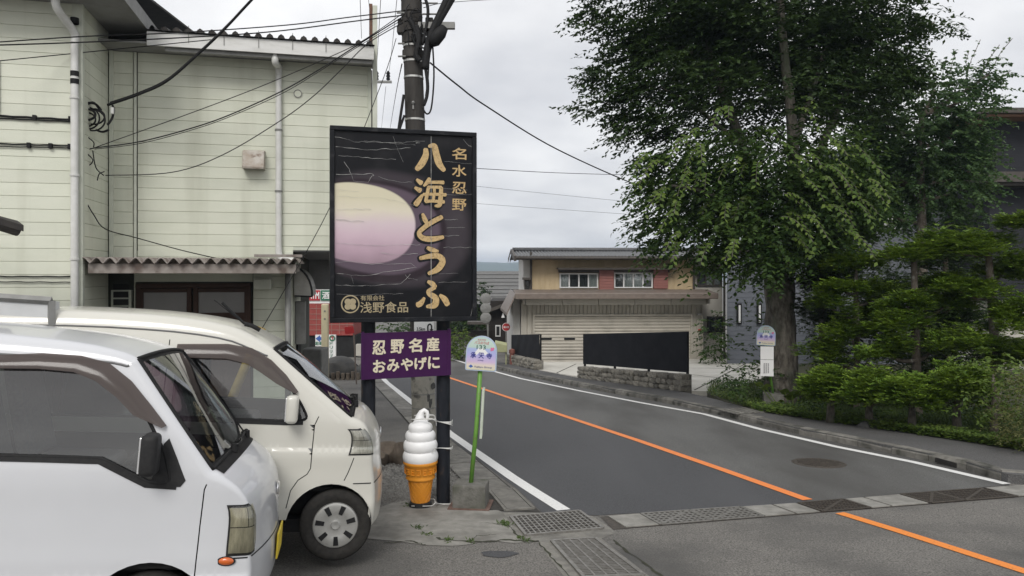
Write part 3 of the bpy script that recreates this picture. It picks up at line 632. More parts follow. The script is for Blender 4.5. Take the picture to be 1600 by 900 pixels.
# wing downspout with black tape
xw = wallpt(116.5, 300, WY - .08)[0]
mb = MB(); mb.tube(catmull([(xw - .1, WY - .35, wzt - .05), (xw - .1, WY - .34, wzt - .18), (xw, WY - .09, wzt - .38), (xw, WY - .08, wzt - .5)], 5), .045, 12); mb.tube([(xw, WY - .08, wzt - .5), (xw, WY - .08, 0.02)], .042, 12); mb.build('downspout', m_pvc, bld, smooth=True, ang=50)
for v, hh in ((36, .035), (118, .03), (130, .03)):
    z = wallpt(116, v, WY)[1]; mb = MB(); mb.lathe([(.043, z - hh), (.0455, z - hh), (.0455, z + hh), (.043, z + hh)], 14, (xw, WY - .08, 0)); mb.build('tape_band', m_black, bld)
for v in (155, 275, 405):
    z = wallpt(116, v, WY)[1]; mb = MB(); mb.lathe([(.043, z - .012), (.052, z - .012), (.052, z + .012), (.043, z + .012)], 14, (xw, WY - .08, 0)); mb.build('pipe_bracket', m_pvc, bld)
# cables fixed along the wing front
for v0, v1, r_ in ((180, 187, .012), (184, 190, .008), (224, 228, .009), (229, 231, .006), (432, 432, .008), (440, 441, .006)):
    pts = []
    for k in range(14):
        u = -20 + k * 10.2; X, Z = wallpt(u, v0 + (v1 - v0) * k / 13, WY - .03); pts.append((X, WY - .035, Z + .003 * math.sin(k * 1.7 + v0)))
    mb = MB(); mb.tube(pts, r_, 6); mb.build('wall_cable', m_cable, bld, smooth=True)
for (u, v) in ((54, 184), (110, 186), (45, 227), (79, 228), (109, 229)):
    X, Z = wallpt(u, v, WY - .04); mb = MB(); mb.bx(X - .018, X + .018, WY - .06, WY - .02, Z - .03, Z + .03); mb.build('cable_clip', m_black, bld)
# wing window edge at far left
X, Z = wallpt(-1, 135, WY); mb = MB(); mb.bx(X - .5, X + .01, WY - .05, WY - .02, Z - .3, Z + .3); mb.build('window', m_brown, bld)
# louvre window in the dark corner under the canopy
lx0, lz1 = wallpt(136, 457, -.02); lx1, lz0 = wallpt(160, 489, -.02)
mb = MB(); mb.bx(0.02, .26, -.03, .04, lz0 - .6, lz1 + .03); lw = mb.build('louvre_window', m_trimg, bld)
mb = MB()
for k in range(9): mb.bx(0.05, .23, -.045, -.032, lz0 - .5 + k * .1, lz0 - .42 + k * .1)
mb.build('louvre', m_dark, lw)
# ---------------------------------------------------------------- kei vans
m_van1 = M('white_paint_cool', (0.57, 0.58, 0.60), (0.55, 0.56, 0.58), scale=2, rough=0.28, coat=0.6, spec=0.4)
m_van2 = M('white_paint_warm', (0.58, 0.57, 0.515), (0.56, 0.55, 0.495), scale=2, rough=0.28, coat=0.6, spec=0.4)
m_glass = mat_glass('car_glass', (0.66, 0.70, 0.69), 0.08)
m_visor = mat_glass('smoked_visor', (0.42, 0.37, 0.36), 0.05, rough=0.12)
def _visor():
    N = m_visor.node_tree.nodes; L = m_visor.node_tree.links; o = N['Material Output']; src = o.inputs[0].links[0].from_socket
    d = N.new('ShaderNodeBsdfDiffuse'); d.inputs[0].default_value = (.088, .072, .066, 1); m2 = N.new('ShaderNodeMixShader'); m2.inputs[0].default_value = .72
    L.new(src, m2.inputs[1]); L.new(d.outputs[0], m2.inputs[2]); L.new(m2.outputs[0], o.inputs[0])
_visor()
m_seal = M('grey_seal', (.16, .16, .16), (.12, .12, .12), scale=30, rough=.6)
m_plast = M('black_plastic', (0.022, 0.022, 0.023), (0.03, 0.03, 0.03), scale=40, rough=0.55, spec=.15)
m_tyre = M('tyre_rubber', (0.022, 0.021, 0.020), (0.035, 0.033, 0.03), scale=30, rough=0.8, bump=0.2, bscale=90, spec=.15)
m_hub = M('silver_hubcap', (0.50, 0.50, 0.48), (0.42, 0.42, 0.40), scale=12, rough=0.35, metal=0.7)
m_seat = M('grey_seat_cloth', (0.10, 0.10, 0.105), (0.14, 0.14, 0.14), scale=60, rough=0.9)
m_chrome = M('reflector', (0.85, 0.85, 0.85), rough=0.28, metal=0.8)
m_lampin = M('lamp_reflector', (.74, .73, .68), (.50, .49, .45), scale=22, rough=.25, metal=.4, stretch=(3, 3, .6))
m_lens = mat_glass('clear_lens', (0.88, 0.88, 0.84), 0.06, rough=0.03)
m_lensold = mat_glass('yellowed_lens', (0.86, 0.84, 0.72), 0.06, rough=0.14)
m_amber = M('amber_lens', (0.62, 0.13, 0.02), (0.5, 0.1, 0.02), scale=40, rough=0.2, coat=0.5)
m_plate = M('yellow_plate', (0.72, 0.55, 0.04), (0.68, 0.5, 0.04), scale=10, rough=0.5)

def two_sided(m, inner):
    N = m.node_tree.nodes; L = m.node_tree.links; b = N['Principled BSDF']; src = b.inputs['Base Color'].links[0].from_socket; g = N.new('ShaderNodeNewGeometry'); mx_ = N.new('ShaderNodeMix'); mx_.data_type = 'RGBA'
    L.new(g.outputs['Backfacing'], mx_.inputs[0]); L.new(src, mx_.inputs[6]); mx_.inputs[7].default_value = (*inner, 1); L.new(mx_.outputs[2], b.inputs['Base Color'])
two_sided(m_van1, (.07, .07, .072)); two_sided(m_van2, (.07, .07, .072))      # the inside of the shell is dark trim
def sstep(a, b, t): t = max(0.0, min(1.0, (t - a) / (b - a))); return t * t * (3 - 2 * t)
def inpoly(x, z, poly):
    c = False; n = len(poly); j = n - 1
    for i in range(n):
        xi, zi = poly[i]; xj, zj = poly[j]
        if (zi > z) != (zj > z) and x < (xj - xi) * (z - zi) / (zj - zi) + xi: c = not c
        j = i
    return c
def slit(path, w=0.007):
    pts = [Vector((p[0], p[1], 0)) for p in path]; L = []; Rr = []
    pts = [a.lerp(b, k / max(1, int((b - a).length / .03))) for a, b in zip(pts[:-1], pts[1:]) for k in range(max(1, int((b - a).length / .03)))] + [pts[-1]]
    for i, p in enumerate(pts):
        t = (pts[min(i + 1, len(pts) - 1)] - pts[max(i - 1, 0)]).normalized(); n = Vector((-t.y, t.x, 0)) * w / 2
        L.append(((p + n).x, (p + n).y)); Rr.append(((p - n).x, (p - n).y))
    return L + Rr[::-1]
def rounded(poly, r=0.04, n=4):
    out = []; m = len(poly)
    for i in range(m):
        p0, p1, p2 = [Vector((*poly[(i + k) % m], 0)) for k in (-1, 0, 1)]
        a = (p0 - p1); b = (p2 - p1); rr = min(r, a.length * .45, b.length * .45); A = p1 + a.normalized() * rr; Bq = p1 + b.normalized() * rr
        for k in range(n + 1):
            t = k / n; q = A * (1 - t) ** 2 + p1 * 2 * t * (1 - t) + Bq * t * t; out.append((q.x, q.y))
    return out

def make_van(C):
    """C: dict of the van's measured side view; local +X nose, -Y the side seen, Z up from the ground"""
    W = 0.7375; pr = C['profile']; paint = C['paint']
    root = thing('kei_van', C['label'], 'van', C['loc'], C['yaw'])
    root.rotation_euler = (C['roll'], C['pitch'], C['yaw'])
    nose = pr[C['inose']][0]
    def w(x, z):
        a = W
        if z > C['belt']: a -= C['tumble'] * ((z - C['belt']) / (1.85 - C['belt'])) ** 1.25
        if z < .45: a -= .03 * ((.45 - z) / .3) ** 2
        if x > C['pc0']: a -= C['pcd'] * ((x - C['pc0']) / (0 - C['pc0'])) ** 2.2
        for zl in C['lines']: a += .012 / (1 + math.exp(max(-60, min(60, (z - zl) / .003))))
        for (zc_, hw, amp) in C['creases']: a += amp * math.exp(-((z - zc_) / hw) ** 2)
        return a
    # dense profile: list (x,z,r,seg)
    dense = []
    for i in range(len(pr) - 1):
        p0, p1, p2, p3 = pr[max(i - 1, 0)], pr[i], pr[i + 1], pr[min(i + 2, len(pr) - 1)]
        n = 6; straight = i in C['straight']
        if i == C['ws'][1]: p0 = p1
        if i == C['ws'][0] - 1: p3 = p2
        for t in ([0, .035, .2, .4, .6, .8, .965] if straight else [k / n for k in range(n)]):
            if straight: x, z = p1[0] + (p2[0] - p1[0]) * t, p1[1] + (p2[1] - p1[1]) * t
            else:
                f = lambda a, b, c, d: 0.5 * (2 * b + (c - a) * t + (2 * a - 5 * b + 4 * c - d) * t * t + (3 * b - a - 3 * c + d) * t ** 3)
                x, z = f(p0[0], p1[0], p2[0], p3[0]), f(p0[1], p1[1], p2[1], p3[1])
            dense.append((x, z, p1[2] + (p2[2] - p1[2]) * t, i))
    dense.append((*pr[-1], len(pr) - 1)); dense = [d if len(d) == 4 else (d[0], d[1], d[2], len(pr) - 1) for d in dense]
    nD = len(dense)
    nor = []
    for i in range(nD):
        a, b = dense[max(i - 1, 0)], dense[min(i + 1, nD - 1)]; tx, tz = b[0] - a[0], b[1] - a[1]; l = math.hypot(tx, tz) or 1; nor.append((-tz / l, tx / l))
    # the profile stored is the OUTER silhouette at the side-fillet top; side sheet edge = pulled in by r
    edge = [(d[0] - n[0] * d[2], d[1] - n[1] * d[2]) for d, n in zip(dense, nor)]
    NF, NC = 5, 12
    def strip_row(i):
        x, z, r, _ = dense[i]; nx, nz = nor[i]; ex, ez = edge[i]; ww = w(ex, ez); cr = C['crown'](x, z)
        row = []
        def pt(y, off): return (ex + nx * off, y, ez + nz * off)
        half = []
        for k in range(NF + 1):
            a = math.pi / 2 * k / NF; half.append((ww - r * (1 - math.cos(a)), r * math.sin(a)))
        w2 = ww - r
        for k in range(1, NC // 2 + 1):
            y = w2 * (1 - k / (NC / 2)); half.append((y, r + cr * (1 - (y / w2) ** 2)))
        row = [pt(-y, o) for y, o in half] + [pt(y, o) for y, o in half[:-1][::-1]]
        return row
    rows = [strip_row(i) for i in range(nD)]; m = len(rows[0])
    g0, g1 = C['ws']          # control indices of windshield
    ws_lo = next(i for i, d in enumerate(dense) if d[3] == g0); ws_hi = next(i for i, d in enumerate(dense) if d[3] == g1)
    body = MB(); glass = MB(); rub = MB()
    vs = [p for r in rows for p in r]
    bf, gf, rf = [], [], []
    for i in range(nD - 1):
        for j in range(m - 1):
            f = (i * m + j, i * m + j + 1, (i + 1) * m + j + 1, (i + 1) * m + j)
            if ws_lo <= i < ws_hi and NF - 1 <= j < m - NF:
                edgec = (j in (NF - 1, m - NF - 1)) or i in (ws_lo, ws_hi - 1)
                (rf if edgec else gf).append(f)
            else: bf.append(f)
    def sub(fs):
        mb = MB(); used = sorted({i for f in fs for i in f}); mp = {a: k for k, a in enumerate(used)}
        mb.add([vs[a] for a in used], [tuple(mp[i] for i in f) for f in fs]); return mb
    shell = sub(bf); 
    # bottom + side sheets via CDT
    poly = list(edge)
    zs_ = C['sill']; bot = []
    fx, rx_, ra = C['wheel_f'], C['wheel_r'], C['arch']; zc_ = C['axle']
    def arc(cx): 
        a0 = math.asin(max(-1, min(1, (zs_ - zc_) / ra))); return [(cx + ra * math.cos(a), zc_ + ra * math.sin(a)) for a in np.linspace(a0, math.pi - a0, 17)]
    x_end, z_end = edge[-1]; x_st, z_st = edge[0]
    bot = [(x_end - .01, zs_)] if x_end - .01 > fx + C.get('archdx', 0) + ra + .01 else []
    bot += arc(fx + C.get('archdx', 0)) + arc(rx_) + [(x_st, zs_)]
    outer = poly + [b for b in bot]
    holes = [C['win']] + C.get('wins', []); slits = [slit(s) for s in C['slits']]
    V2 = []; E2 = []
    def addloop(lp):
        o = len(V2); V2.extend([Vector(p) for p in lp]); E2.extend([(o + i, o + (i + 1) % len(lp)) for i in range(len(lp))])
    addloop(outer)
    for hl in holes + slits: addloop(hl)
    allp = [outer] + holes + slits
    xs0 = min(p[0] for p in outer); zs0 = min(p[1] for p in outer)
    for i in range(int(3.6 / .055)):
        for j in range(int(2.0 / .045)):
            x, z = xs0 + i * .055 + .0271, zs0 + j * .045 + .0113
            if inpoly(x, z, outer): V2.append(Vector((x, z)))
    for zl in C['lines']:
        for dz_ in (-.02, -.008, .008, .02):
            for i in range(int(3.5 / .05)):
                x, z = xs0 + i * .05 + .011, zl + dz_
                if inpoly(x, z, outer): V2.append(Vector((x, z)))
    res = delaunay_2d_cdt(V2, E2, [], 0, 1e-5)
    rv, rf_ = res[0], res[2]
    panels = {'body': [], 'door': []}
    for f in rf_:
        cx = sum(rv[i][0] for i in f) / len(f); cz = sum(rv[i][1] for i in f) / len(f)
        if not inpoly(cx, cz, outer) or any(inpoly(cx, cz, hl) for hl in holes) or any(inpoly(cx, cz, s) for s in slits): continue
        panels['door' if inpoly(cx, cz, C['door']) else 'body'].append(f)
    def side(fs, sgn, mb):
        used = sorted({i for f in fs for i in f}); mp = {a: k for k, a in enumerate(used)}
        mb.add([(rv[a][0], sgn * w(rv[a][0], rv[a][1]), rv[a][1]) for a in used], [tuple(mp[i] for i in f) for f in fs])
    side(panels['body'], -1, shell); side(panels['body'], 1, shell); side(panels['door'], 1, shell)
    bo = shell.build('body', paint, root, smooth=True)
    bm = bmesh.new(); bm.from_mesh(bo.data); bmesh.ops.remove_doubles(bm, verts=bm.verts, dist=.002); bmesh.ops.recalc_face_normals(bm, faces=bm.faces); bm.to_mesh(bo.data); bm.free(); bo.data.set_sharp_from_angle(angle=R(38))
    dm = MB(); side(panels['door'], -1, dm); door = dm.build('door', paint, root, smooth=True)
    # dark lining behind the gaps
    def inset_strip(path, wd, inn, name, mat, par, sgn=-1):
        s = slit(path, wd); n = len(s) // 2; L, Rr = s[:n], s[n:][::-1]
        mb = MB(); mb.grid([[(p[0], sgn * (w(*p) - inn), p[1]) for p in (a, b)] for a, b in zip(L, Rr)]); mb.build(name, mat, par)
    for s in C['slits']: inset_strip(s, .03, .022, 'panel_gap', m_black, bo)
    # windshield, rubbers
    ws = sub(gf).build('windshield', m_glass, root, smooth=True); sub(rf).build('windshield_seal', m_black, ws, smooth=True)
    ja, jb = NF - 1, m - NF
    per = [rows[i][ja] for i in range(ws_lo, ws_hi + 1)] + [rows[ws_hi][j] for j in range(ja + 1, jb + 1)] + [rows[i][jb] for i in range(ws_hi - 1, ws_lo - 1, -1)] + [rows[ws_lo][j] for j in range(jb - 1, ja - 1, -1)]
    mb = MB(); mb.tube(per, .013, 6, cap=False); mb.build('windshield_rim', m_black, ws, smooth=True)
    for sg in (-1, 1):       # drip rail along the roof edge and down the pillar
        i0 = next(i for i, d in enumerate(dense) if d[3] == 3); rail = [(edge[i][0], sg * (w(*edge[i]) + .001), edge[i][1]) for i in range(i0, ws_lo + 1, 2)]
        mb = MB(); mb.tube(rail, .007, 6); mb.build('drip_rail', m_seal, bo, smooth=True)
    # side windows
    def window(poly_, parent, sgn=-1, name='window'):
        mb = MB(); n = 8
        V3 = [Vector(p) for p in poly_]; o = len(V3)
        x0_, x1_ = min(p[0] for p in poly_), max(p[0] for p in poly_); z0_, z1_ = min(p[1] for p in poly_), max(p[1] for p in poly_)
        E3 = [(i, (i + 1) % o) for i in range(o)]
        for i in range(1, 12):
            for j in range(1, 6):
                x, z = x0_ + (x1_ - x0_) * i / 12, z0_ + (z1_ - z0_) * j / 6
                if inpoly(x, z, poly_): V3.append(Vector((x, z)))
        r3 = delaunay_2d_cdt(V3, E3, [], 0, 1e-5); fs = [f for f in r3[2] if inpoly(sum(r3[0][i][0] for i in f) / 3, sum(r3[0][i][1] for i in f) / 3, poly_)]
        mb.add([(p[0], sgn * (w(p[0], p[1]) - .012), p[1]) for p in r3[0]], fs); g = mb.build(name, m_glass, parent, smooth=True)
        rb = MB(); loop = [(p[0], sgn * (w(p[0], p[1]) - .004), p[1]) for p in poly_]; rb.tube(loop + [loop[0], loop[1]], .011, 6, cap=False); rb.build('window_seal', m_black, g, smooth=True); return g
    window(C['win'], door); 
    for q in C.get('wins', []): window(q, bo)
    for q in holes: window(q, bo, 1)
    # smoked rain visor above the door window
    vz = C['visor']; mb = MB(); n = len(vz[0]); rws = []
    for k in range(5):
        t = k / 4; rws.append([(a[0] + (b[0] - a[0]) * t, -(w(a[0] + (b[0] - a[0]) * t, a[1] + (b[1] - a[1]) * t) + .012 + .028 * math.sin(t * 1.9)), a[1] + (b[1] - a[1]) * t) for a, b in zip(*vz)])
    mb.grid(rws); mb.build('rain_visor', m_visor, door, smooth=True)
    # interior
    mb = MB(); fl = C['floor']; mb.bx(-3.2, -.35, -.62, .62, fl - .03, fl); mb.bx(-3.25, -3.2, -.6, .6, fl, 1.0)
    for sg in (-1, 1): mb.bx(-3.2, C['dash'] + .1, sg * .675 - .01, sg * .675 + .01, fl, C['belt'] - .02)
    mb.build('interior_floor', m_dark, root)
    mb = MB(); mb.bx(C['dash'] - .12, C['dash'] + .22, -.62, .62, .78, C['dashz']); mb.build('dashboard', m_plast, root, bevel=.05, seg=3)
    for sy in (-.34, .34):
        mb = MB(); sx = C['seatx']; mb.bx(sx - .25, sx + .25, sy - .23, sy + .23, fl + .3, fl + .46)
        mb.add([(sx - .2, sy - .22, fl + .46), (sx - .2, sy + .22, fl + .46), (sx - .36, sy + .2, fl + 1.05), (sx - .36, sy - .2, fl + 1.05), (sx - .32, sy - .22, fl + .46), (sx - .32, sy + .22, fl + .46), (sx - .47, sy + .2, fl + 1.05), (sx - .47, sy - .2, fl + 1.05)], [(0, 1, 2, 3), (4, 5, 6, 7), (0, 1, 5, 4), (1, 2, 6, 5), (2, 3, 7, 6), (3, 0, 4, 7)])
        s_ = mb.build('seat', m_seat, root, bevel=.05, seg=3)
        mb = MB(); mb.box((sx - .44, sy, fl + 1.17), (.1, .26, .17)); mb.build('headrest', m_seat, s_, bevel=.04, seg=3)
    mb = MB(); cx, cz_ = C['dash'] - .28, C['dashz'] + .03; pts = []
    for k in range(25):
        a = 2 * math.pi * k / 24; pts.append((cx + .12 * math.sin(a), -.34 + .18 * math.cos(a), cz_ + .13 * math.sin(a)))
    mb.tube(pts, .014, 8); mb.tube([(cx, -.5, cz_), (cx, -.18, cz_)], .012, 6); mb.tube([(cx, -.34, cz_), (cx + .2, -.34, cz_ - .12)], .025, 8); mb.build('steering_wheel', m_plast, root, smooth=True)
    mb = MB(); mx_, mz_ = C['rvm']; mb.box((mx_, 0, mz_), (.03, .22, .07)); mb.build('rear_view_mirror', m_plast, root, bevel=.012)
    mb = MB(); mb.box((mx_ - .04, -.36, mz_ + .02), (.02, .3, .13), M4=Matrix.Rotation(R(-25), 3, 'Y')); mb.build('sun_visor', M('visor_grey', (.16, .155, .155), (.2, .19, .19), rough=.8), root, bevel=.008)
    # headlights following the corner
    def front_at(z):
        best = None
        for i in range(ws_hi, nD - 1):
            (x0_, z0_), (x1_, z1_) = edge[i], edge[i + 1]
            if min(z0_, z1_) <= z <= max(z0_, z1_) and abs(z1_ - z0_) > 1e-6:
                t = (z - z0_) / (z1_ - z0_); best = (x0_ + (x1_ - x0_) * t, dense[i][2] + (dense[i + 1][2] - dense[i][2]) * t, nor[i], C['crown'](dense[i][0], dense[i][1]))
        return best
    def corner(z, q, out=0.0, sgn=-1):
        ex, r, n, cr = front_at(z); ww = w(ex, z)
        if q <= 0: x = ex + q; y = w(x, z) + out; return (x, sgn * y, z)
        a = q / r
        if a <= math.pi / 2: return (ex + n[0] * r * math.sin(a) + math.sin(a) * out, sgn * (ww - r * (1 - math.cos(a)) + math.cos(a) * out), z + n[1] * r * math.sin(a) * 0.3)
        y = ww - r - (q - r * math.pi / 2); off = r + cr * (1 - (y / (ww - r)) ** 2)
        return (ex + n[0] * off + out, sgn * y, z + n[1] * r * .3)
    z0_, z1_, q0, q1, skew = C['lamp']
    for sgn in (-1, 1):
        def patch(a0, a1, b0, b1, out, nz=8, nq=12):
            rws = []
            for i in range(nz + 1):
                t = b0 + (b1 - b0) * i / nz; rr = []
                for j in range(nq + 1):
                    s = a0 + (a1 - a0) * j / nq; qq = q0 + (q1 - q0) * s + skew * (t - .5) * (1 - s); rr.append(corner(z0_ + (z1_ - z0_) * t, qq, out(s, t) if callable(out) else out, sgn))
                rws.append(rr)
            return rws
        bez = MB(); bez.grid(patch(-.05, 1.03, -.03, 1.03, .004)); hd = bez.build('headlight', m_plast, root, smooth=True)
        rf2 = MB(); rf2.grid(patch(.02, .98, .03, .55, lambda s, t: .009)); rf2.grid(patch(.02, .6, .57, .97, lambda s, t: .009 + .0015 * math.sin(s * 40))); rf2.build('reflector', m_lampin, hd, smooth=True)
        rf3 = MB(); rf3.grid(patch(.62, .98, .57, .97, .008)); rf3.build('reflector', M('lamp_grey', (.35, .35, .34), (.5, .5, .48), scale=80, rough=.3), hd)
        ln = MB(); ln.grid(patch(0, 1, 0, 1, lambda s, t: .010 + .018 * min(1, 5 * min(s, 1 - s, t, 1 - t)))); ln.build('lens', C['lens'], hd, smooth=True)
    # side indicator
    if C.get('blink'):
        bx_, bz_ = C['blink']; mb = MB(); n = 20
        rws = []
        for k in range(5):
            t = k / 4; rws.append([(bx_ + .045 * t * math.cos(a), -(w(bx_, bz_) + .014 * (1 - t ** 3)), bz_ + .024 * t * math.sin(a)) for a in np.linspace(0, 2 * math.pi, n)])
        mb.grid(rws); mb.build('side_indicator', m_amber, root, smooth=True)
        mb = MB(); mb.grid([[(bx_ + s_ * .045 * math.cos(a), -(w(bx_, bz_) + .003), bz_ + s_ * .024 * math.sin(a)) for a in np.linspace(0, 2 * math.pi, n)] for s_ in (.9, 1.15)]); mb.build('indicator_rim', m_plast, root)
    # mirrors
    mx2, mz2, mw, mh, mm = C['mirror']
    for sgn in (-1, 1):
        mb = MB(); mb.box((mx2, sgn * (w(mx2, mz2) + .12), mz2), (.09, mw, mh)); mr = mb.build('door_mirror', mm, root, bevel=.032, seg=4, smooth=True)
        mb = MB(); mb.box((mx2 - .042, sgn * (w(mx2, mz2) + .12), mz2), (.012, mw * .8, mh * .84)); mb.build('mirror_glass', m_chrome, mr, bevel=.004)
        mb = MB(); mb.tube([(mx2 + .01, sgn * (w(mx2, mz2) - .02), mz2 - mh * .45), (mx2, sgn * (w(mx2, mz2) + .1), mz2 - mh * .42)], .022, 8); mb.build('mirror_arm', m_plast, mr, smooth=True)
        q = C['mbase']; mb = MB(); mb.prism(q, lambda a, b: (a, sgn * (w(a, b) + .004), b), lambda a, b: (a, sgn * (w(a, b) - .01), b)); mb.build('mirror_base', m_plast, mr)
    # wheels
    for wx in (fx, rx_):
        for sgn in (-1, 1):
            wh = link('wheel', None, root); wh.location = (wx, sgn * (W - .10), zc_); wh.rotation_euler = (0, 0, 0 if sgn < 0 else math.pi)
            rt = C['tyre']; rr_ = rt * .635
            mb = MB(); mb.lathe([(rr_, -.055), (rr_ + .02, -.066), (rt * .80, -.074), (rt * .93, -.07), (rt * .985, -.055), (rt, -.03), (rt, .05), (rt * .95, .07), (rr_, .06)], 44, axis='y'); mb.build('tyre', m_tyre, wh, smooth=True, ang=50)
            mb = MB(); mb.lathe([(0, -.066), (.03, -.068), (.036, -.06), (.05, -.058), (rr_ * .55, -.064), (rr_ * .86, -.07), (rr_ * .97, -.066), (rr_ * 1.02, -.05), (rr_ * 1.0, .03)], 40, axis='y'); rim = mb.build('rim', m_hub, wh, smooth=True, ang=40)
            for k in range(C['slots'] if sgn < 0 else 0):
                mb = MB(); a = 2 * math.pi * k / C['slots'] + .3
                ca, sa = math.cos(a), math.sin(a); r0_, r1_ = rr_ * .5, rr_ * .88; h0, h1 = .015, .02
                q = [(r0_, -h0), (r1_, -h1), (r1_, h1), (r0_, h0)]
                mb.add([(r_ * ca - t_ * sa, -.0715, r_ * sa + t_ * ca) for r_, t_ in q] + [(r_ * ca - t_ * sa, -.05, r_ * sa + t_ * ca) for r_, t_ in q], [(0, 1, 2, 3), (0, 1, 5, 4), (1, 2, 6, 5), (2, 3, 7, 6), (3, 0, 4, 7)])
                mb.build('rim_slot', m_black, wh)
            mb = MB(); rws = []
            for k in range(13):
                a = math.pi * k / 12; rws.append([(wx + (C.get('archdx', 0) if wx == fx else 0) + (ra + .004) * math.cos(a), sgn * yy, zc_ + (ra + .004) * math.sin(a)) for yy in (W - .004 - .012, W - .3)])
            mb.grid(rws); mb.grid([[rws[k][1], (wx, sgn * (W - .3), zc_)] for k in range(13)]); mb.build('wheel_arch', m_black, root)
    mb = MB(); mb.bx(-3.3, -.1, -.6, .6, .2, .3); mb.build('underbody', m_black, root)
    for i_ in range(1):
        pl_ = C['belt_line']; mb = MB(); s_ = slit(pl_, .042); n_ = len(s_) // 2; mb.grid([[(p[0], -(w(*p) + .006), p[1]), (q[0], -(w(*q) + .004), q[1])] for p, q in zip(s_[:n_], s_[n_:][::-1])]); mb.build('belt_moulding', m_plast, door)
    # handle
    if C.get('handle'):
        hx, hz_ = C['handle']; mb = MB(); mb.bx(hx - .07, hx + .07, -(w(hx, hz_) + .025), -(w(hx, hz_) - .004), hz_ - .018, hz_ + .018); mb.build('handle', m_plast, door, bevel=.01)
    # wipers
    gx0, gz0 = dense[ws_hi][0], dense[ws_hi][1]; a_, b_ = dense[ws_lo], dense[ws_hi]
    def wsp(s, y, out): # point on the windshield
        i = ws_hi - int(round(s * (ws_hi - ws_lo))); x, z, r, _ = dense[i]; nx, nz = nor[i]; cr = C['crown'](x, z); ww = w(*edge[i]) - r
        return (x + nx * (cr * (1 - (y / ww) ** 2) + out), y, z + nz * (cr * (1 - (y / ww) ** 2) + out))
    for (ya, yb) in C['wipers']:
        mb = MB(); mb.tube([wsp(0, ya, .02), wsp(.06, ya + (yb - ya) * .3, .035), wsp(.12, ya + (yb - ya) * .6, .03), wsp(.16, yb, .02)], .008, 6)
        mb.tube([wsp(.1, ya + (yb - ya) * .25, .012), wsp(.16, (ya + yb) / 2 + .1 * (1 if yb > ya else -1), .012), wsp(.2, yb + .1 * (1 if yb > ya else -1), .012)], .006, 6)
        p0 = wsp(0, ya, .02); mb.lathe([(0, .03), (.02, .03), (.024, -.02), (0, -.02)], 10, p0); mb.build('wiper', m_black, root, smooth=True, ang=50)
    # cowl
    mb = MB(); i = ws_hi; x, z, r, _ = dense[i]; nx, nz = nor[i]; ww = w(*edge[i]) - r; cr = C['crown'](x, z); rws = []
    for k in range(13):
        y = -ww + 2 * ww * k / 12; o_ = cr * (1 - (y / ww) ** 2); rws.append([(x + nx * (o_ + .004), y, z + nz * (o_ + .004)), (x + nx * (o_ + .012) + .05, y, z + nz * (o_ + .008) - .035)])
    mb.grid(rws); mb.build('cowl', m_black, root, smooth=True)
    # number plate and front emblem, bumper groove
    pz = C['plate_z']; ex, r, n, cr = front_at(pz)
    mb = MB(); mb.box((ex + r + cr + C.get('plate_dx', .012), .0, pz), (.012, .33, .165)); pl = mb.build('number_plate', m_plate, root, bevel=.004)
    ez_ = C['emblem_z']; ex, r, n, cr = front_at(ez_)
    mb = MB(); mb.lathe([(0, 0), (.05, .0), (.055, -.01)], 20, (0, 0, 0)); mb.v = [(ex + r + cr + .014 + c_, a * 1.3, ez_ + b * .8) for a, b, c_ in mb.v]; mb.build('emblem', m_chrome, root, smooth=True)
    for sg in (-1, 1):
        rw2 = MB(); zb_ = C['bumper_z']; rw2.grid([[corner(zb_ + dz_, q, .003, sg) for q in np.linspace(-.12, .8, 22)] for dz_ in (-.004, .004)]); rw2.build('bumper_seam', m_black, bo)
    return root, w

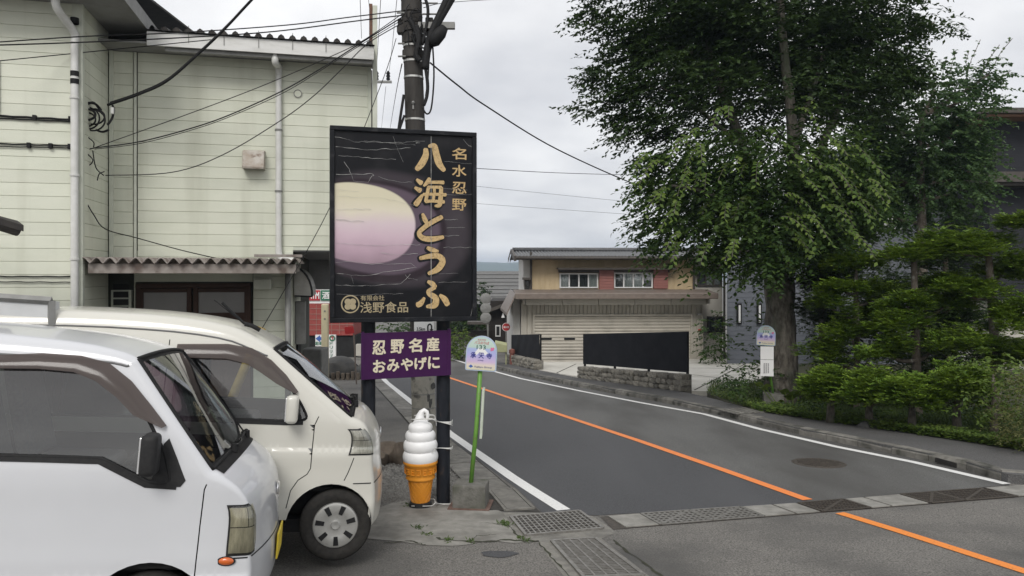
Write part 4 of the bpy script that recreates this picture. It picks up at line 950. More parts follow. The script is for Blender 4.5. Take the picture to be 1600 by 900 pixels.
# near van (side panel about 4.2 m from the viewer)
near = dict(label='white van nearest the viewer with smoked window visor, cut by the left edge', loc=None, paint=m_van1,
    yaw=R(12.5), pitch=R(4.0), roll=R(-3.6), belt=1.12, tumble=.13, pc0=-.45, pcd=.045, lines=[.515, .41], creases=[(.60, .05, .004), (1.02, .1, .006)],
    profile=[(-3.36, .40, .10), (-3.37, .9, .10), (-3.30, 1.45, .10), (-3.18, 1.74, .11), (-2.6, 1.81, .12), (-1.8, 1.83, .12), (-1.2, 1.80, .10), (-.92, 1.755, .07), (-.81, 1.715, .055),
             (-.34, 1.11, .055), (-.26, 1.06, .04), (-.17, .985, .032), (-.115, .87, .03), (-.10, .66, .03), (-.085, .52, .035), (-.095, .36, .04), (-.15, .27, .05)],
    straight=(8,), ws=(8, 9), inose=12, crown=lambda x, z: .085 - .015 * sstep(.9, 1.15, z) - .03 * sstep(1.5, 1.75, z),
    sill=.33, wheel_f=-.62, wheel_r=-2.55, arch=.335, axle=.265, tyre=.265,
    win=rounded([(-1.62, 1.665), (-1.62, 1.17), (-.92, 1.165), (-.66, 1.03), (-.55, 1.03), (-.60, 1.2), (-.72, 1.40), (-.88, 1.57), (-1.05, 1.66)], .05),
    wins=[rounded([(-2.4, 1.62), (-2.4, 1.17), (-1.74, 1.17), (-1.74, 1.64)], .05)],
    door=[(-1.68, .36), (-1.68, 1.74), (-1.0, 1.74), (-.72, 1.38), (-.47, 1.03), (-.385, .9), (-.385, .33)],
    slits=[[(-1.68, .45), (-1.68, 1.72)], [(-.362, 1.03), (-.372, 1.0), (-.38, .8), (-.39, .36)]],
    visor=([(-1.62, 1.695), (-1.3, 1.725), (-1.1, 1.72), (-.95, 1.685), (-.82, 1.59), (-.70, 1.46), (-.605, 1.35)], [(-1.62, 1.63), (-1.3, 1.64), (-1.12, 1.63), (-1.0, 1.585), (-.88, 1.50), (-.78, 1.405), (-.625, 1.34)]),
    floor=.55, dash=-.62, dashz=1.02, seatx=-1.35, rvm=(-.86, 1.60), lamp=(.635, .905, -.085, .075, .015), lens=m_lensold, blink=(-.225, .60),
    mirror=(-.65, 1.21, .14, .23, m_plast), mbase=[(-.66, 1.02), (-.50, 1.015), (-.475, 1.05), (-.53, 1.17), (-.585, 1.28), (-.61, 1.25)],
    belt_line=[(-1.66, 1.165), (-1.2, 1.16), (-.93, 1.155), (-.86, 1.12), (-.68, 1.03), (-.52, 1.02)], slots=7, handle=(-1.55, 1.0), wipers=((-.30, .28), (.30, .62)), plate_z=.52, emblem_z=.86, bumper_z=.615)
ref = P(402, 830, 4.25); cy, sy_ = math.cos(near['yaw']), math.sin(near['yaw'])
near['loc'] = (ref.x + sy_ * -.70 - cy * -.01, ref.y - cy * -.70 - sy_ * -.01, ref.z - .775 - .70 * math.sin(R(3.6)))
near_van, wn1 = make_van(near)
# rear van
rear = dict(label='cream white van with white door mirror and silver hubcap behind the nearest van', loc=None, paint=m_van2,
    yaw=R(12.0), pitch=R(3.4), roll=R(-3.2), belt=1.10, tumble=.12, pc0=-.55, pcd=.06, lines=[.86], creases=[(.80, .05, .006), (1.02, .1, .005), (.42, .05, .008)],
    profile=[(-3.36, .40, .10), (-3.37, .9, .10), (-3.30, 1.45, .10), (-3.18, 1.77, .11), (-2.6, 1.845, .12), (-1.8, 1.85, .12), (-1.25, 1.795, .11), (-.98, 1.69, .09), (-.86, 1.62, .07),
             (-.24, 1.115, .07), (-.15, 1.075, .065), (-.095, 1.0, .05), (-.06, .89, .045), (-.045, .72, .045), (-.02, .55, .05), (-.015, .40, .05), (-.025, .27, .05)],
    straight=(8,), ws=(8, 9), inose=12, crown=lambda x, z: .08 - .03 * sstep(.9, 1.15, z) - .02 * sstep(1.45, 1.7, z),
    sill=.33, wheel_f=-.31, wheel_r=-2.5, arch=.325, archdx=-.05, axle=.275, tyre=.275,
    win=rounded([(-1.55, 1.60), (-1.55, 1.09), (-.70, 1.07), (-.56, 1.09), (-.63, 1.22), (-.77, 1.40), (-.93, 1.545), (-1.1, 1.605)], .05),
    wins=[rounded([(-2.4, 1.55), (-2.4, 1.09), (-1.74, 1.09), (-1.74, 1.57)], .05)],
    door=[(-1.62, .36), (-1.62, 1.69), (-1.08, 1.66), (-.76, 1.37), (-.54, 1.11), (-.53, .9), (-.54, .70), (-.65, .63), (-.75, .36)],
    slits=[[(-1.62, .45), (-1.62, 1.66)], [(-.485, 1.115), (-.512, 1.05), (-.518, .9), (-.522, .72), (-.545, .675), (-.61, .63), (-.66, .55), (-.685, .42)], [(-.20, .80), (-.215, .75), (-.24, .68), (-.265, .625)]],
    visor=([(-1.56, 1.63), (-1.2, 1.645), (-1.02, 1.62), (-.87, 1.535), (-.75, 1.425), (-.65, 1.30)], [(-1.56, 1.53), (-1.2, 1.535), (-1.04, 1.50), (-.94, 1.44), (-.82, 1.36), (-.67, 1.285)]),
    floor=.55, dash=-.55, dashz=1.0, seatx=-1.3, rvm=(-.9, 1.5), lamp=(.825, 1.015, -.105, .05, .06), lens=m_lens, blink=None,
    mirror=(-.68, 1.18, .15, .21, m_van2), mbase=[(-.72, 1.05), (-.60, 1.05), (-.62, 1.12), (-.70, 1.25), (-.72, 1.2)],
    belt_line=[(-1.6, 1.085), (-1.2, 1.075), (-.72, 1.065), (-.60, 1.07)], slots=7, handle=(-1.48, 1.0), wipers=((-.30, .28), (.30, .62)), plate_z=.45, plate_dx=-.03, emblem_z=.9, bumper_z=.60)
ref = P(520, 822, 5.75); cy, sy_ = math.cos(rear['yaw']), math.sin(rear['yaw'])
lx, ly = rear['wheel_f'], -.70
rear['loc'] = (ref.x - (cy * lx - sy_ * ly), ref.y - (sy_ * lx + cy * ly), 0)
zt = ref.z - .275; rear['loc'] = (rear['loc'][0], rear['loc'][1], zt - .31 * math.sin(rear['pitch']) - .70 * math.sin(R(3.2)))
rear_van, wn2 = make_van(rear)
print('VAN', near['loc'], rear['loc'], h(ref.x, ref.y), zt)
mb = MB(); mb.tube([(-1.12, -.42, 1.80), (-1.30, -.44, 1.96)], .012, 6)
mb.tube([(-1.13, -.42, 1.805), (-1.36, -.44, 1.98)], .004, 6); mb.build('antenna', m_black, rear_van)
mb = MB(); mb.tube(catmull([(-1.12, -.42, 1.80), (-1.06, -.42, 1.785), (-1.0, -.42, 1.755)], 4), .018, 8); mb.build('antenna_base', m_black, rear_van)
# ---------------------------------------------------------------- advertising sign on black posts
m_blackp = M('black_paint', (0.008, 0.009, 0.011), (0.014, 0.015, 0.018), scale=9, rough=0.45, c3=(0.045, 0.045, 0.047), s3=9, lo3=.58, hi3=.75, bump=.08, bscale=30, spec=.15)
m_postp = M('black_steel_post', (0.012, 0.014, 0.018), (0.022, 0.024, 0.03), scale=14, rough=0.45, c3=(0.07, 0.05, 0.04), s3=16, lo3=.6, hi3=.75, stretch=(1, 1, .35), spec=.15)
m_gold = M('faded_gold_lettering', (0.44, 0.31, 0.14), (0.52, 0.37, 0.18), scale=30, rough=0.6, c3=(0.27, 0.18, 0.08), s3=45, lo3=.52, hi3=.68)
m_goldd = M('dull_gold_lettering', (0.30, 0.25, 0.15), (0.36, 0.30, 0.19), scale=30, rough=0.6)
m_crackw = M('cracked_film_white', (0.50, 0.50, 0.48), (0.14, 0.14, 0.14), scale=9, rough=0.7)
YS = R(15.0); post_r = G(693, 786); post_d = post_r.y
es1 = Vector((math.cos(YS), math.sin(YS), 0))
zsg = post_r.z
def sp(u, v, off=0.0):
    U = (u - 800) / F; nx, ny = -math.sin(YS), math.cos(YS); c = post_r.x * nx + post_r.y * ny + off
    d = c / (U * nx + ny); p = P(u, v, d); q = p - post_r; return q.x * es1.x + q.y * es1.y, p.z - zsg
sign = thing('advertising_sign', 'large black signboard with pink tofu picture and gold Japanese lettering on two posts', 'sign', post_r, YS)
for u in (575.5, 692.5):
    X, _ = sp(u, 600); 
    mb = MB(); mb.tube([(X, .0, -.25 if u > 600 else -.1), (X, 0, sp(u, 300)[1])], .072, 20); mb.build('post', m_postp, sign, smooth=True, ang=60)
XL0, ZT0 = sp(515, 203, -.12); XR0, ZB0 = sp(741.5, 502, -.12); ZTl = sp(515, 199, -.12)[1]; ZTr = sp(741, 210, -.12)[1]; ZBl = sp(517, 507, -.12)[1]; ZBr = sp(743, 497, -.12)[1]
ZT0 = (ZTl + ZTr) / 2; ZB0 = (ZBl + ZBr) / 2
SW, SH = XR0 - XL0, ZT0 - ZB0
mb = MB(); mb.bx(XL0 + .01, XR0 - .01, -.2, -.07, ZB0 + .01, ZT0 - .01); mb.build('cabinet', m_blackp, sign)
fw = .045; mb = MB(); mb.bx(XL0, XR0, -.235, -.06, ZT0 - fw, ZT0); mb.bx(XL0, XR0, -.235, -.06, ZB0, ZB0 + fw); mb.bx(XL0, XL0 + fw, -.235, -.06, ZB0 + fw, ZT0 - fw); mb.bx(XR0 - fw, XR0, -.235, -.06, ZB0 + fw, ZT0 - fw); mb.build('frame', m_blackp, sign, bevel=.006)
# printed face: picture of a pink and cream tofu in a dark bowl (flat print)
def mat_print():
    m = bpy.data.materials.new('sign_print'); m.use_nodes = True; N = m.node_tree.nodes; L = m.node_tree.links; b = N['Principled BSDF']; b.inputs['Roughness'].default_value = .4; b.inputs['Specular IOR Level'].default_value = .15
    t = N.new('ShaderNodeTexCoord'); s = N.new('ShaderNodeSeparateXYZ'); L.new(t.outputs['Object'], s.inputs[0])
    def math_(op, a, b_=None, c=None):
        n = N.new('ShaderNodeMath'); n.operation = op
        for i, q in enumerate((a, b_, c)):
            if q is None: continue
            if isinstance(q, (int, float)): n.inputs[i].default_value = q
            else: L.new(q, n.inputs[i])
        return n.outputs[0]
    nz = N.new('ShaderNodeTexNoise'); nz.inputs['Scale'].default_value = 5; nz.inputs['Detail'].default_value = 6; L.new(t.outputs['Object'], nz.inputs['Vector'])
    def ell(cx, cz, rx, rz, tilt=0.0):
        x = math_('SUBTRACT', s.outputs['X'], cx); z = math_('SUBTRACT', s.outputs['Z'], cz)
        ct, st = math.cos(tilt), math.sin(tilt)
        xr = math_('ADD', math_('MULTIPLY', x, ct), math_('MULTIPLY', z, st)); zr = math_('SUBTRACT', math_('MULTIPLY', z, ct), math_('MULTIPLY', x, st))
        xx = math_('POWER', math_('ABSOLUTE', math_('DIVIDE', xr, rx)), 2.3); zz_ = math_('POWER', math_('ABSOLUTE', math_('DIVIDE', zr, rz)), 2.3)
        return math_('ADD', xx, zz_)
    def mask(e, lo, hi):
        mr = N.new('ShaderNodeMapRange'); mr.inputs[1].default_value = lo; mr.inputs[2].default_value = hi; mr.inputs[3].default_value = 1; mr.inputs[4].default_value = 0; mr.interpolation_type = 'SMOOTHSTEP'; L.new(e, mr.inputs[0]); return mr.outputs[0]
    def mix(f, a, b_):
        n = N.new('ShaderNodeMix'); n.data_type = 'RGBA'; L.new(f, n.inputs[0])
        for i, q in ((6, a), (7, b_)):
            if isinstance(q, tuple): n.inputs[i].default_value = (*q, 1)
            else: L.new(q, n.inputs[i])
        return n.outputs[2]
    X = lambda q: -SW / 2 + SW * q; Z = lambda q: SH / 2 - SH * q
    bowl = ell(X(.30), Z(.53), .50 * SW, .265 * SH, R(-8)); bowlr = ell(X(.30), Z(.52), .455 * SW, .235 * SH, R(-8))
    tofu = ell(X(.20), Z(.492), .375 * SW, .205 * SH, R(-8))
    # colour of the tofu: cream top to pink bottom with speckles
    g = N.new('ShaderNodeMapRange'); g.inputs[1].default_value = Z(.70); g.inputs[2].default_value = Z(.33)
    L.new(math_('ADD', s.outputs['Z'], math_('MULTIPLY', nz.outputs['Fac'], .12)), g.inputs[0])
    r = N.new('ShaderNodeValToRGB'); L.new(g.outputs[0], r.inputs[0]); e = r.color_ramp.elements
    e[0].position = 0.08; e[0].color = (.28, .20, .24, 1); e[1].position = 1.0; e[1].color = (.60, .56, .42, 1)
    for p_, c_ in ((.28, (.43, .31, .37)), (.48, (.55, .42, .48)), (.64, (.59, .49, .52)), (.82, (.64, .59, .48))): k = e.new(p_); k.color = (*c_, 1)
    col = mix(mask(ell(X(.42), Z(.52), .55 * SW, .30 * SH, R(-8)), .75, 1.15), (.008, .0085, .0105), (.045, .038, .045))
    col = mix(mask(bowl, .9, 1.02), col, (.028, .020, .026)); col = mix(mask(bowlr, .85, 1.05), col, (.10, .075, .098)); 
    col = mix(mask(tofu, .92, 1.03), col, r.outputs[0])
    # light dust
    nd = N.new('ShaderNodeTexNoise'); nd.inputs['Scale'].default_value = 3; nd.inputs['Detail'].default_value = 8; L.new(t.outputs['Object'], nd.inputs['Vector'])
    md = N.new('ShaderNodeMapRange'); md.inputs[1].default_value = .5; md.inputs[2].default_value = .8; md.inputs[4].default_value = .08; L.new(nd.outputs['Fac'], md.inputs[0])
    col = mix(md.outputs[0], col, (.20, .19, .19)); L.new(col, b.inputs['Base Color']); return m
cx0, cz0 = (XL0 + XR0) / 2, (ZB0 + ZT0) / 2
mb = MB(); mb.bx(-SW / 2 + fw, SW / 2 - fw, -.004, .0, -SH / 2 + fw, SH / 2 - fw); face = mb.build('printed_face', mat_print(), sign); face.location = (cx0, -.204, cz0)
def fu(s, t): return (XL0 + SW * s, ZT0 - SH * t)
def ribbon(mb, pts, ws, y, n=8, cap=5):
    pp = catmull([(p[0], p[1], w_) for p, w_ in zip(pts, ws)], n) if len(pts) > 2 else [Vector((pts[0][0], pts[0][1], ws[0])).lerp(Vector((pts[1][0], pts[1][1], ws[1])), k / 6) for k in range(7)]
    L_, R_ = [], []
    for i, p in enumerate(pp):
        t = (pp[min(i + 1, len(pp) - 1)] - pp[max(i - 1, 0)]); t = Vector((t.x, t.y, 0)).normalized(); nn = Vector((-t.y, t.x, 0)) * abs(p.z) / 2; c = Vector((p.x, p.y, 0)); L_.append(c + nn); R_.append(c - nn)
    t0 = (pp[0] - pp[1]); t0 = Vector((t0.x, t0.y, 0)).normalized(); t1 = (pp[-1] - pp[-2]); t1 = Vector((t1.x, t1.y, 0)).normalized()
    rows = [[L_[0] + t0 * ws[0] * .22 - (L_[0] - R_[0]) * .25, R_[0] + t0 * ws[0] * .22 + (L_[0] - R_[0]) * .25]] + [[a, b] for a, b in zip(L_, R_)] + [[L_[-1] + t1 * ws[-1] * .22 - (L_[-1] - R_[-1]) * .25, R_[-1] + t1 * ws[-1] * .22 + (L_[-1] - R_[-1]) * .25]]
    mb.grid([[(a.x, y, a.y), (b.x, y, b.y)] for a, b in rows])
GL = {
 'hachi': [([(.36, .16), (.36, .4), (.22, .7), (.04, .92)], [.16, .22, .24, .17]), ([(.47, .06), (.66, .04), (.74, .35), (.84, .68), (1.02, .92)], [.10, .2, .24, .24, .15])],
 'umi': [([(.06, .05), (.22, .17)], [.1, .18]), ([(.0, .33), (.18, .43)], [.1, .18]), ([(.02, .92), (.12, .78), (.25, .58)], [.18, .18, .09]),
         ([(.50, .0), (.42, .13), (.30, .26)], [.13, .14, .08]), ([(.42, .14), (.70, .12), (.98, .12)], [.1, .11, .13]), ([(.46, .28), (.42, .52), (.36, .80)], [.11, .12, .11]), ([(.44, .30), (.70, .29), (.90, .30)], [.1, .1, .13]),
         ([(.90, .30), (.88, .6), (.84, .90), (.68, .95)], [.13, .15, .16, .07]), ([(.28, .56), (.6, .54), (1.06, .55)], [.11, .1, .12]), ([(.36, .80), (.6, .78), (1.0, .80)], [.12, .1, .12]), ([(.66, .33), (.66, .48)], [.1, .1]), ([(.64, .60), (.63, .74)], [.1, .1])],
 'to': [([(.22, .04), (.30, .24), (.40, .42)], [.1, .17, .12]), ([(.92, .14), (.62, .30), (.30, .52), (.10, .74), (.22, .92), (.55, .96), (.97, .88)], [.16, .17, .16, .17, .19, .2, .13])],
 'u': [([(.36, .03), (.52, .10), (.74, .16)], [.12, .17, .1]), ([(.10, .42), (.45, .34), (.76, .34), (.90, .52), (.74, .80), (.40, .98)], [.13, .18, .2, .23, .22, .12])],
 'fu': [([(.38, .0), (.52, .08), (.64, .20)], [.1, .17, .11]), ([(.62, .22), (.42, .34), (.44, .46), (.64, .62), (.60, .86), (.34, .92)], [.11, .15, .17, .2, .22, .1]), ([(.02, .86), (.14, .80), (.26, .60)], [.17, .18, .09]), ([(.78, .50), (.94, .66), (1.04, .86)], [.1, .2, .17])],
}
def glyph(key, cx, cy, w_, h_, mat, y, grow=0.0, dx=0.0, dy=0.0, name='letter'):
    mb = MB()
    for i, (pts, ws) in enumerate(GL[key]):
        q = [fu((cx + (p[0] - .5) * w_ + dx - 35) / 605, (cy + (p[1] - .5) * h_ + dy - 65) / 785) for p in pts]
        ribbon(mb, q, [a * w_ / 605 * SW * 1.0 + grow for a in ws], y - i * .0004)
    return mb.build(name, mat, sign, fix=False)
for key, cx, cy, w_, h_ in (('hachi', 440, 180, 118, 112), ('umi', 440, 322, 122, 118), ('to', 443, 460, 116, 112), ('u', 447, 600, 118, 112), ('fu', 448, 742, 126, 112)):
    glyph(key, cx, cy, w_, h_, m_blackp, -.2105, .03, -5, 3, 'letter_shadow'); glyph(key, cx, cy, w_, h_, m_gold, -.2165)
for ch, cy in (('名', 155), ('水', 226), ('忍', 297), ('野', 367)):
    X, Z = fu((566 - 35) / 605, (cy - 65) / 785); text('letter', ch, 1, m_gold, sign, (X, -.211, Z), bold=.018, fit=(.148, .118))
X, Z = fu((205 - 35) / 605, (749 - 62) / 785); text('letter', '有限会社', 1, m_goldd, sign, (X, -.211, Z), bold=.008, fit=(.235, .052))
X, Z = fu((253 - 35) / 605, (787 - 62) / 785); text('letter', '浅野食品', 1, m_goldd, sign, (X, -.211, Z), bold=.012, fit=(.475, .108))
X, Z = fu((116 - 35) / 605, (773 - 62) / 785)
mb = MB(); rws = [[(X + r_ * math.cos(a), -.211, Z + r_ * math.sin(a)) for a in np.linspace(0, 2 * math.pi, 33)] for r_ in (.078, .091)]; mb.grid(rws); em = mb.build('emblem', m_goldd, sign)
mb = MB()
for k in range(4):
    a = R(45 + 90 * k); c = (X + .034 * math.cos(a), Z + .034 * math.sin(a)); mb.add([(c[0] + .032 * math.cos(b), -.2112 - k * .0004, c[1] + .032 * math.sin(b)) for b in np.linspace(0, 2 * math.pi, 15)[:-1]], [tuple(range(14))])
mb.build('emblem_petals', m_goldd, em)
# cracks in the film
mb = MB()
cr = [[(55, 108), (130, 125), (330, 120), (420, 110)], [(60, 150), (200, 155), (360, 140)], [(70, 185), (300, 190)], [(60, 258), (110, 258), (200, 252), (210, 260)], [(225, 262), (270, 275), (340, 282), (365, 280)], [(120, 258), (128, 283), (190, 287), (207, 255)],
      [(90, 210), (112, 235), (120, 258)], [(60, 345), (250, 350), (380, 375)], [(60, 398), (200, 395)], [(60, 440), (170, 445)], [(60, 535), (200, 540), (400, 535)], [(240, 570), (300, 577), (390, 572)], [(60, 612), (130, 605), (200, 615), (360, 612), (380, 625)], [(60, 655), (180, 662), (250, 648), (385, 628)],
      [(120, 660), (128, 695)], [(60, 700), (160, 702), (320, 697), (360, 655)], [(335, 655), (350, 672), (390, 680)], [(500, 190), (620, 195)], [(480, 300), (600, 305)], [(500, 330), (620, 322)], [(505, 430), (560, 428)], [(510, 465), (590, 462)], [(500, 497), (565, 495)], [(500, 545), (630, 545)], [(460, 655), (560, 652)], [(480, 690), (600, 688)],
      [(580, 95), (610, 120), (618, 125)], [(615, 830), (625, 780), (630, 720)], [(290, 95), (330, 200)], [(60, 735), (120, 740), (330, 735)], [(380, 120), (400, 118)], [(60, 575), (110, 580)], [(55, 320), (150, 325)], [(170, 120), (380, 128)]]
for k, pl in enumerate(cr):
    q = []
    for a, b in zip(pl[:-1], pl[1:]):
        n = max(2, int(abs(b[0] - a[0]) / 18))
        for j in range(n): q.append((a[0] + (b[0] - a[0]) * j / n + random.uniform(-3, 3), a[1] + (b[1] - a[1]) * j / n + random.uniform(-2.5, 2.5)))
    q.append(pl[-1]); pts = [fu((x - 35) / 605, (y_ - 65) / 785) for x, y_ in q]
    ww = random.choice((.0011, .0016, .0024)); rows = []
    for i, p in enumerate(pts):
        a = Vector(pts[max(i - 1, 0)]); b = Vector(pts[min(i + 1, len(pts) - 1)]); t = (b - a).normalized(); nn = Vector((-t.y, t.x)) * ww * random.uniform(.3, 1); rows.append([(p[0] + nn.x, -.2182 - k * .00003, p[1] + nn.y), (p[0] - nn.x, -.2182 - k * .00003, p[1] - nn.y)])
    mb.grid(rows)
X, _ = fu((446 - 35) / 605, 0); mb.bx(X - .0025, X + .0025, -.2195, -.2192, fu(0, .03)[1], fu(0, .975)[1])
ck = mb.build('film_crack', m_crackw, sign, fix=False, kind='stuff')
# purple plate
m_purp = M('purple_plate_paint', (0.048, 0.012, 0.062), (0.042, 0.010, 0.054), scale=8, rough=0.4, spec=.15)
m_cream = M('cream_lettering', (0.66, 0.60, 0.46), (0.60, 0.54, 0.40), scale=20, rough=0.6)
px0, pz1 = sp(566, 519.5, -.12); px1, pz0 = sp(702.5, 587.5, -.12)
plate = thing('purple_sign', 'purple plate with cream Japanese lettering fixed below the black signboard', 'sign', post_r + es1 * ((px0 + px1) / 2) + Vector((0, 0, pz0)), YS)
W_, H_ = px1 - px0, pz1 - pz0; tl = .018
def tilt(o): 
    for v in o.data.vertices: v.co.z += v.co.x * tl
mb = MB(); mb.bx(-W_ / 2, W_ / 2, -.13, -.105, 0, H_); o = mb.build('panel', m_purp, plate, bevel=.003); tilt(o)
mb = MB(); mb.bx(-W_ / 2 - .012, -W_ / 2 + .02, -.136, -.1, -.006, H_ + .006); mb.build('edge_trim', m_purp, plate); mb = MB(); mb.bx(W_ / 2 - .02, W_ / 2 + .012, -.136, -.1, .012, H_ + .022); mb.build('edge_trim', m_purp, plate)
sc = W_ / 910.0   # crop px (region 7) width of plate
def pp(x, y_): return ((x - 495) * sc, H_ - (y_ - 130) * H_ / 450 + (x - 495) * sc * tl)
for ch, x in (('忍', 210), ('野', 398), ('名', 585), ('産', 768)): X, Z = pp(x, 268 - (x - 495) * .02); text('letter', ch, 1, m_cream, plate, (X, -.1335, Z), bold=.035, fit=(132 * sc, 138 * sc))
for ch, x, w_ in (('お', 212, 122), ('み', 355, 118), ('や', 497, 118), ('げ', 640, 122), ('に', 780, 116)): X, Z = pp(x, 450 - (x - 495) * .02); text('letter', ch, 1, m_cream, plate, (X, -.1335, Z), bold=.04, fit=(w_ * sc, 122 * sc))
# ---------------------------------------------------------------- soft-serve ornament
b = G(657, 791); ice = thing('ice_cream_ornament', 'giant white soft serve ornament in an orange cone tied to the sign post', 'ornament', b)
m_ice = M('white_plastic_ice', (0.80, 0.80, 0.80), (0.76, 0.76, 0.76), scale=6, rough=0.45); m_cone = M('orange_cone_plastic', (0.74, 0.30, 0.028), (0.66, 0.25, 0.022), scale=8, rough=0.45)
S = b.y / F
prof = [(.02, 0), (29, 0), (30, 2), (29, 8), (27, 9)]
mb = MB(); mb.lathe([(r_ * S, z * S) for r_, z in [(0, 0), (17, 0), (18, 1.5), (17, 7), (14, 8.5)]], 28); mb.build('base_disc', m_plast, ice, smooth=True, ang=40)
cone = [(14, 7.5), (14.5, 9), (19.2, 42), (20, 44), (22.5, 44.5), (23, 46.5), (22, 48.5), (22.4, 50), (25, 66), (26.3, 67), (27, 70), (26, 72.5), (20, 73)]
mb = MB(); mb.lathe([(r_ * S, z * S) for r_, z in cone], 36); co_ = mb.build('cone', m_cone, ice, smooth=True, ang=50)
mb = MB()
for sg in (-1, 1):
    for k in range(14):
        pts = []
        for j in range(9):
            t = j / 8; z = 9.5 + t * 33; r_ = 14.6 + (19.2 - 14.6) * t; a = 2 * math.pi * k / 14 + sg * t * 1.5; pts.append((r_ * S * math.cos(a), r_ * S * math.sin(a), z * S))
        mb.tube(pts, .0035, 4)
mb.build('waffle_ribs', m_cone, co_, kind='stuff')
mb = MB()
for k in range(16):      # raised marks on the collar
    a = 2 * math.pi * k / 16; r_ = 24.1 * S; c, s_ = math.cos(a), math.sin(a); zc_ = 58 * S
    for (dx, dz, ww, hh) in ((0, 4 * S, 6 * S, 1.2 * S), (0, -4 * S, 6 * S, 1.2 * S), ((-2.6 if k % 2 else 2.6) * S, 0, 1.2 * S, 8 * S), (0, 0, (3 if k % 3 else 0.1) * S, 1.2 * S)):
        mb.box((r_ * c - dx * s_, r_ * s_ + dx * c, zc_ + dz), (.01, ww, hh), rz=a)
mb.build('collar_relief', m_cone, co_, kind='stuff')
prf = []
for (rc, zc_, hh) in ((27.2, 78, 10), (26.2, 95, 9.5), (23.3, 110, 8.5), (18.5, 123, 7)):
    for k in range(9): a = R(-70 + 140 * k / 8); prf.append(((rc - 5 + 5.5 * math.cos(a)), zc_ + hh * math.sin(a)))
mb = MB(); n = 40; rws = []
for (r_, z) in [(22, 70)] + prf + [(12, 131), (9, 136)]:
    rws.append([((r_ + .5 * math.sin(a)) * S * math.cos(a), (r_) * S * math.sin(a), (z + 1.4 * (a / (2 * math.pi) - .5) * (0 if z < 72 else 1)) * S) for a in np.linspace(0, 2 * math.pi, n)])
mb.grid(rws); mb.tube([tuple(c * S for c in p) for p in ((0, 0, 126), (-1, 0, 134), (-.5, 0, 141), (2, 0, 147), (6, 0, 150), (10, 0, 147.5), (11.5, 0, 142), (10.5, 0, 136), (9, 0, 131))], [a * S for a in (13, 9.5, 6.5, 4.6, 3.6, 3.2, 3.0, 2.6, 2.0)], 12)
mb.build('soft_serve', m_ice, ice, smooth=True, fix=True)
# plastic ties
m_tie = M('white_string', (0.68, 0.68, 0.66), (0.6, 0.6, 0.58), scale=30, rough=0.6)
def tie(v0, v1, label, extra):
    a = P(660, v0, b.y + .02); c = P(704, v1, post_d - .02)
    t = thing('plastic_tie', label, 'string', a)
    mb = MB(); 
    for k in range(extra):
        pts = [a + Vector((-.1, -.12 if k % 2 else .1, .0)) , a + Vector((.1, -.13 if k % 2 else .1, .004 * k)), P(680, (v0 + v1) / 2 + 1.2 * (k - 1), b.y - .1), P(686, v1, post_d - .09), P(704, v1 + 1.5 * k, post_d - .07), P(707, v1 + (k - 1) * 3, post_d + .02)]
        mb.tube(catmull(pts, 4), .004, 5)
    mb.build('strand', m_tie, t, smooth=True, sub=a)
tie(652, 659, 'white plastic string tying the swirl tip to the post', 4); tie(704, 700, 'white plastic string round the middle of the swirl', 2); tie(785, 787, 'white plastic string lying round the foot of the cone', 3)
# ---------------------------------------------------------------- bus stops
m_green = M('green_pole_paint', (0.10, 0.26, 0.035), (0.14, 0.30, 0.05), scale=18, rough=0.5, c3=(0.16, 0.15, 0.07), s3=22, lo3=.6, hi3=.75)
m_blk = M('mossy_concrete_block', (0.10, 0.098, 0.085), (0.17, 0.165, 0.15), scale=12, detail=9, rough=0.95, bump=.5, bscale=50, c3=(0.055, 0.06, 0.04), s3=6, lo3=.5, hi3=.7)
def mat_stop():
    m = bpy.data.materials.new('bus_stop_print'); m.use_nodes = True; N = m.node_tree.nodes; L = m.node_tree.links; b_ = N['Principled BSDF']; b_.inputs['Roughness'].default_value = .3
    t = N.new('ShaderNodeTexCoord'); s = N.new('ShaderNodeSeparateXYZ'); L.new(t.outputs['Object'], s.inputs[0]); mr = N.new('ShaderNodeMapRange'); mr.inputs[1].default_value = -.19; mr.inputs[2].default_value = .19; L.new(s.outputs['Z'], mr.inputs[0])
    r = N.new('ShaderNodeValToRGB'); L.new(mr.outputs[0], r.inputs[0]); e = r.color_ramp.elements
    e[0].position = 0.0; e[0].color = (.62, .62, .42, 1); e[1].position = 1.0; e[1].color = (.40, .52, .50, 1)
    for p_, c_ in ((.18, (.66, .58, .50)), (.27, (.56, .44, .62)), (.48, (.40, .40, .70)), (.62, (.36, .44, .66)), (.66, (.46, .58, .52)), (.85, (.50, .62, .56))): k = e.new(p_); k.color = (*c_, 1)
    L.new(r.outputs[0], b_.inputs['Base Color']); return m
m_stop = mat_stop(); m_navy = M('navy_print', (.03, .035, .22), rough=.4); m_redp = M('red_print', (.50, .03, .04), rough=.4); m_grnp = M('dark_green_print', (.02, .10, .06), rough=.4); m_whp = M('white_print', (.75, .75, .74), rough=.4); m_bluep = M('blue_print', (.05, .12, .38), rough=.4); m_pink = M('pink_print', (.62, .15, .30), rough=.4)
m_rimb = M('pale_blue_rim', (.42, .50, .62), (.38, .46, .58), scale=10, rough=.35)
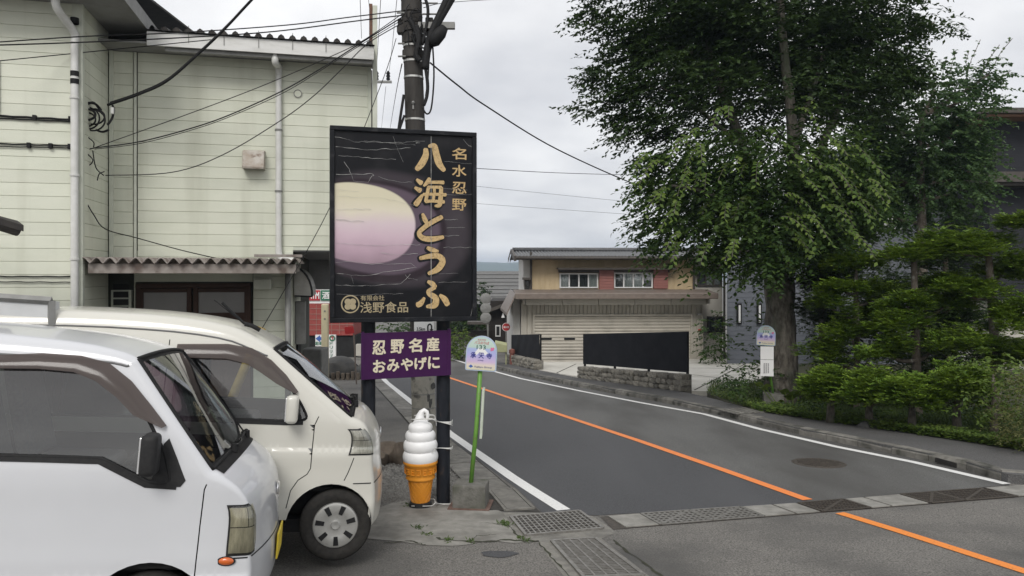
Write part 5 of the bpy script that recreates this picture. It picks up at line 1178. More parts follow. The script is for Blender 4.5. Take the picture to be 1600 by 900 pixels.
def bus_stop(base, topc, w_, label, yaw, detail=True, lean=None, mirror_panel=0):
    """base: ground point, topc: centre of head in world"""
    t = thing('bus_stop', label, 'bus stop', base, 0)
    k = w_ / .33
    bl = .35 * k; mb = MB(); mb.box((0, .1 * k, .125 * k), (bl, bl * .85, .25 * k), rz=yaw); mb.build('concrete_block', m_blk, t, bevel=.015)
    mb = MB(); mb.box((0, .1 * k, .012), (bl * 1.25, bl * 1.05, .012), rz=yaw); mb.build('base_plate', M('rusty_plate', (.10, .06, .045), (.16, .10, .08), scale=14, rough=.85), t)
    T = topc - base; lo = Vector((0, .1 * k, .24 * k)); hi = T + Vector((0, .04, -.2 * k))
    mb = MB(); mb.tube([lo, lo.lerp(hi, .5), T + Vector((0, .045, .05 * k))], .024 * k, 10); mb.build('pole', m_green, t, smooth=True)
    hd = link('head', None, t); hd.location = T; hd.rotation_euler = (0, lean if lean else 0, yaw)
    def arch(s, r_): 
        o = [(-.165 * s, -.185 * s)] + [(-.165 * s, .02 * s)] + [(-.165 * s * math.cos(a), .02 * s + .165 * s * math.sin(a)) for a in np.linspace(0, math.pi, 15)[1:-1]] + [(.165 * s, .02 * s), (.165 * s, -.185 * s)]; return rounded(o, r_, 3)
    mb = MB(); mb.prism(arch(k, .02 * k), lambda a, c: (a, -.015, c), lambda a, c: (a, .015, c)); mb.build('head_rim', m_rimb, hd)
    mb = MB(); mb.prism([(a * .93, c * .94) for a, c in arch(k, .02 * k)], lambda a, c: (a, -.018, c), lambda a, c: (a, -.012, c)); mb.build('printed_plate', m_stop, hd)
    mb = MB(); mb.prism([(-.085 * k, -.01 * k), (-.03 * k, .055 * k), (.02 * k, .06 * k), (.085 * k, -.01 * k), (.06 * k, .0), (.04 * k, -.02 * k), (.02 * k, .005 * k), (0, -.02 * k), (-.025 * k, .005 * k), (-.05 * k, -.02 * k)], lambda a, c: (a, -.0186, c), lambda a, c: (a, -.0175, c)); mb.build('mountain_print', m_whp, hd)
    Y = -.0192
    text('letter', 'バスのりば', 1, m_redp, hd, (-.0 * k, Y, .112 * k), bold=.01, fit=(.155 * k, .03 * k)); text('letter', 'BUS STOP', 1, m_redp, hd, (0, Y, .143 * k), bold=.01, fit=(.085 * k, .015 * k))
    text('letter', '133', 1, m_grnp, hd, (-.005 * k, Y, .066 * k), bold=.02, fit=(.095 * k, .042 * k))
    for ch, x in (('承', -.085), ('天', 0), ('寺', .085)): text('letter', ch, 1, m_navy, hd, (x * k, Y, -.022 * k), bold=.03, fit=(.056 * k, .058 * k))
    text('letter', 'JOTENJI', 1, m_navy, hd, (-.005 * k, Y, -.075 * k), bold=.01, fit=(.06 * k, .015 * k))
    text('letter', 'Fujikyu Group', 1, m_navy, hd, (.028 * k, Y, -.145 * k), bold=.015, fit=(.185 * k, .022 * k))
    mb = MB(); mb.prism([(-.13 * k, -.142 * k), (-.105 * k, -.122 * k), (-.08 * k, -.142 * k), (-.105 * k, -.158 * k)], lambda a, c: (a, -.0192, c), lambda a, c: (a, -.018, c)); mb.build('logo_mark', m_bluep, hd)
    for i_, (dx, dz) in enumerate(((.105, .058), (.12, .045), (.105, .04), (.125, .06))):
        mb = MB(); mb.add([(dx * k + .011 * k * math.cos(a), -.0190 - .0003 * i_, dz * k + .011 * k * math.sin(a)) for a in np.linspace(0, 2 * math.pi, 9)[:-1]], [tuple(range(8))]); mb.build('blossom_print', m_pink, hd)
    return t
mbp = G(735, 795); hc = P(752.5, 552, mbp.y + .08)
bs = bus_stop(mbp, hc, .33 * .98, 'leaning green bus stop pole with arched pastel head beside the near lane', R(-6), lean=R(3))
mb = MB(); a = P(755.5, 607, mbp.y + .2) - mbp; c = P(752, 682, mbp.y + .2) - mbp; mb.box((a + c) / 2, (.025, .24, .5), M4=Matrix.Rotation(R(3), 3, 'Y')); mb.build('timetable_plate', M('pale_green_plate', (.50, .55, .46), (.42, .47, .38), scale=9, rough=.5), bs)
p2 = Gz(1211, 637, KH); hc2 = P(1197, 524, p2.y)
bs2 = bus_stop(p2, hc2, .36, 'smaller looking green bus stop pole in front of the big tree trunk', R(-14), lean=R(2))
for v0, v1 in ((541, 562), (562, 588)):
    a = P(1198.5, (v0 + v1) / 2, p2.y - .05) - p2; mb = MB(); mb.box(a, (.25, .02, (v1 - v0) / F * p2.y - .01), rz=R(-14)); tp = mb.build('timetable_plate', m_whp, bs2)
    if v0 > 550:
        mb = MB()
        for k in range(4): mb.box(a + Vector((-.06 + .04 * k, -.016, 0)), (.025, .004, .2), rz=R(-14))
        mb.build('timetable_print', M('grey_print', (.2, .2, .2), (.5, .5, .5), scale=120, lo=.45, hi=.55), tp)
# ---------------------------------------------------------------- utility pole, wires
m_pole = M('weathered_dark_pole', (0.035, 0.033, 0.031), (0.06, 0.056, 0.052), scale=9, rough=0.85, bump=.3, bscale=50, stretch=(1, 1, .25), c3=(0.085, 0.08, 0.075), s3=7, lo3=.55, hi3=.75, spec=.15)
m_wrap = M('pale_pole_wrap', (0.26, 0.25, 0.215), (0.34, 0.325, 0.28), scale=8, rough=0.7, c3=(0.10, 0.095, 0.085), s3=10, lo3=.56, hi3=.68)
pd = 9.7; pb = G(665, 490 + 2320 / pd); pt_ = P(640, -90, pd)
pole = thing('utility_pole', 'dark utility pole with many cables behind the black signboard', 'utility pole', pb)
def pc(v): # centre of pole at pixel row v (world), local
    z = CAMZ - (v - HZ) / F * pd; t = (z - pb.z) / (pt_.z - pb.z); p = pb.lerp(pt_, t); return p - pb, .158 - .045 * t
L0, r0 = pc(520); L1, r1 = pc(-90); Lb = Vector((0, 0, 0))
mb = MB(); mb.tube([L0 + Vector((0, 0, 0)), (L0 + L1) / 2, L1], [r0, (r0 + r1) / 2, r1], 24); mb.build('shaft', m_pole, pole, smooth=True, ang=60)
mb = MB(); mb.tube([Vector((0, 0, -.2)), L0], [.162, r0 + .003], 24); mb.build('wrapped_foot', m_wrap, pole, smooth=True, ang=60)
def ring(v, hh, mat, grow=.006, name='band'):
    c, r_ = pc(v); mb = MB(); mb.lathe([(r_, -hh), (r_ + grow, -hh), (r_ + grow, hh), (r_, hh)], 24, c); mb.build(name, mat, pole)
for v in (97, 122, 188, 73): ring(v, .012, m_hub)
for v in (614, 636, 655): ring(v, .006, m_grey, .006)
for v, hh in ((86, .05), (62, .06), (45, .05), (30, .06), (12, .07), (-6, .06)): ring(v, hh, m_pole, .018, 'clamp')
def atp(u, v, dd=0.0): return P(u, v, pd + dd) - pb
mb = MB(); mb.bx(-.05, .42, -.05, .02, -.04, .04); o = mb.build('cross_arm', m_grey, pole); o.location = atp(660, 41, -.12)
for (u, v, a, b_, c) in ((671, 42, .1, .1, .22), (628, 38, .1, .1, .12), (627, 47, .1, .12, .1), (668, 65, .08, .1, .08)):
    mb = MB(); mb.box(atp(u, v, -.05), (a, b_, c)); mb.build('bracket_box', m_pole, pole, bevel=.01)
mb = MB(); c = atp(684, 57, -.25); mb.tube([c + Vector((.09, 0, .12)), c + Vector((.03, 0, .04)), c + Vector((-.05, 0, -.06)), c + Vector((-.08, 0, -.11))], [.05, .085, .085, .04], 12); mb.build('splice_case', m_black, pole, smooth=True)
for (u0, u1, v) in ((622, 634, 88), (622, 632, 68), (660, 672, 60), (620, 632, 20), (660, 690, 22), (660, 684, 5)):
    mb = MB(); mb.tube([atp(u0, v, -.12), atp(u1, v, -.12)], .012, 6); mb.build('step_bolt', m_grey, pole)
random.seed(11)
for k in range(16):   # tangle of short leads on the pole head
    u0, v0 = random.uniform(632, 662), random.uniform(5, 75); pts = [atp(u0 + random.uniform(-9, 9) * (j > 0), v0 + j * random.uniform(3, 12), -.16 - .03 * random.random()) for j in range(4)]
    mb = MB(); mb.tube(catmull(pts, 4), random.choice((.006, .008, .012)), 5); mb.build('lead', m_cable, pole, smooth=True)
for pts, r_ in (([(664, 108), (671, 62), (690, 18), (712, -30)], .05), ([(666, 90), (678, 50), (700, 8), (716, -25)], .04), ([(668, 70), (684, 40), (706, 2), (722, -28)], .03), ([(660, 70), (668, 30), (667, 5), (655, -20)], .02),
                ([(664, 100), (668, 130), (667, 150), (662, 165)], .022), ([(676, 70), (678, 120), (674, 168), (667, 178), (660, 168)], .011), ([(671, 75), (669, 120), (665, 150)], .009), ([(631, 148), (626, 180), (621, 215)], .018), ([(632, 180), (625, 200), (620, 220)], .016),
                ([(650, 40), (655, 60), (650, 85), (656, 95)], .035), ([(640, 30), (650, 50), (655, 75)], .03)):
    mb = MB(); mb.tube(catmull([atp(u, v, -.17) for u, v in pts], 6), r_, 8); mb.build('riser_cable', m_cable, pole, smooth=True)
c, r_ = pc(168); mb = MB(); mb.box(c + Vector((0, -r_ - .005, 0)), (.02, .02, .1)); mb.lathe([(.012, -.02), (.022, 0), (.012, .02)], 10, c + Vector((0, -r_ - .02, .03))); mb.build('ground_clip', m_grey, pole)
# distance sign with turn-back arrow, fixed to the pole
sgn_o = P(662.5, 512, pd - .22); ds = thing('distance_sign', 'small white sign with a turn back arrow between the two boards', 'sign', sgn_o, R(8))
mb = MB(); mb.bx(-.125, .125, -.01, .01, -.2, .075); mb.build('plate', m_whp, ds)
text('letter', '3.5km', 1, m_black, ds, (-.04, -.0125, -.015), bold=.02, fit=(.105, .042))
mb = MB(); ribbon(mb, [(.05, -.06), (.05, .02), (.075, .045), (.095, .02), (.095, -.03)], [.018] * 5, -.0125); mb.add([(.07, -.013, -.02), (.12, -.013, -.02), (.095, -.013, -.055)], [(0, 1, 2)]); mb.build('arrow', m_black, ds, fix=False)
m_peel = M('peeled_patch', (.05, .05, .05), (.12, .12, .11), scale=20, rough=.8)
for (u, v, w_, h_) in ((668, 622, 8, 12), (672, 630, 7, 16), (676, 604, 8, 10), (669, 645, 5, 8)):
    c = atp(u, v, -.155); n = 9; mb = MB(); a0 = random.random()
    mb.add([(c.x + w_ / F * pd * .6 * math.cos(a) * random.uniform(.5, 1.1), c.y + abs(c.x - L0.x) * .3 - .012, c.z + h_ / F * pd * .6 * math.sin(a) * random.uniform(.5, 1.1)) for a in np.linspace(0, 2 * math.pi, n + 1)[:-1]], [tuple(range(n))]); mb.build('peeled_sticker', m_peel, pole, fix=False)

def wire(pts, r_, label, group=None, n=8, name='overhead_wire'):
    w = [P(u, v, d) for u, v, d in pts]; mb = MB(); mb.tube(catmull(w, n) if len(w) > 2 else w, r_ * .68, 6); o = mb.build(name, m_cable, None, smooth=True, sub=w[0]); o.location = w[0]; tag(o, label, 'wire', group); return o
wire([(168, 164, 9.2), (215, 148, 9.15), (260, 127, 9.1), (310, 84, 9.0), (350, 46, 8.9), (393, 0, 8.8), (450, -60, 8.6)], .023, 'thick black service cable sweeping up from the pale green wall')
wire([(172, 160, 9.22), (216, 145, 9.16), (262, 123, 9.11), (312, 80, 9.01), (352, 42, 8.91), (396, -4, 8.8), (454, -64, 8.6)], .012, 'thin black cable lashed along the thick service cable')
wire([(-20, 67, 8.0), (130, 57, 8.6), (280, 51, 9.0), (450, 39, 9.4), (545, 27, 9.6), (628, 17, 9.6)], .011, 'topmost thin wire running from the pole head to the left edge')
wire([(-20, 71, 8.0), (130, 66, 8.6), (300, 58, 9.0), (430, 49, 9.4), (555, 33, 9.6), (628, 24, 9.6)], .012, 'second thin wire from the top running from the pole to the left edge')
wire([(-20, 97, 8.0), (90, 86, 8.6), (220, 73, 9.0), (330, 62, 9.3)], .009, 'thin wire low across the left wing siding ending at the roof')
wire([(628, 22, 9.6), (566, 64, 9.4), (513, 90, 9.35), (410, 134, 9.3), (300, 176, 9.2), (150, 230, 9.05)], .008, 'upper drop wire from pole to bracket on the pale green corner')
wire([(628, 27, 9.6), (561, 69, 9.4), (500, 108, 9.35), (439, 143, 9.3), (360, 179, 9.2), (300, 200, 9.2), (220, 221, 9.1), (148, 231, 9.05)], .012, 'thick middle drop wire from pole to bracket on the pale green corner')
wire([(630, 30, 9.6), (556, 75, 9.4), (495, 114, 9.35), (439, 147, 9.3), (360, 182, 9.2), (300, 203, 9.2), (220, 224, 9.1), (148, 233, 9.05)], .007, 'thin drop wire just under the thick middle drop wire')
wire([(630, 35, 9.6), (575, 68, 9.5), (530, 112, 9.4), (490, 150, 9.3), (439, 188, 9.3), (350, 241, 9.2), (270, 269, 9.2), (165, 274, 9.2)], .009, 'lowest drop wire sagging from pole to the pale green wall')
wire([(619, 60, 9.6), (595, 133, 9.4), (515, 325, 9.2), (408, 516, 9.0)], .007, 'straight stay wire running down behind the signboard to the cream van roof', name='stay_wire')
mb = MB(); a, c = P(409, 512, 9.0), P(395, 545, 8.97); mb.tube([c + (c - a) * 3, c, a], .055, 10); o = mb.build('stay_sleeve', M('yellow_sleeve', (.50, .36, .10), (.4, .28, .08), scale=12, rough=.6), None, smooth=True, sub=c); o.location = c; tag(o, 'yellow plastic sleeve on the stay wire above the cream van roof', 'sleeve')
wire([(672, 98, 9.6), (715, 133, 10), (760, 166, 11), (870, 233, 13), (1000, 291, 15), (1060, 306, 16)], .016, 'black cable descending from the pole to the right into the tree')
wire([(663, 258, 18), (743, 263, 20), (870, 270, 22), (1010, 274, 24), (1120, 276, 26)], .013, 'level cable passing behind the signboard toward the tree')
wire([(663, 280, 24), (745, 291, 24), (1000, 317, 24), (1120, 328, 25)], .007, 'thin far wire just under the level cable')
wire([(663, 309, 24), (745, 318, 24), (1000, 336, 24), (1120, 344, 25)], .007, 'lowest thin far wire right of the signboard')
wire([(662, 12, 9.6), (700, 4, 12), (790, -2, 16), (900, -8, 22)], .008, 'thin wire leaving the pole head at the top edge')
# far cross arm with insulators between building and pole
fp = P(577, 128, 30); far = thing('far_pole', 'cross arm with two dark insulators seen between the building and the pole', 'utility pole', (fp.x, fp.y, h(fp.x, fp.y)))
def fpx(u, v): return P(u, v, 30) - far.location
mb = MB(); mb.tube([Vector((0, 0, 0)), fpx(576, 110)], [.18, .14], 14); mb.build('shaft', m_pole, far, smooth=True)
mb = MB(); a, c = fpx(570, 128), fpx(612, 128); mb.box((a + c) / 2, ((c - a).x, .1, .09)); mb.build('cross_arm', m_grey, far)
for u in (588.5, 606.5):
    mb = MB(); c = fpx(u, 124); mb.lathe([(.02, -.05), (.09, 0), (.06, .08), (.09, .12), (.06, .2), (.09, .24), (.03, .34)], 10, c); mb.build('insulator', m_black, far, smooth=True)
for pts, lab in (([(588, 116, 30), (596, -20, 18)], 'left wire rising from the far insulators'), ([(607, 117, 30), (612, 80, 28), (622, -20, 18)], 'right wire rising from the far insulators'), ([(565, 60, 26), (562, -20, 18)], 'faint wire rising beside the rusty strip at the building end'),
                 ([(586, 132, 30), (583, 210, 60)], 'thin wire falling from the left far insulator'), ([(603, 135, 30), (595, 210, 60)], 'thin wire falling from the right far insulator'), ([(628, 100, 9.8), (618, 150, 20), (608, 210, 40)], 'wire falling left of the dark pole shaft'), ([(575, -10, 20), (581, 60, 40), (584, 130, 60)], 'faint wire at the very end of the pale green wall')):
    wire(pts, .012, lab)
# cables and bracket on the building corner
bk = P(150, 185, 9.15); cb = thing('cable_coil', 'tangled coil of black cable on the pale green corner', 'cable coil', bk)
random.seed(5)
for k in range(5):
    mb = MB(); pts = []; rr = random.uniform(.08, .14); ox, oz = random.uniform(-.04, .05), random.uniform(-.05, .04)
    for j in range(18): a = 2 * math.pi * j / 15 + k; pts.append((ox + rr * 1.1 * math.cos(a), -.1 - .02 * k + .01 * j / 18, oz + rr * math.sin(a) * (.8 + .2 * math.sin(k)) - .02))
    mb.tube(catmull(pts, 3), random.choice((.01, .014)), 6); mb.build('loop', m_cable, cb, smooth=True)
for pts in ([(122, 185, 8.95), (130, 168, 8.95), (145, 160, 9.0), (155, 170, 9.1), (160, 178, 9.12)], [(122, 182, 8.95), (132, 163, 8.95), (148, 162, 9.0), (158, 172, 9.1)], [(176, 165, 9.2), (178, 172, 9.15), (175, 185, 9.15), (168, 195, 9.12)], [(150, 203, 9.1), (160, 206, 9.1), (170, 203, 9.1)]):
    mb = MB(); mb.tube(catmull([P(*q) - bk for q in pts], 5), .014, 6); mb.build('tail', m_cable, cb, smooth=True)
mb = MB(); mb.tube([P(175.5, 168, 9.12) - bk, P(175.5, 178, 9.12) - bk], .022, 8); mb.build('white_splice', m_pvc, cb)
bk2 = P(138, 232, 9.0); cb2 = thing('wire_bracket', 'small wire bracket with loose leads below the cable coil', 'bracket', bk2)
for pts in ([(122, 230, 8.9), (136, 233, 9.0), (148, 231, 9.05)], [(125, 212, 8.9), (133, 212, 8.95), (146, 222, 9.0), (146, 230, 9.0)], [(130, 235, 8.95), (132, 255, 8.95), (128, 290, 8.9), (124, 340, 8.9), (119, 392, 8.9)], [(145, 235, 9.0), (150, 262, 9.05), (162, 274, 9.15)], [(136, 240, 8.95), (145, 250, 9.0), (139, 258, 9.0), (130, 250, 8.95)], [(152, 282, 9.1), (155, 272, 9.1), (163, 268, 9.15)],
            [(122, 316, 8.9), (132, 313, 8.95), (146, 335, 9.0), (165, 358, 9.3), (215, 372, 9.6), (280, 390, 9.75), (340, 404, 9.8)]):
    mb = MB(); mb.tube(catmull([P(*q) - bk2 for q in pts], 5), .007, 5); mb.build('lead', m_cable, cb2, smooth=True)
# low roof corner and box body at the left edge
rc = P(10, 358, 6.0); ro = thing('lean_to_roof', 'dark roof corner with gutter poking in at the left edge', 'roof', (rc.x, rc.y, h(rc.x, rc.y)))
mb = MB(); A = [P(37, 352, 6.0), P(-140, 300, 5.4), P(-140, 300, 7.5), P(28, 345, 7.6)]; A = [a - ro.location for a in A]; mb.add(A + [a + Vector((0, 0, -.05)) for a in A], [(0, 1, 2, 3), (7, 6, 5, 4), (0, 1, 5, 4), (1, 2, 6, 5), (2, 3, 7, 6), (3, 0, 4, 7)]); mb.build('roof_sheet', m_roofblk, ro)
mb = MB(); mb.tube([P(29, 360, 6.02) - ro.location, P(-140, 306, 5.42) - ro.location], .05, 10); mb.build('gutter', m_roofblk, ro, smooth=True)
mb = MB(); mb.tube([P(-120, 320, 6.4) - ro.location, P(-120, 900, 6.4) - ro.location], .05, 8); mb.build('post', m_grey, ro)
cc = P(40, 500, 5.55); bxo = thing('truck_box', 'grey aluminium truck box body behind the nearest van roof', 'truck', (cc.x - 1, cc.y, h(cc.x, cc.y)))
m_alu = M('aluminium_panel', (.56, .57, .57), (.50, .51, .51), scale=5, rough=.45, metal=.2)
q0 = P(82, 470, 5.5) - bxo.location; q1 = P(-300, 445, 5.2) - bxo.location
mb = MB(); zt0, zt1 = q0.z, q1.z; zb0 = .45
def ql(t, z): return Vector((q0.x + (q1.x - q0.x) * t, q0.y + (q1.y - q0.y) * t, z))
mb.add([ql(0, zb0), ql(1, zb0), ql(1, zt1), ql(0, zt0)] + [p + Vector((-.02, .12, -.01)) for p in (ql(0, zb0), ql(1, zb0), ql(1, zt1), ql(0, zt0))], [(0, 1, 2, 3), (4, 5, 6, 7), (0, 1, 5, 4), (1, 2, 6, 5), (2, 3, 7, 6), (3, 0, 4, 7)]); mb.build('box_body', m_alu, bxo)
mb = MB(); mb.tube([ql(0, zb0) + Vector((0, -.01, 0)), ql(0, zt0) + Vector((0, -.01, 0))], .03, 4); mb.tube([ql(0, zt0) + Vector((0, -.01, 0)), ql(1, zt1) + Vector((0, -.01, 0))], .03, 4); mb.build('edge_rail', m_grey, bxo)
for t in (.15, .7):
    mb = MB(); c = ql(t, .27); mb.lathe([(.1, -.05), (.26, -.05), (.27, 0), (.26, .08), (.1, .08)], 24, (c.x, c.y + .15, c.z), 'y'); mb.build('wheel', m_tyre, bxo)
mb = MB(); mb.add([ql(0, .3), ql(1, .3), ql(1, .45), ql(0, .45)] + [p + Vector((0, .3, 0)) for p in (ql(0, .3), ql(1, .3), ql(1, .45), ql(0, .45))], [(0, 1, 2, 3), (4, 5, 6, 7), (0, 1, 5, 4), (1, 2, 6, 5), (2, 3, 7, 6), (3, 0, 4, 7)]); mb.build('chassis', m_black, bxo)
# ---------------------------------------------------------------- house with garage
m_beige = M('beige_cladding', (0.40, 0.375, 0.32), (0.44, 0.41, 0.35), scale=3, rough=0.6, c3=(0.26, 0.24, 0.2), s3=1.2, lo3=.5, hi3=.8, stretch=(1, 1, .4))
m_shut = M('beige_roller_shutter', (0.45, 0.42, 0.355), (0.49, 0.455, 0.39), scale=2, rough=0.5, c3=(0.30, 0.275, 0.23), s3=1.5, lo3=.5, hi3=.8)
m_tan = M('tan_cladding', (0.50, 0.39, 0.235), (0.54, 0.425, 0.265), scale=2.5, rough=0.7, c3=(0.42, 0.325, 0.19), s3=1.1, lo3=.5, hi3=.8, stretch=(2, 1, .5))
m_white = M('white_wall', (0.62, 0.61, 0.58), (0.55, 0.54, 0.51), scale=3, rough=.8)
m_greyw = M('grey_render', (0.42, 0.40, 0.36), (0.46, 0.44, 0.39), scale=2, rough=.85)
m_tile = M('dark_roof_tiles', (0.05, 0.052, 0.055), (0.10, 0.102, 0.105), scale=8, rough=.45)
m_bark_t = M('dark_brown_trim', (0.05, 0.042, 0.036), (0.07, 0.06, 0.05), scale=8, rough=.6)
m_gutb = M('brown_gutter', (0.15, 0.12, 0.10), (0.19, 0.155, 0.13), scale=6, rough=.5)
m_redbox = M('faded_red_shutter_box', (0.29, 0.12, 0.10), (0.26, 0.105, 0.09), scale=5, rough=.55)
m_alum = M('white_window_frame', (0.66, 0.66, 0.65), rough=.4)
m_curt = M('pale_curtain', (0.50, 0.50, 0.48), (0.72, 0.72, 0.70), scale=3, stretch=(9, 1, .2), rough=.9)
m_pane = mat_glass('house_glass', (0.82, 0.85, 0.85), 0.05)
YH = R(3.0); hd_ = 30.5
H0 = P(835, 568, hd_); eh1 = Vector((math.cos(YH), math.sin(YH), 0))
def hp(u, v, off=0.0):
    U = (u - 800) / F; nx, ny = -math.sin(YH), math.cos(YH); c = H0.x * nx + H0.y * ny + off; d = c / (U * nx + ny); p = P(u, v, d); q = p - H0; return q.x * eh1.x + q.y * eh1.y, p.z - H0.z
house = thing('house_with_garage', 'tan upper floor house above a wide beige roller shutter garage', 'house', H0, YH)
def hbox(u0, u1, v0, v1, y0, y1, name, mat, off=0.0, parent=None, bevel=0.0):
    x0, z1 = hp(u0, v0, off); x1, z0 = hp(u1, v1, off); mb = MB(); mb.bx(x0, x1, y0, y1, z0, z1); return mb.build(name, mat, parent or house, bevel=bevel)
x0, z1 = hp(816, 462); x1, _ = hp(1098, 462); xs0, zs1 = hp(835.5, 494); xs1, _ = hp(1080, 492); xm0, _ = hp(803, 500)
# garage body
mb = MB(); mb.bx(x0, x1, .16, 6.5, -.2, z1); mb.build('garage_wall', m_beige, house)
def ribs(xa, xb, za, zb, name='ribbed_cladding'):
    mb = MB(); n = max(1, int((xb - xa) / .16)); p = (xb - xa) / n; row = []
    for k in range(n): row += [(xa + k * p, .12), (xa + k * p + p * .72, .12), (xa + k * p + p * .76, .155), (xa + k * p + p * .96, .155)]
    row += [(xb, .12)]; mb.grid([[(a, b, za) for a, b in row], [(a, b, zb) for a, b in row]]); mb.build(name, m_beige, house)
ribs(x0, xs0 - .06, -.2, z1); ribs(xs1 + .06, x1, -.2, z1); ribs(xs0 - .06, xs1 + .06, zs1 + .06, z1)
mb = MB(); mb.bx(x1 - .02, x1 + .04, .08, .18, -.2, z1); mb.bx(x0 - .04, x0 + .02, .08, .18, -.2, z1); mb.build('corner_trim', m_beige, house)
mb = MB(); mb.bx(xs0 - .06, xs0, .0, .2, -.1, zs1 + .06); mb.bx(xs1, xs1 + .06, .0, .2, -.1, zs1 + .06); mb.bx(xs0, xs1, .0, .2, zs1, zs1 + .06); sf = mb.build('shutter_frame', m_beige, house)
mb = MB(); ns = 15; rws = []; hh = zs1 / ns
for k in range(ns):
    for (t, yy) in ((0.0, .15), (.1, .11), (.5, .10), (.85, .115), (.95, .15)): rws.append([(xs0, yy, (k + t) * hh), (xs1, yy, (k + t) * hh)])
rws.append([(xs0, .15, zs1), (xs1, .15, zs1)]); mb.grid(rws); sh = mb.build('roller_shutter', m_shut, house)
mb = MB(); mb.bx(xs0, xs1, .08, .16, -.03, .06); mb.build('bottom_rail', m_beige, sh)
for u in (854, 890.5, 1064): hbox(u - 8.5, u + 8.5, 528, 531.5, .088, .12, 'mail_slot', m_black, parent=sh, bevel=.01)
mb = MB(); mb.bx(xm0, x0 - .04, .6, 6.4, -.2, z1 - .1); mb.build('white_side_wall', m_white, house)
# garage eave: gutter, fascia, sloping left verge
gx0, gz1 = hp(805, 458, -.8); gx1, gz0 = hp(1121, 467, -.8)
mb = MB(); mb.bx(gx0, gx1, -.95, -.8, gz0, gz1); mb.build('gutter', m_gutb, house, bevel=.03)
mb = MB(); mb.add([(gx0, -.9, gz1 - .02), (gx1, -.9, gz1 - .02), (gx1, .6, gz1 + .12), (gx0, .6, gz1 + .12), (gx0, -.9, gz1 - .1), (gx1, -.9, gz1 - .1), (gx1, .6, gz1 + .04), (gx0, .6, gz1 + .04)], [(0, 1, 2, 3), (4, 5, 6, 7), (0, 1, 5, 4), (1, 2, 6, 5), (2, 3, 7, 6), (3, 0, 4, 7)]); mb.build('garage_roof', m_gutb, house)
fx0, fz1 = hp(821, 466, -.5); fx1, fz0 = hp(1104, 476, -.5); mb = MB(); nb = 5
for k in range(nb): a = fx0 + (fx1 - fx0) * k / nb; mb.bx(a + .01, a + (fx1 - fx0) / nb - .01, -.55, .1, fz0, fz1 + .05)
mb.build('fascia_box', m_beige, house)
for xx in (fx0 - .12, fx1 + .02): mb = MB(); mb.bx(xx, xx + .1, -.6, .1, fz0 + .04, fz1 + .05); mb.build('fascia_end', m_beige, house)
lx0, lz0 = hp(791, 488, -.5); mb = MB(); A = [(gx0, -.9, gz1 - .02), (gx0, 3.0, gz1 + .1), (lx0 - .1, 3.0, lz0 + .05), (lx0, -.9, lz0)]; mb.add(A + [(a, b, c - .12) for a, b, c in A], [(0, 1, 2, 3), (7, 6, 5, 4), (0, 1, 5, 4), (1, 2, 6, 5), (2, 3, 7, 6), (3, 0, 4, 7)]); mb.build('side_verge', m_gutb, house)
# upper floor
UO = 1.0
ux0, uz0 = hp(829.5, 460, UO); ux1, uz1 = hp(1083.5, 398, UO); uxa, _ = hp(1131, 440, UO); uxl, _ = hp(818, 440, UO)
mb = MB(); mb.bx(ux0, ux1, UO + .03, 4.5, uz0 - .3, uz1 - .06); mb.build('upper_wall', m_tan, house)
mb = MB(); n = int((ux1 - ux0) / .2); p = (ux1 - ux0) / n; row = []
for k in range(n): row += [(ux0 + k * p, UO), (ux0 + k * p + p * .85, UO), (ux0 + k * p + p * .88, UO + .008), (ux0 + k * p + p * .97, UO + .008)]
row += [(ux1, UO)]; mb.grid([[(a, b, uz0 - .3) for a, b in row], [(a, b, uz1 - .06) for a, b in row]]); mb.build('ribbed_cladding', m_tan, house)
mb = MB(); mb.bx(uxl, ux0 - .003, UO + .15, 4.4, uz0 - .3, uz1 - .06); mb.build('white_side_wall', m_white, house)
mb = MB(); mb.bx(ux1, uxa, UO + .2, 4.5, -.2, uz1 - .06); mb.build('annex_wall', m_greyw, house)
for u in (829.5, 1083.5, 1131): X, _ = hp(u, 440, UO); mb = MB(); mb.tube([(X, UO - .06, -.2 if u > 1090 else uz0 - .2), (X, UO - .06, uz1 + .1)], .05, 8); mb.build('drain_pipe', m_bark_t, house)
def window4(u0, u1, v0, v1, n, off, mat_f, par=house, dark=()):
    xa, zb = hp(u0, v0, off); xb, za = hp(u1, v1, off); f = .05
    mb = MB(); mb.bx(xa, xb, off - .1, off - .02, za, za + f); mb.bx(xa, xb, off - .1, off - .02, zb - f, zb); mb.bx(xa, xa + f, off - .1, off - .02, za + f, zb - f); mb.bx(xb - f, xb, off - .1, off - .02, za + f, zb - f); w_ = mb.build('window', mat_f, par)
    for k in range(1, n): X = xa + (xb - xa) * k / n; mb = MB(); mb.bx(X - .03, X + .03, off - .085, off - .025, za + f, zb - f); mb.build('mullion', mat_f, w_)
    for k in range(n):
        X0, X1 = xa + (xb - xa) * k / n + .02, xa + (xb - xa) * (k + 1) / n - .02
        mb = MB(); mb.bx(X0, X1, off - .06, off - .055, za + f, zb - f); mb.build('pane', m_pane, w_)
        mb = MB(); rw = []
        for j in range(17): rw.append((X0 + (X1 - X0) * j / 16, off - .03 + .012 * math.sin(j * 1.3 + k)))
        mb.grid([[(a, b, za + f) for a, b in rw], [(a, b, zb - f) for a, b in rw]]); mb.build('curtain', m_seat if k in dark else m_curt, w_, smooth=True)
    return w_
window4(874, 934, 427, 450, 4, UO, m_alum, dark=(1, 2)); window4(959, 1019, 426, 450, 4, UO, m_alum, dark=(0, 3)); window4(1089, 1127, 421.5, 446.5, 3, UO + .2, m_bark_t, dark=(0,)); window4(1104, 1130, 494, 520, 2, UO + .2, m_bark_t, dark=(0, 1))
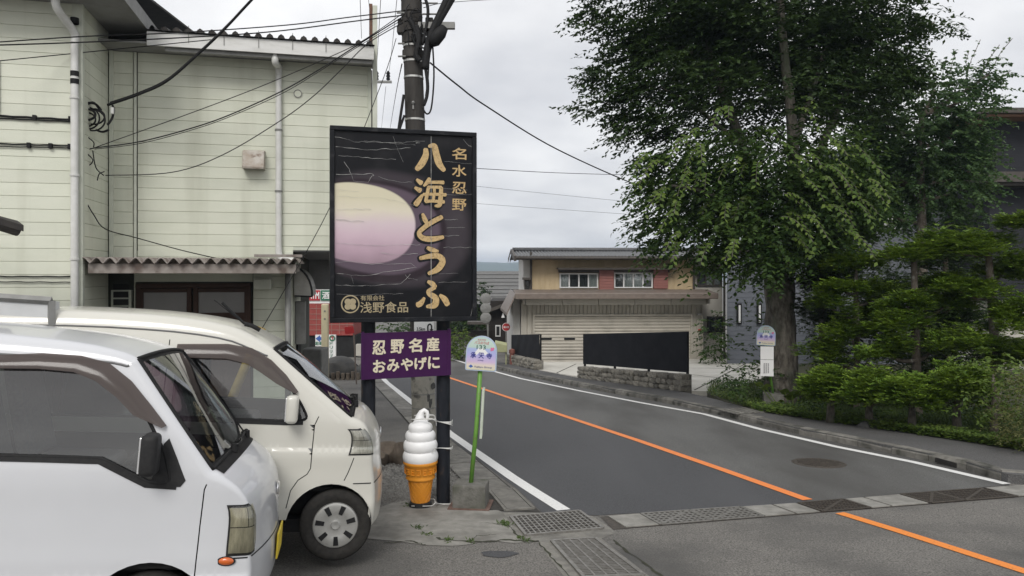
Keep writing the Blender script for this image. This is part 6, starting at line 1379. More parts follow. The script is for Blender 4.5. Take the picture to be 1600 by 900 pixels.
for (ua, ub, va, vb) in ((935.5, 958, 422, 453), (1020, 1042, 421, 451)):
    sb_ = hbox(ua, ub, va, vb, UO - .18, UO - .02, 'shutter_box', m_redbox, UO); xa, zb = hp(ua, va, UO); xb, za = hp(ub, vb, UO)
    for k in range(7): z = za + (zb - za) * (k + .1) / 7; mb = MB(); mb.bx(xa + .01, xb - .01, UO - .2, UO - .18, z, z + (zb - za) / 7 * .82); mb.build('slat', m_redbox, sb_)
hbox(870, 1052, 418.5, 421.5, UO - .55, UO, 'window_hood', m_bark_t, UO); hbox(872, 1045, 421.5, 426, UO - .12, UO - .02, 'window_head', m_bark_t, UO)
# main roof with tiles
ex0, ez = hp(806, 402, UO - .8); ex1, _ = hp(1175, 401, UO - .8); rx0, rz = hp(803, 391.5, UO + 1.6)
zr = rz; ye_ = UO - .8; yr = UO + 1.9
mb = MB(); nt_ = 70; nr = 9; rws = []
for j in range(nr * 3 + 1):
    t = j / (nr * 3); st = (j % 3) / 3; yy = ye_ + (yr - ye_) * t; zz_ = ez + .05 + (zr - ez - .05) * t - .02 * st
    rws.append([(ex0 + (ex1 - ex0) * i / (nt_ * 4), yy, zz_ + .028 * math.sin(2 * math.pi * i / 4 + .6)) for i in range(nt_ * 4 + 1)])
mb.grid(rws); mb.build('tiled_roof', m_tile, house, smooth=True, ang=35)
mb = MB(); mb.bx(ex0 - .02, ex1, ye_ - .04, ye_ + .03, ez - .10, ez + .05); mb.build('eave_board', m_bark_t, house); mb = MB(); mb.bx(ex0, ex1, ye_ + .03, UO + .03, ez - .08, ez - .04); mb.build('soffit', m_bark_t, house)
mb = MB(); mb.tube([(ex0, ye_ - .09, ez - .03), (ex1, ye_ - .09, ez - .03)], .06, 8); mb.build('gutter', m_bark_t, house, smooth=True)
mb = MB(); mb.tube([(ex0, yr, zr + .05), (ex1, yr, zr + .05)], .1, 8); mb.build('ridge', m_tile, house, smooth=True)
mb = MB(); A = [(ex0, ye_, ez + .06), (ex0, yr, zr + .08), (ex0, yr + 2.6, ez + .06)]; mb.add([(a - .08, b, c) for a, b, c in A] + [(a - .08, b, c - .22) for a, b, c in A] + [(a + .02, b, c) for a, b, c in A] + [(a + .02, b, c - .22) for a, b, c in A], [(0, 1, 4, 3), (1, 2, 5, 4), (6, 9, 10, 7), (7, 10, 11, 8), (0, 3, 9, 6), (3, 4, 10, 9), (0, 6, 7, 1)]); mb.build('barge_board', m_bark_t, house)
mb = MB(); mb.add([(ex0 + .03, ye_, ez - .06), (uxl, UO + .1, ez - .1), (uxl, yr, zr - .15), (ex0 + .03, yr, zr - .12)], [(0, 1, 2, 3)]); mb.build('gable_soffit', m_white, house)
mb = MB(); A = [(ex0, yr, zr), (ex1, yr, zr), (ex1, yr + 2.6, ez), (ex0, yr + 2.6, ez)]; mb.add(A, [(0, 1, 2, 3)]); mb.build('rear_roof_slope', m_tile, house)
# small bay window on the left side
bw_ = hbox(819.5, 827, 437, 459, UO - .05, UO + .15, 'bay_window', m_bark_t, UO); hbox(821, 826, 439, 457, UO - .06, UO - .05, 'pane', m_pane, UO, bw_); hbox(816, 828, 433.5, 437, UO - .4, UO + .15, 'bay_hood', m_bark_t, UO)
# camera, notice, intercom by the shutter
hbox(1089, 1095, 489.5, 492.5, -.1, .1, 'security_camera', m_grey); hbox(1092, 1096.5, 514.5, 517.5, .06, .1, 'red_notice', m_redp); hbox(1093, 1096, 525, 530, .06, .1, 'intercom', m_grey)

# ---------------------------------------------------------------- black screen fences on stone walls
m_stone = M('rough_grey_stone', (0.17, 0.16, 0.135), (0.30, 0.28, 0.24), scale=6, detail=9, rough=.95, bump=.8, bscale=18, c3=(0.09, 0.085, 0.065), s3=9, lo3=.5, hi3=.7)
def _rand(m):
    N = m.node_tree.nodes; L = m.node_tree.links; b = N['Principled BSDF']; src = b.inputs['Base Color'].links[0].from_socket; oi = N.new('ShaderNodeObjectInfo'); hs = N.new('ShaderNodeHueSaturation'); mr = N.new('ShaderNodeMapRange'); mr.inputs[3].default_value = .6; mr.inputs[4].default_value = 1.35; L.new(oi.outputs['Random'], mr.inputs[0]); L.new(mr.outputs[0], hs.inputs['Value']); L.new(src, hs.inputs['Color']); L.new(hs.outputs[0], b.inputs['Base Color'])
_rand(m_stone)
m_screen = M('black_screen_cloth', (0.014, 0.015, 0.018), (0.02, 0.021, 0.025), scale=3, rough=.75, spec=.15)
def rough_stone(seed):
    bm = bmesh.new(); bmesh.ops.create_cube(bm, size=1.0); bmesh.ops.subdivide_edges(bm, edges=bm.edges[:], cuts=1, use_grid_fill=True)
    r_ = random.Random(seed)
    for v in bm.verts:
        n = v.co.normalized(); f = .80 + .2 * (v.co.length < .75) + r_.uniform(-.08, .08); v.co = v.co * (.55 + .45 * f) if v.co.length > .8 else v.co * r_.uniform(.96, 1.1)
    me = bpy.data.meshes.new('stone'); bm.to_mesh(me); bm.free(); me.materials.append(m_stone); return me
stone_me = [rough_stone(i) for i in range(6)]
def screen_wall(a, b, ha, hb, top_a, top_b, bot_a, bot_b, label, seed):
    """a,b ground points; wall of stones height ha..hb; screen between top/bottom z"""
    d = b - a; L = Vector((d.x, d.y, 0)).length; yaw = math.atan2(d.y, d.x); t = thing('screen_fence', label, 'fence', a, yaw); r_ = random.Random(seed); sl = (b.z - a.z) / L
    mb = MB(); mb.add([(0, .05, -.1), (L, .05, sl * L - .1), (L, .05, sl * L + hb - .02), (0, .05, ha - .02), (0, .3, -.1), (L, .3, sl * L - .1), (L, .3, sl * L + hb - .02), (0, .3, ha - .02)], [(0, 1, 2, 3), (4, 5, 6, 7), (0, 1, 5, 4), (1, 2, 6, 5), (2, 3, 7, 6), (3, 0, 4, 7)]); wl2 = mb.build('stone_wall', m_kerb, t)
    rows_ = 3
    for k in range(rows_):
        x = -.02
        while x < L:
            w_ = r_.uniform(.13, .24); 
            if x + w_ > L + .03: w_ = max(.08, L - x + .02)
            hh = ha + (hb - ha) * (x / L); rh = hh / rows_; o = link('stone', r_.choice(stone_me), wl2); o.location = (x + w_ / 2, .09, sl * (x + w_ / 2) + rh * (k + .5)); o.scale = (w_ * .93, r_.uniform(.2, .3), rh * .92); o.rotation_euler = (r_.uniform(-.08, .08), r_.uniform(-.12, .12), r_.uniform(-.08, .08)); x += w_
    mb = MB(); n = 24; rws = []
    za0, za1, zb0, zb1 = bot_a - a.z, top_a - a.z, bot_b - a.z, top_b - a.z
    for j in range(7): rws.append([(.02 + (L - .04) * i / n, .17 + .012 * math.sin(i * 1.1) * math.sin(j * .9), (za0 + (za1 - za0) * j / 6) * (1 - i / n) + (zb0 + (zb1 - zb0) * j / 6) * i / n) for i in range(n + 1)])
    mb.grid(rws); mb.build('screen', m_screen, t, smooth=True)
    np_ = max(2, int(L / 1.35) + 1)
    for k in range(np_):
        f = k / (np_ - 1); x = .05 + (L - .1) * f; z0_ = sl * x + ha + (hb - ha) * f - .08; z1_ = za1 + (zb1 - za1) * f; mb = MB(); mb.bx(x - .025, x + .025, .19, .24, z0_, z1_ + .01); mb.build('post', m_black, t)
    mb = MB(); mb.tube([(0, .2, za1), (L, .2, zb1)], .02, 6); mb.build('top_rail', m_black, t)
a, b = Gz(903, 590, KH), Gz(1066, 612, KH)
screen_wall(a, b, 17.5 / F * a.y, 27 / F * b.y, P(902, 523, a.y).z, P(1060, 519.5, b.y).z, P(902, 569, a.y).z, P(1060, 583, b.y).z, 'long black screen fence on a rough stone wall in front of the garage', 3)
a, b = Gz(792, 567.5, KH), Gz(836, 578, KH)
screen_wall(a, b, 14 / F * a.y, 15 / F * b.y, P(792, 524, a.y).z, P(832, 523, b.y).z, P(792, 553, a.y).z, P(832, 562, b.y).z, 'short black screen fence on a low stone wall left of the garage', 4)

# ---------------------------------------------------------------- hydrant sign, hose box, mirrors, hedge, far houses
m_reds = M('red_sign_face', (.45, .03, .035), (.40, .028, .03), scale=8, rough=.4)
a = Gz(791, 561, .1); a = Vector((P(791, 561, a.y + 1).x, a.y + 1, h(0, a.y + 1))); t = thing('hydrant_sign', 'round red fire hydrant sign on a thin pole left of the garage', 'sign', a)
c = P(791, 511, a.y) - a; rr = 6.6 / F * a.y
mb = MB(); mb.tube([Vector((0, .03, 0)), c + Vector((0, .03, rr))], .03, 8); mb.build('pole', m_grey, t)
mb = MB(); mb.lathe([(0, -.02), (rr, -.02), (rr, .02), (0, .02)], 28, c, 'y'); mb.build('rim', m_whp, t); mb = MB(); mb.lathe([(0, -.026), (rr * .9, -.026), (rr * .9, -.02)], 28, c, 'y'); mb.build('face', m_reds, t)
text('letter', '消火栓', 1, m_whp, t, c + Vector((0, -.03, 0)), bold=.03, fit=(rr * 1.35, rr * .5))
a = Gz(783, 570, .1); t = thing('hose_box', 'faded yellow green fire hose cabinet on legs beside the low stone wall', 'cabinet', a); w_ = 19 / F * a.y; s_ = a.y / F
m_hose = M('faded_yellow_green', (.36, .37, .20), (.30, .31, .17), scale=6, rough=.6)
mb = MB(); mb.add([(-w_ / 2, -.12, 20 * s_), (w_ / 2, -.12, 20 * s_), (w_ / 2, -.12, 31 * s_), (-w_ / 2, -.12, 35 * s_), (-w_ / 2, .2, 20 * s_), (w_ / 2, .2, 20 * s_), (w_ / 2, .2, 34 * s_), (-w_ / 2, .2, 38 * s_)], [(0, 1, 2, 3), (4, 5, 6, 7), (0, 1, 5, 4), (1, 2, 6, 5), (2, 3, 7, 6), (3, 0, 4, 7)]); mb.build('cabinet', m_hose, t, bevel=.02)
for x in (-.4, .4): mb = MB(); mb.bx(x * w_ - .02, x * w_ + .02, 0, .05, 0, 20 * s_); mb.build('leg', m_hose, t)
mb = MB(); mb.lathe([(.0, 0), (.09, 0), (.09, .4), (.12, .42), (.11, .55), (.0, .6)], 14, (w_ * .9, .1, 0)); mb.build('hydrant_stub', M('faded_red_iron', (.22, .08, .06), (.16, .06, .05), scale=8, rough=.7), t, smooth=True, ang=40)
a = Vector((P(763, 560, 34).x, 34, h(0, 34))); t = thing('sign_backs', 'tall grey pole carrying three round sign backs at the bend', 'sign', a)
mb = MB(); mb.tube([Vector((0, 0, 0)), P(761.5, 460, 34) - a], .045, 10); mb.build('pole', m_grey, t, smooth=True)
for v in (466.5, 481.5, 496.5): c = P(759, v, 33.9) - a; mb = MB(); mb.lathe([(0, -.03), (.22, -.03), (.25, -.015), (.25, .015), (0, .015)], 26, c, 'y'); mb.build('round_plate', m_grey, t, smooth=True, ang=40)
# dark timber house + long grey roof
m_dkw = M('dark_brown_boards', (.022, .019, .017), (.035, .03, .026), scale=5, rough=.75, stretch=(1, 1, 6), spec=.15); m_groof = M('grey_shingle_roof', (.11, .11, .108), (.16, .158, .152), scale=4, rough=.8, stretch=(1, 1, 10))
fd = 40; a = P(785, 560, fd); a.z = h(a.x, fd); t = thing('dark_timber_house', 'dark brown boarded house with sloping eave left of the garage', 'house', a)
def fb(u0, u1, v0, v1, d0, d1, name, mat, par): p0, p1 = P(u0, v1, d0) - a, P(u1, v0, d0) - a; mb = MB(); mb.bx(p0.x, p1.x, d0 - a.y, d1 - a.y, p0.z, p1.z); return mb.build(name, mat, par)
fb(766, 830, 470, 570, fd, fd + 5, 'wall', m_dkw, t); w_ = fb(774, 782, 508, 526, fd - .06, fd, 'window', m_alum, t); fb(775.5, 780.5, 510, 524, fd - .09, fd - .06, 'pane', m_dark, w_)
mb = MB(); A = [P(764, 488, fd - .7) - a, P(830, 463, fd - .7) - a, P(830, 463, fd + 3) - a, P(764, 488, fd + 3) - a]; mb.add(A + [q + Vector((0, 0, .18)) for q in A], [(0, 1, 2, 3), (7, 6, 5, 4), (0, 1, 5, 4), (1, 2, 6, 5), (2, 3, 7, 6), (3, 0, 4, 7)]); mb.build('eave', m_bark_t, t)
mb = MB(); c = P(786, 489, fd - .2) - a; mb.lathe([(.02, 0), (.1, -.25), (.0, -.26)], 10, c); mb.build('lamp', m_whp, t)
fb(735, 766, 517, 560, fd - 1, fd - .8, 'board_fence', m_dkw, t); fb(730, 764, 503, 507, fd - 1.6, fd - .6, 'lean_to_roof', m_bark_t, t)
fd2 = 52; b0 = P(760, 560, fd2); b0.z = h(b0.x, fd2); t = thing('long_grey_roof', 'long low grey shingled roof below the hills', 'house', b0)
mb = MB()
nrow = 9; 
for k in range(nrow):
    t0, t1 = k / nrow, (k + 1) / nrow; p0, p1 = P(690, 475 - 52 * t0, fd2 + 4 * t0) - b0, P(812, 475 - 52 * t1, fd2 + 4 * t1) - b0; q0 = P(690, 475 - 52 * t1, fd2 + 4 * t1) - b0; q1 = P(812, 475 - 52 * t0, fd2 + 4 * t0) - b0
    m2 = MB(); m2.add([p0, q1, p1 + Vector((0, .05, -.03)), q0 + Vector((0, .05, -.03)), p0 + Vector((0, .1, -.06)), q1 + Vector((0, .1, -.06))], [(0, 1, 2, 3), (0, 1, 5, 4)]); m2.build('shingle_course', m_groof, t)
p0, p1 = P(695, 560, fd2 + 1) - b0, P(810, 474, fd2 + 1) - b0; mb = MB(); mb.bx(p0.x, p1.x, 1.0, 4, p0.z - .5, p1.z); mb.build('wall', m_dkw, t)
# dark grey building behind the trees
m_dgrey = M('dark_blue_grey_siding', (.105, .115, .135), (.13, .14, .16), scale=4, rough=.7, stretch=(1, 1, 12), bump=.25, bscale=14); m_dnavy = M('black_siding', (.022, .023, .027), (.03, .031, .036), scale=4, rough=.7, stretch=(1, 1, 12), spec=.15)
kd = 28.0; k0 = P(1135, 562, kd); k0.z = h(k0.x, kd); t = thing('dark_grey_building', 'dark blue grey sided building behind the trees on the right', 'building', k0)
def kb(u0, u1, v0, v1, d0, d1, name, mat, par=None): p0, p1 = P(u0, v1, d0) - k0, P(u1, v0, d0) - k0; mb = MB(); mb.bx(p0.x, p1.x, d0 - kd, d1 - kd, p0.z, p1.z); return mb.build(name, mat, par or t)
def kprism(pts, vtop, dref, zbot, name, mat):
    f = [(P(u, 0, d).x - k0.x, d - kd) for u, d in pts]; zt_ = P(0, vtop, dref).z - k0.z; mb = MB(); mb.prism(f, lambda a, b: (a, b, zt_), lambda a, b: (a, b, zbot)); return mb.build(name, mat, t)
kprism([(1136, kd), (1280, kd), (1280, kd + 6), (1140, kd + 6)], 394, kd, -.6, 'wall', m_dgrey); kprism([(1131, kd - .15), (1280, kd - .15), (1280, kd + 6.2), (1137, kd + 6.2)], 389, kd, P(0, 394, kd).z - k0.z + .003, 'parapet', m_bark_t)
kprism([(1275, kd - .4), (1760, kd - .4), (1760, kd + 6), (1280, kd + 6)], 240, kd, -.6, 'tall_wall', m_dgrey)
nb_ = 24
for k in range(nb_):      # lap lines of the siding
    z = -.1 + k * .18; x0_, x1_ = P(1137, 0, kd).x - k0.x, P(1274, 0, kd).x - k0.x; mb = MB(); mb.add([(x0_, -.004, z), (x1_, -.004, z), (x1_, -.009, z + .012), (x0_, -.009, z + .012), (x1_, -.003, z + .17), (x0_, -.003, z + .17)], [(0, 1, 2, 3), (3, 2, 4, 5)]); mb.build('siding_board', m_dgrey, t, fix=False)
for u in (1155, 1186.5): w_ = kb(u - 3.5, u + 4, 474, 507, kd - .08, kd, 'slot_window', m_black); kb(u - 0.5, u + 2.2, 477, 504, kd - .12, kd - .08, 'pane', m_alum, w_)
w_ = kb(1382, 1414, 315, 358, kd - .5, kd - .4, 'window', m_alum); kb(1397, 1410, 319, 354, kd - .54, kd - .5, 'pane', m_dark, w_); kb(1386, 1395, 319, 354, kd - .54, kd - .5, 'pane', m_curt, w_)
kb(1310, 1335, 560, 585, kd - .5, kd - .4, 'vent_window', m_dark)
# upper dark wing at far right
kb(1546, 1760, 290, 470, kd - 3, kd - .4, 'black_wing_wall', m_dnavy); kb(1556, 1760, 185, 275, kd - 2.6, kd - .4, 'black_upper_wall', m_dnavy); kb(1536, 1760, 168, 176, kd - 3.6, kd, 'roof_edge', m_bark_t); kb(1538, 1760, 176, 182, kd - 3.4, kd, 'eave_trim', M('brown_eave_trim', (.24, .13, .075), (.2, .11, .065), scale=6, rough=.6))
kb(1540, 1760, 268, 284, kd - 3.8, kd - 2, 'lower_eave', m_bark_t); kb(1540, 1760, 284, 290, kd - 3.6, kd - 2, 'lower_gutter', m_bark_t); kb(1555, 1760, 470, 600, kd - 3, kd - .4, 'pale_base_wall', m_greyw)
a = G(1530, 583); a = Vector((P(1527, 580, kd - 1.6).x, kd - 1.6, h(0, kd - 1.6))); t2 = thing('air_conditioner', 'white air conditioner unit with round fan grille behind the clipped trees', 'air conditioner', a)
p0, p1 = P(1503, 575, a.y) - a, P(1552, 548, a.y) - a; mb = MB(); mb.bx(p0.x, p1.x, 0, .35, p0.z, p1.z); mb.build('case', m_whp, t2, bevel=.02); c = (p0 + p1) / 2 + Vector((-.18, -.02, -.03)); mb = MB(); mb.lathe([(0, 0), (.27, 0), (.28, .02)], 24, c, 'y'); fg = mb.build('fan_grille', m_grey, t2); mb = MB()
for k in range(12): an = math.pi * 2 * k / 12; mb.tube([c + Vector((.04 * math.cos(an), -.01, .04 * math.sin(an))), c + Vector((.27 * math.cos(an), -.01, .27 * math.sin(an)))], .008, 4)
mb.build('grille_bars', m_whp, fg); mb = MB(); mb.bx(p0.x + .05, p0.x + .15, .05, .3, 0, p0.z); mb.bx(p1.x - .15, p1.x - .05, .05, .3, 0, p0.z); mb.build('stand', m_grey, t2)
# ---------------------------------------------------------------- things seen through the gap on the left
gd = 34; s0 = P(500, 560, gd); s0.z = h(s0.x, gd); t = thing('convenience_store', 'convenience store with red brick front and striped sign band in the gap', 'shop', s0)
m_brick = M('red_brick', (.24, .045, .04), (.30, .06, .05), scale=5, rough=.8); m_gstripe = M('green_stripe', (.03, .16, .09), rough=.4); m_rstripe = M('red_stripe', (.42, .03, .04), rough=.4)
def sb(u0, u1, v0, v1, d0, d1, name, mat, par=None): p0, p1 = P(u0, v1, d0) - s0, P(u1, v0, d0) - s0; mb = MB(); mb.bx(p0.x, p1.x, d0 - gd, d1 - gd, p0.z, p1.z); return mb.build(name, mat, par or t)
sb(400, 552, 446, 474, gd, gd + 3, 'sign_band', m_whp); sb(400, 552, 449, 451, gd - .05, gd, 'stripe', m_gstripe); sb(471, 499.6, 453.5, 469.5, gd - .06, gd, 'red_panel', m_rstripe); sb(501, 531, 453.5, 469.5, gd - .06, gd, 'green_panel', m_gstripe)
text('letter', 'ATM', 1, m_whp, t, P(490, 461.5, gd - .09) - s0, bold=.03, fit=(.5, .3)); text('letter', '酒', 1, m_whp, t, P(509, 461.5, gd - .09) - s0, bold=.02, fit=(.32, .32))
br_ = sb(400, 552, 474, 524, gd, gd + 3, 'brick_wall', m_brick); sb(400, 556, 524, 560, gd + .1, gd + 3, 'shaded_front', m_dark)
mb = MB()
for k in range(1, 6): p0, p1 = P(400, 474 + 50 * k / 6, gd - .02) - s0, P(552, 474 + 50 * k / 6, gd - .02) - s0; mb.bx(p0.x, p1.x, -.02, 0, p0.z - .012, p0.z + .012)
mb.build('mortar_line', M('mortar', (.30, .18, .15), rough=.9), br_, kind='stuff')
for k in range(7): u = 470 + k * 12; mb = MB(); p0, p1 = P(u, 522, gd) - s0, P(u + .6, 476, gd) - s0; mb.bx(p0.x, p1.x, -.015, 0, p0.z, p1.z); mb.build('panel_joint', _mats['mortar'], br_)
sb(556, 640, 538, 556, gd - .3, gd, 'parapet_wall', m_greyw)
wd = 22; a = Vector((P(508, 575, wd).x, wd, h(0, wd))); t = thing('cream_post', 'tall cream painted post in the gap beside the building', 'post', a); mb = MB(); c = P(508.5, 475, wd) - a; mb.bx(-.1, .1, -.08, .08, 0, c.z); mb.build('shaft', M('cream_paint', (.58, .52, .34), (.5, .45, .3), scale=5, rough=.6), t, bevel=.03); 
for v in (486, 498): mb = MB(); c = P(508.5, v, wd) - a; mb.lathe([(0, -.1), (.025, -.1), (.03, -.08)], 8, c, 'y'); mb.build('bolt', m_grey, t)
a = Vector((P(503, 570, 30).x, 30, h(0, 30))); t = thing('arrow_board', 'white board with a blue arrow behind the cream post', 'sign', a); p0, p1 = P(493, 541, 30) - a, P(515, 523, 30) - a; mb = MB(); mb.bx(p0.x, p1.x, -.03, .03, p0.z, p1.z); mb.build('board', m_whp, t); mb = MB(); c = P(500, 529, 29.95) - a; mb.prism([(-.18, 0), (0, .14), (0, .06), (.18, .06), (.18, -.06), (0, -.06), (0, -.14)], lambda x, z: (c.x + x, c.y, c.z + z), lambda x, z: (c.x + x, c.y + .03, c.z + z)); mb.build('arrow', m_bluep, t); text('letter', '駐車場', 1, m_gstripe, t, P(501, 536.5, 29.95) - a, fit=(.42, .14), bold=.02)
mb = MB(); mb.bx(p0.x + .05, p0.x + .1, 0, .04, 0, p0.z); mb.bx(p1.x - .1, p1.x - .05, 0, .04, 0, p0.z); mb.build('leg', m_grey, t)
a = Vector((P(519, 570, 29).x, 29, h(0, 29))); t = thing('pillar_sign', 'narrow white pillar sign with round emblem right of the cream post', 'sign', a); p0, p1 = P(513, 565, 29) - a, P(525, 523, 29) - a; mb = MB(); mb.bx(p0.x, p1.x, -.05, .05, 0, p1.z); mb.build('panel', m_whp, t); c = P(519, 528.5, 28.93) - a; mb = MB(); mb.lathe([(.07, 0), (.12, 0)], 18, c, 'y'); mb.build('emblem', m_gstripe, t); mb = MB(); mb.add([(c.x - .05, c.y - .002, c.z + .06), (c.x + .06, c.y - .002, c.z + .06), (c.x + .01, c.y - .002, c.z - .07), (c.x - .02, c.y - .002, c.z - .07), (c.x + .015, c.y - .002, c.z + .03), (c.x - .05, c.y - .002, c.z + .03)], [(0, 1, 4, 5), (1, 2, 3, 4)]); mb.build('numeral', m_rstripe, t, fix=False)
for k, ch in enumerate('ドリップ'): text('letter', ch, 1, m_gstripe, t, P(517.5, 536.5 + k * 6.5, 28.93) - a, fit=(.12, .12), bold=.02)
# red lettered plate on a leaning stake
a = Vector((P(557, 590, 21).x, 21, h(0, 21))); t = thing('red_notice', 'small rusty red notice on a leaning stake beside the left sign post', 'sign', a); mb = MB(); mb.tube([Vector((0, 0, 0)), P(552, 508, 21) - a], .02, 6); mb.build('stake', m_gutb, t); c = P(546, 516, 20.96) - a; mb = MB(); mb.box(c, (.26, .02, .2), M4=Matrix.Rotation(R(-8), 3, 'Y')); mb.build('plate', m_reds, t)
a = Vector((P(485, 590, 13).x, 13, h(0, 13))); t = thing('outdoor_unit', 'grey outdoor unit beside the dark side door of the building', 'air conditioner', a); mb = MB(); mb.bx(-.2, .2, 0, .5, .05, P(485, 546, 13).z - a.z); mb.build('case', m_grey, t, bevel=.02); mb = MB()
for k in range(8): mb.bx(-.17, .17, -.012, 0, .15 + k * .07, .18 + k * .07)
mb.build('louvre', m_dark, t)
def boulder(name, u, v, d, sx, sy, sz, seed, label, mat):
    p = P(u, v, d); p.z = h(p.x, p.y); bm = bmesh.new(); bmesh.ops.create_icosphere(bm, subdivisions=3, radius=1); r_ = random.Random(seed); off = [Vector((r_.uniform(-1, 1), r_.uniform(-1, 1), r_.uniform(-1, 1))).normalized() for _ in range(14)]; cut = [r_.uniform(.62, .95) for _ in range(14)]
    for vtx in bm.verts:
        c = vtx.co
        for o, k in zip(off, cut):
            dd = c.dot(o)
            if dd > k: c -= o * (dd - k) * .85
        vtx.co = Vector((c.x * sx, c.y * sy, c.z * sz + sz * .7))
    me = bpy.data.meshes.new(name); bm.to_mesh(me); bm.free(); me.materials.append(mat); me.polygons.foreach_set('use_smooth', [True] * len(me.polygons)); me.set_sharp_from_angle(angle=R(28)); o = link(name, me); o.location = p; tag(o, label, 'rock'); return o
m_rockd = M('dark_boulder', (.05, .05, .05), (.085, .083, .078), scale=3, rough=.9, bump=.6, bscale=12); m_rockb = M('brown_boulder', (.10, .08, .062), (.17, .14, .11), scale=5, rough=.95, bump=.8, bscale=14)
boulder('boulder', 531, 588, 23.2, .62, .45, .40, 2, 'large dark boulder behind the left sign post', m_rockd); boulder('boulder', 501, 588, 23.4, .25, .25, .25, 4, 'small dark boulder left of the large dark one', m_rockd); boulder('boulder', 563, 590, 22.9, .2, .25, .24, 6, 'small dark boulder right of the large dark one', m_rockd)
boulder('boulder', 608, 725, 10.0, .26, .22, .17, 8, 'brown broken rock between the sign posts', m_rockb); boulder('boulder', 626, 727, 9.9, .17, .17, .17, 9, 'upright brown rock just left of the soft serve ornament', m_rockb); boulder('boulder', 590, 728, 9.8, .18, .2, .14, 12, 'brown rock half hidden behind the left sign post', m_rockb)
a = P(528, 600, 22.4); a.z = h(a.x, a.y); t = thing('log_edging', 'row of weathered log ends under the dark boulder', 'edging', a)
for k in range(9): mb = MB(); x = -.6 + k * .15; mb.tube([(x, 0, -.05), (x, 0, .22 + .03 * math.sin(k * 2))], .06, 9); mb.build('log', m_rockb, t, smooth=True, ang=50)
# ---------------------------------------------------------------- trees and plants
m_bark = M('tree_bark', (0.045, 0.038, 0.030), (0.17, 0.155, 0.13), scale=11, detail=9, rough=.95, bump=1.0, bscale=22, stretch=(1, 1, .4), c3=(0.075, 0.085, 0.055), s3=3, lo3=.5, hi3=.7, bdist=.03)
m_barkp = M('pale_lichen_bark', (0.075, 0.06, 0.045), (0.14, 0.12, 0.10), scale=10, detail=9, rough=.95, bump=.8, bscale=30, c3=(0.26, 0.26, 0.24), s3=9, lo3=.58, hi3=.7, bdist=.02)
lf_dark = mat_leaf('dark_green_leaves', (0.018, 0.039, 0.011), (0.043, 0.076, 0.019), scale=1.2, transl=.3)
lf_mid = mat_leaf('mid_green_leaves', (0.026, 0.058, 0.014), (0.066, 0.115, 0.024), scale=1.0, transl=.35)
lf_lite = mat_leaf('yellow_green_leaves', (0.062, 0.118, 0.018), (0.13, 0.19, 0.034), scale=1.5, transl=.4)
lf_gink = mat_leaf('blue_green_leaves', (0.034, 0.076, 0.028), (0.085, 0.145, 0.05), scale=1.2, transl=.35)
lf_yew = mat_leaf('yew_needles', (0.06, 0.125, 0.013), (0.18, 0.27, 0.032), scale=2.2, transl=.2)
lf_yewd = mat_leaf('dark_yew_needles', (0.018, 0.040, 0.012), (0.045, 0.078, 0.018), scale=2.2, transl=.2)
lf_grass = mat_leaf('grass_blades', (0.035, 0.062, 0.015), (0.075, 0.12, 0.025), scale=2.0, transl=.3)
lf_weed = mat_leaf('weed_leaves', (0.07, 0.125, 0.022), (0.14, 0.20, 0.04), scale=2.0, transl=.35)
lf_olive = mat_leaf('olive_shrub_leaves', (0.075, 0.085, 0.028), (0.13, 0.135, 0.045), scale=2.0, transl=.25)

def ground_at(u, d, dz=0.0): x = (u - 800) / F * d; return Vector((x, d, h(x, d) + dz))
def sprays(clumps, d0, axis, n_per_m2, rs, leaves=13, length=(.35, .75), droop=.35, lsize=(.07, .11), depth=1.0, surf=2.3):
    """clumps (u,v,ru,rv,dd[,density]) -> leaf arrays; sprays point away from the trunk axis"""
    Pp, Dd, Nn, Ll = [], [], [], []
    for c in clumps:
        u, v, ru, rv, dd = c[:5]; dens = c[5] if len(c) > 5 else 1.0; d = d0 + dd; cc = np.array(P(u, v, d)); rx, rz = ru / F * d, rv / F * d; ry = min(max(rx * depth, .4), 2.0)
        n = max(4, int(n_per_m2 * dens * math.pi * rx * rz * 1.0)); 
        q = unit(rs.normal(size=(n, 3))); q *= rs.random((n, 1)) ** (1 / surf); base = cc + q * np.array([rx, ry, rz])
        out = base - np.array(axis); out[:, 2] *= .25; out = unit(out) + rs.normal(size=(n, 3)) * .45; out[:, 2] = out[:, 2] * .5 - rs.random(n) * droop; out = unit(out)
        L = rs.uniform(length[0], length[1], n)
        t = (np.arange(leaves) + .5) / leaves; k = np.arange(leaves)
        pos = base[:, None] + out[:, None] * (L[:, None] * t[None])[..., None]; pos[..., 2] -= (L[:, None] * t[None] ** 2) * .25 * droop * 2
        side = np.cross(out, np.array([0, 0, 1.0])); side = unit(side); sg = np.where(k % 2 == 0, 1.0, -1.0)
        dl = unit(out[:, None] * .55 + side[:, None] * sg[None, :, None] * .85 + rs.normal(size=(n, leaves, 3)) * .28 + np.array([0, 0, -.25]))
        nr = unit(np.array([0, 0, 1.0]) + rs.normal(size=(n, leaves, 3)) * .45)
        Pp.append(pos.reshape(-1, 3)); Dd.append(dl.reshape(-1, 3)); Nn.append(nr.reshape(-1, 3)); Ll.append(rs.uniform(lsize[0], lsize[1], n * leaves))
    return np.concatenate(Pp), np.concatenate(Dd), np.concatenate(Nn), np.concatenate(Ll)
rs = np.random.default_rng(21)
td = 15.5; tb = ground_at(1222, td, .1); big = thing('broad_tree', 'big dark leafy street tree with thick trunk behind the far pavement', 'tree', tb)
def TP(u, v, dd=0.0): return P(u, v, td + dd) - tb
trunk_path = [(1224, 660), (1222, 620), (1221, 560), (1219, 500), (1218, 455), (1216, 410)]; tr = [42, 28, 24, 22, 22, 23]
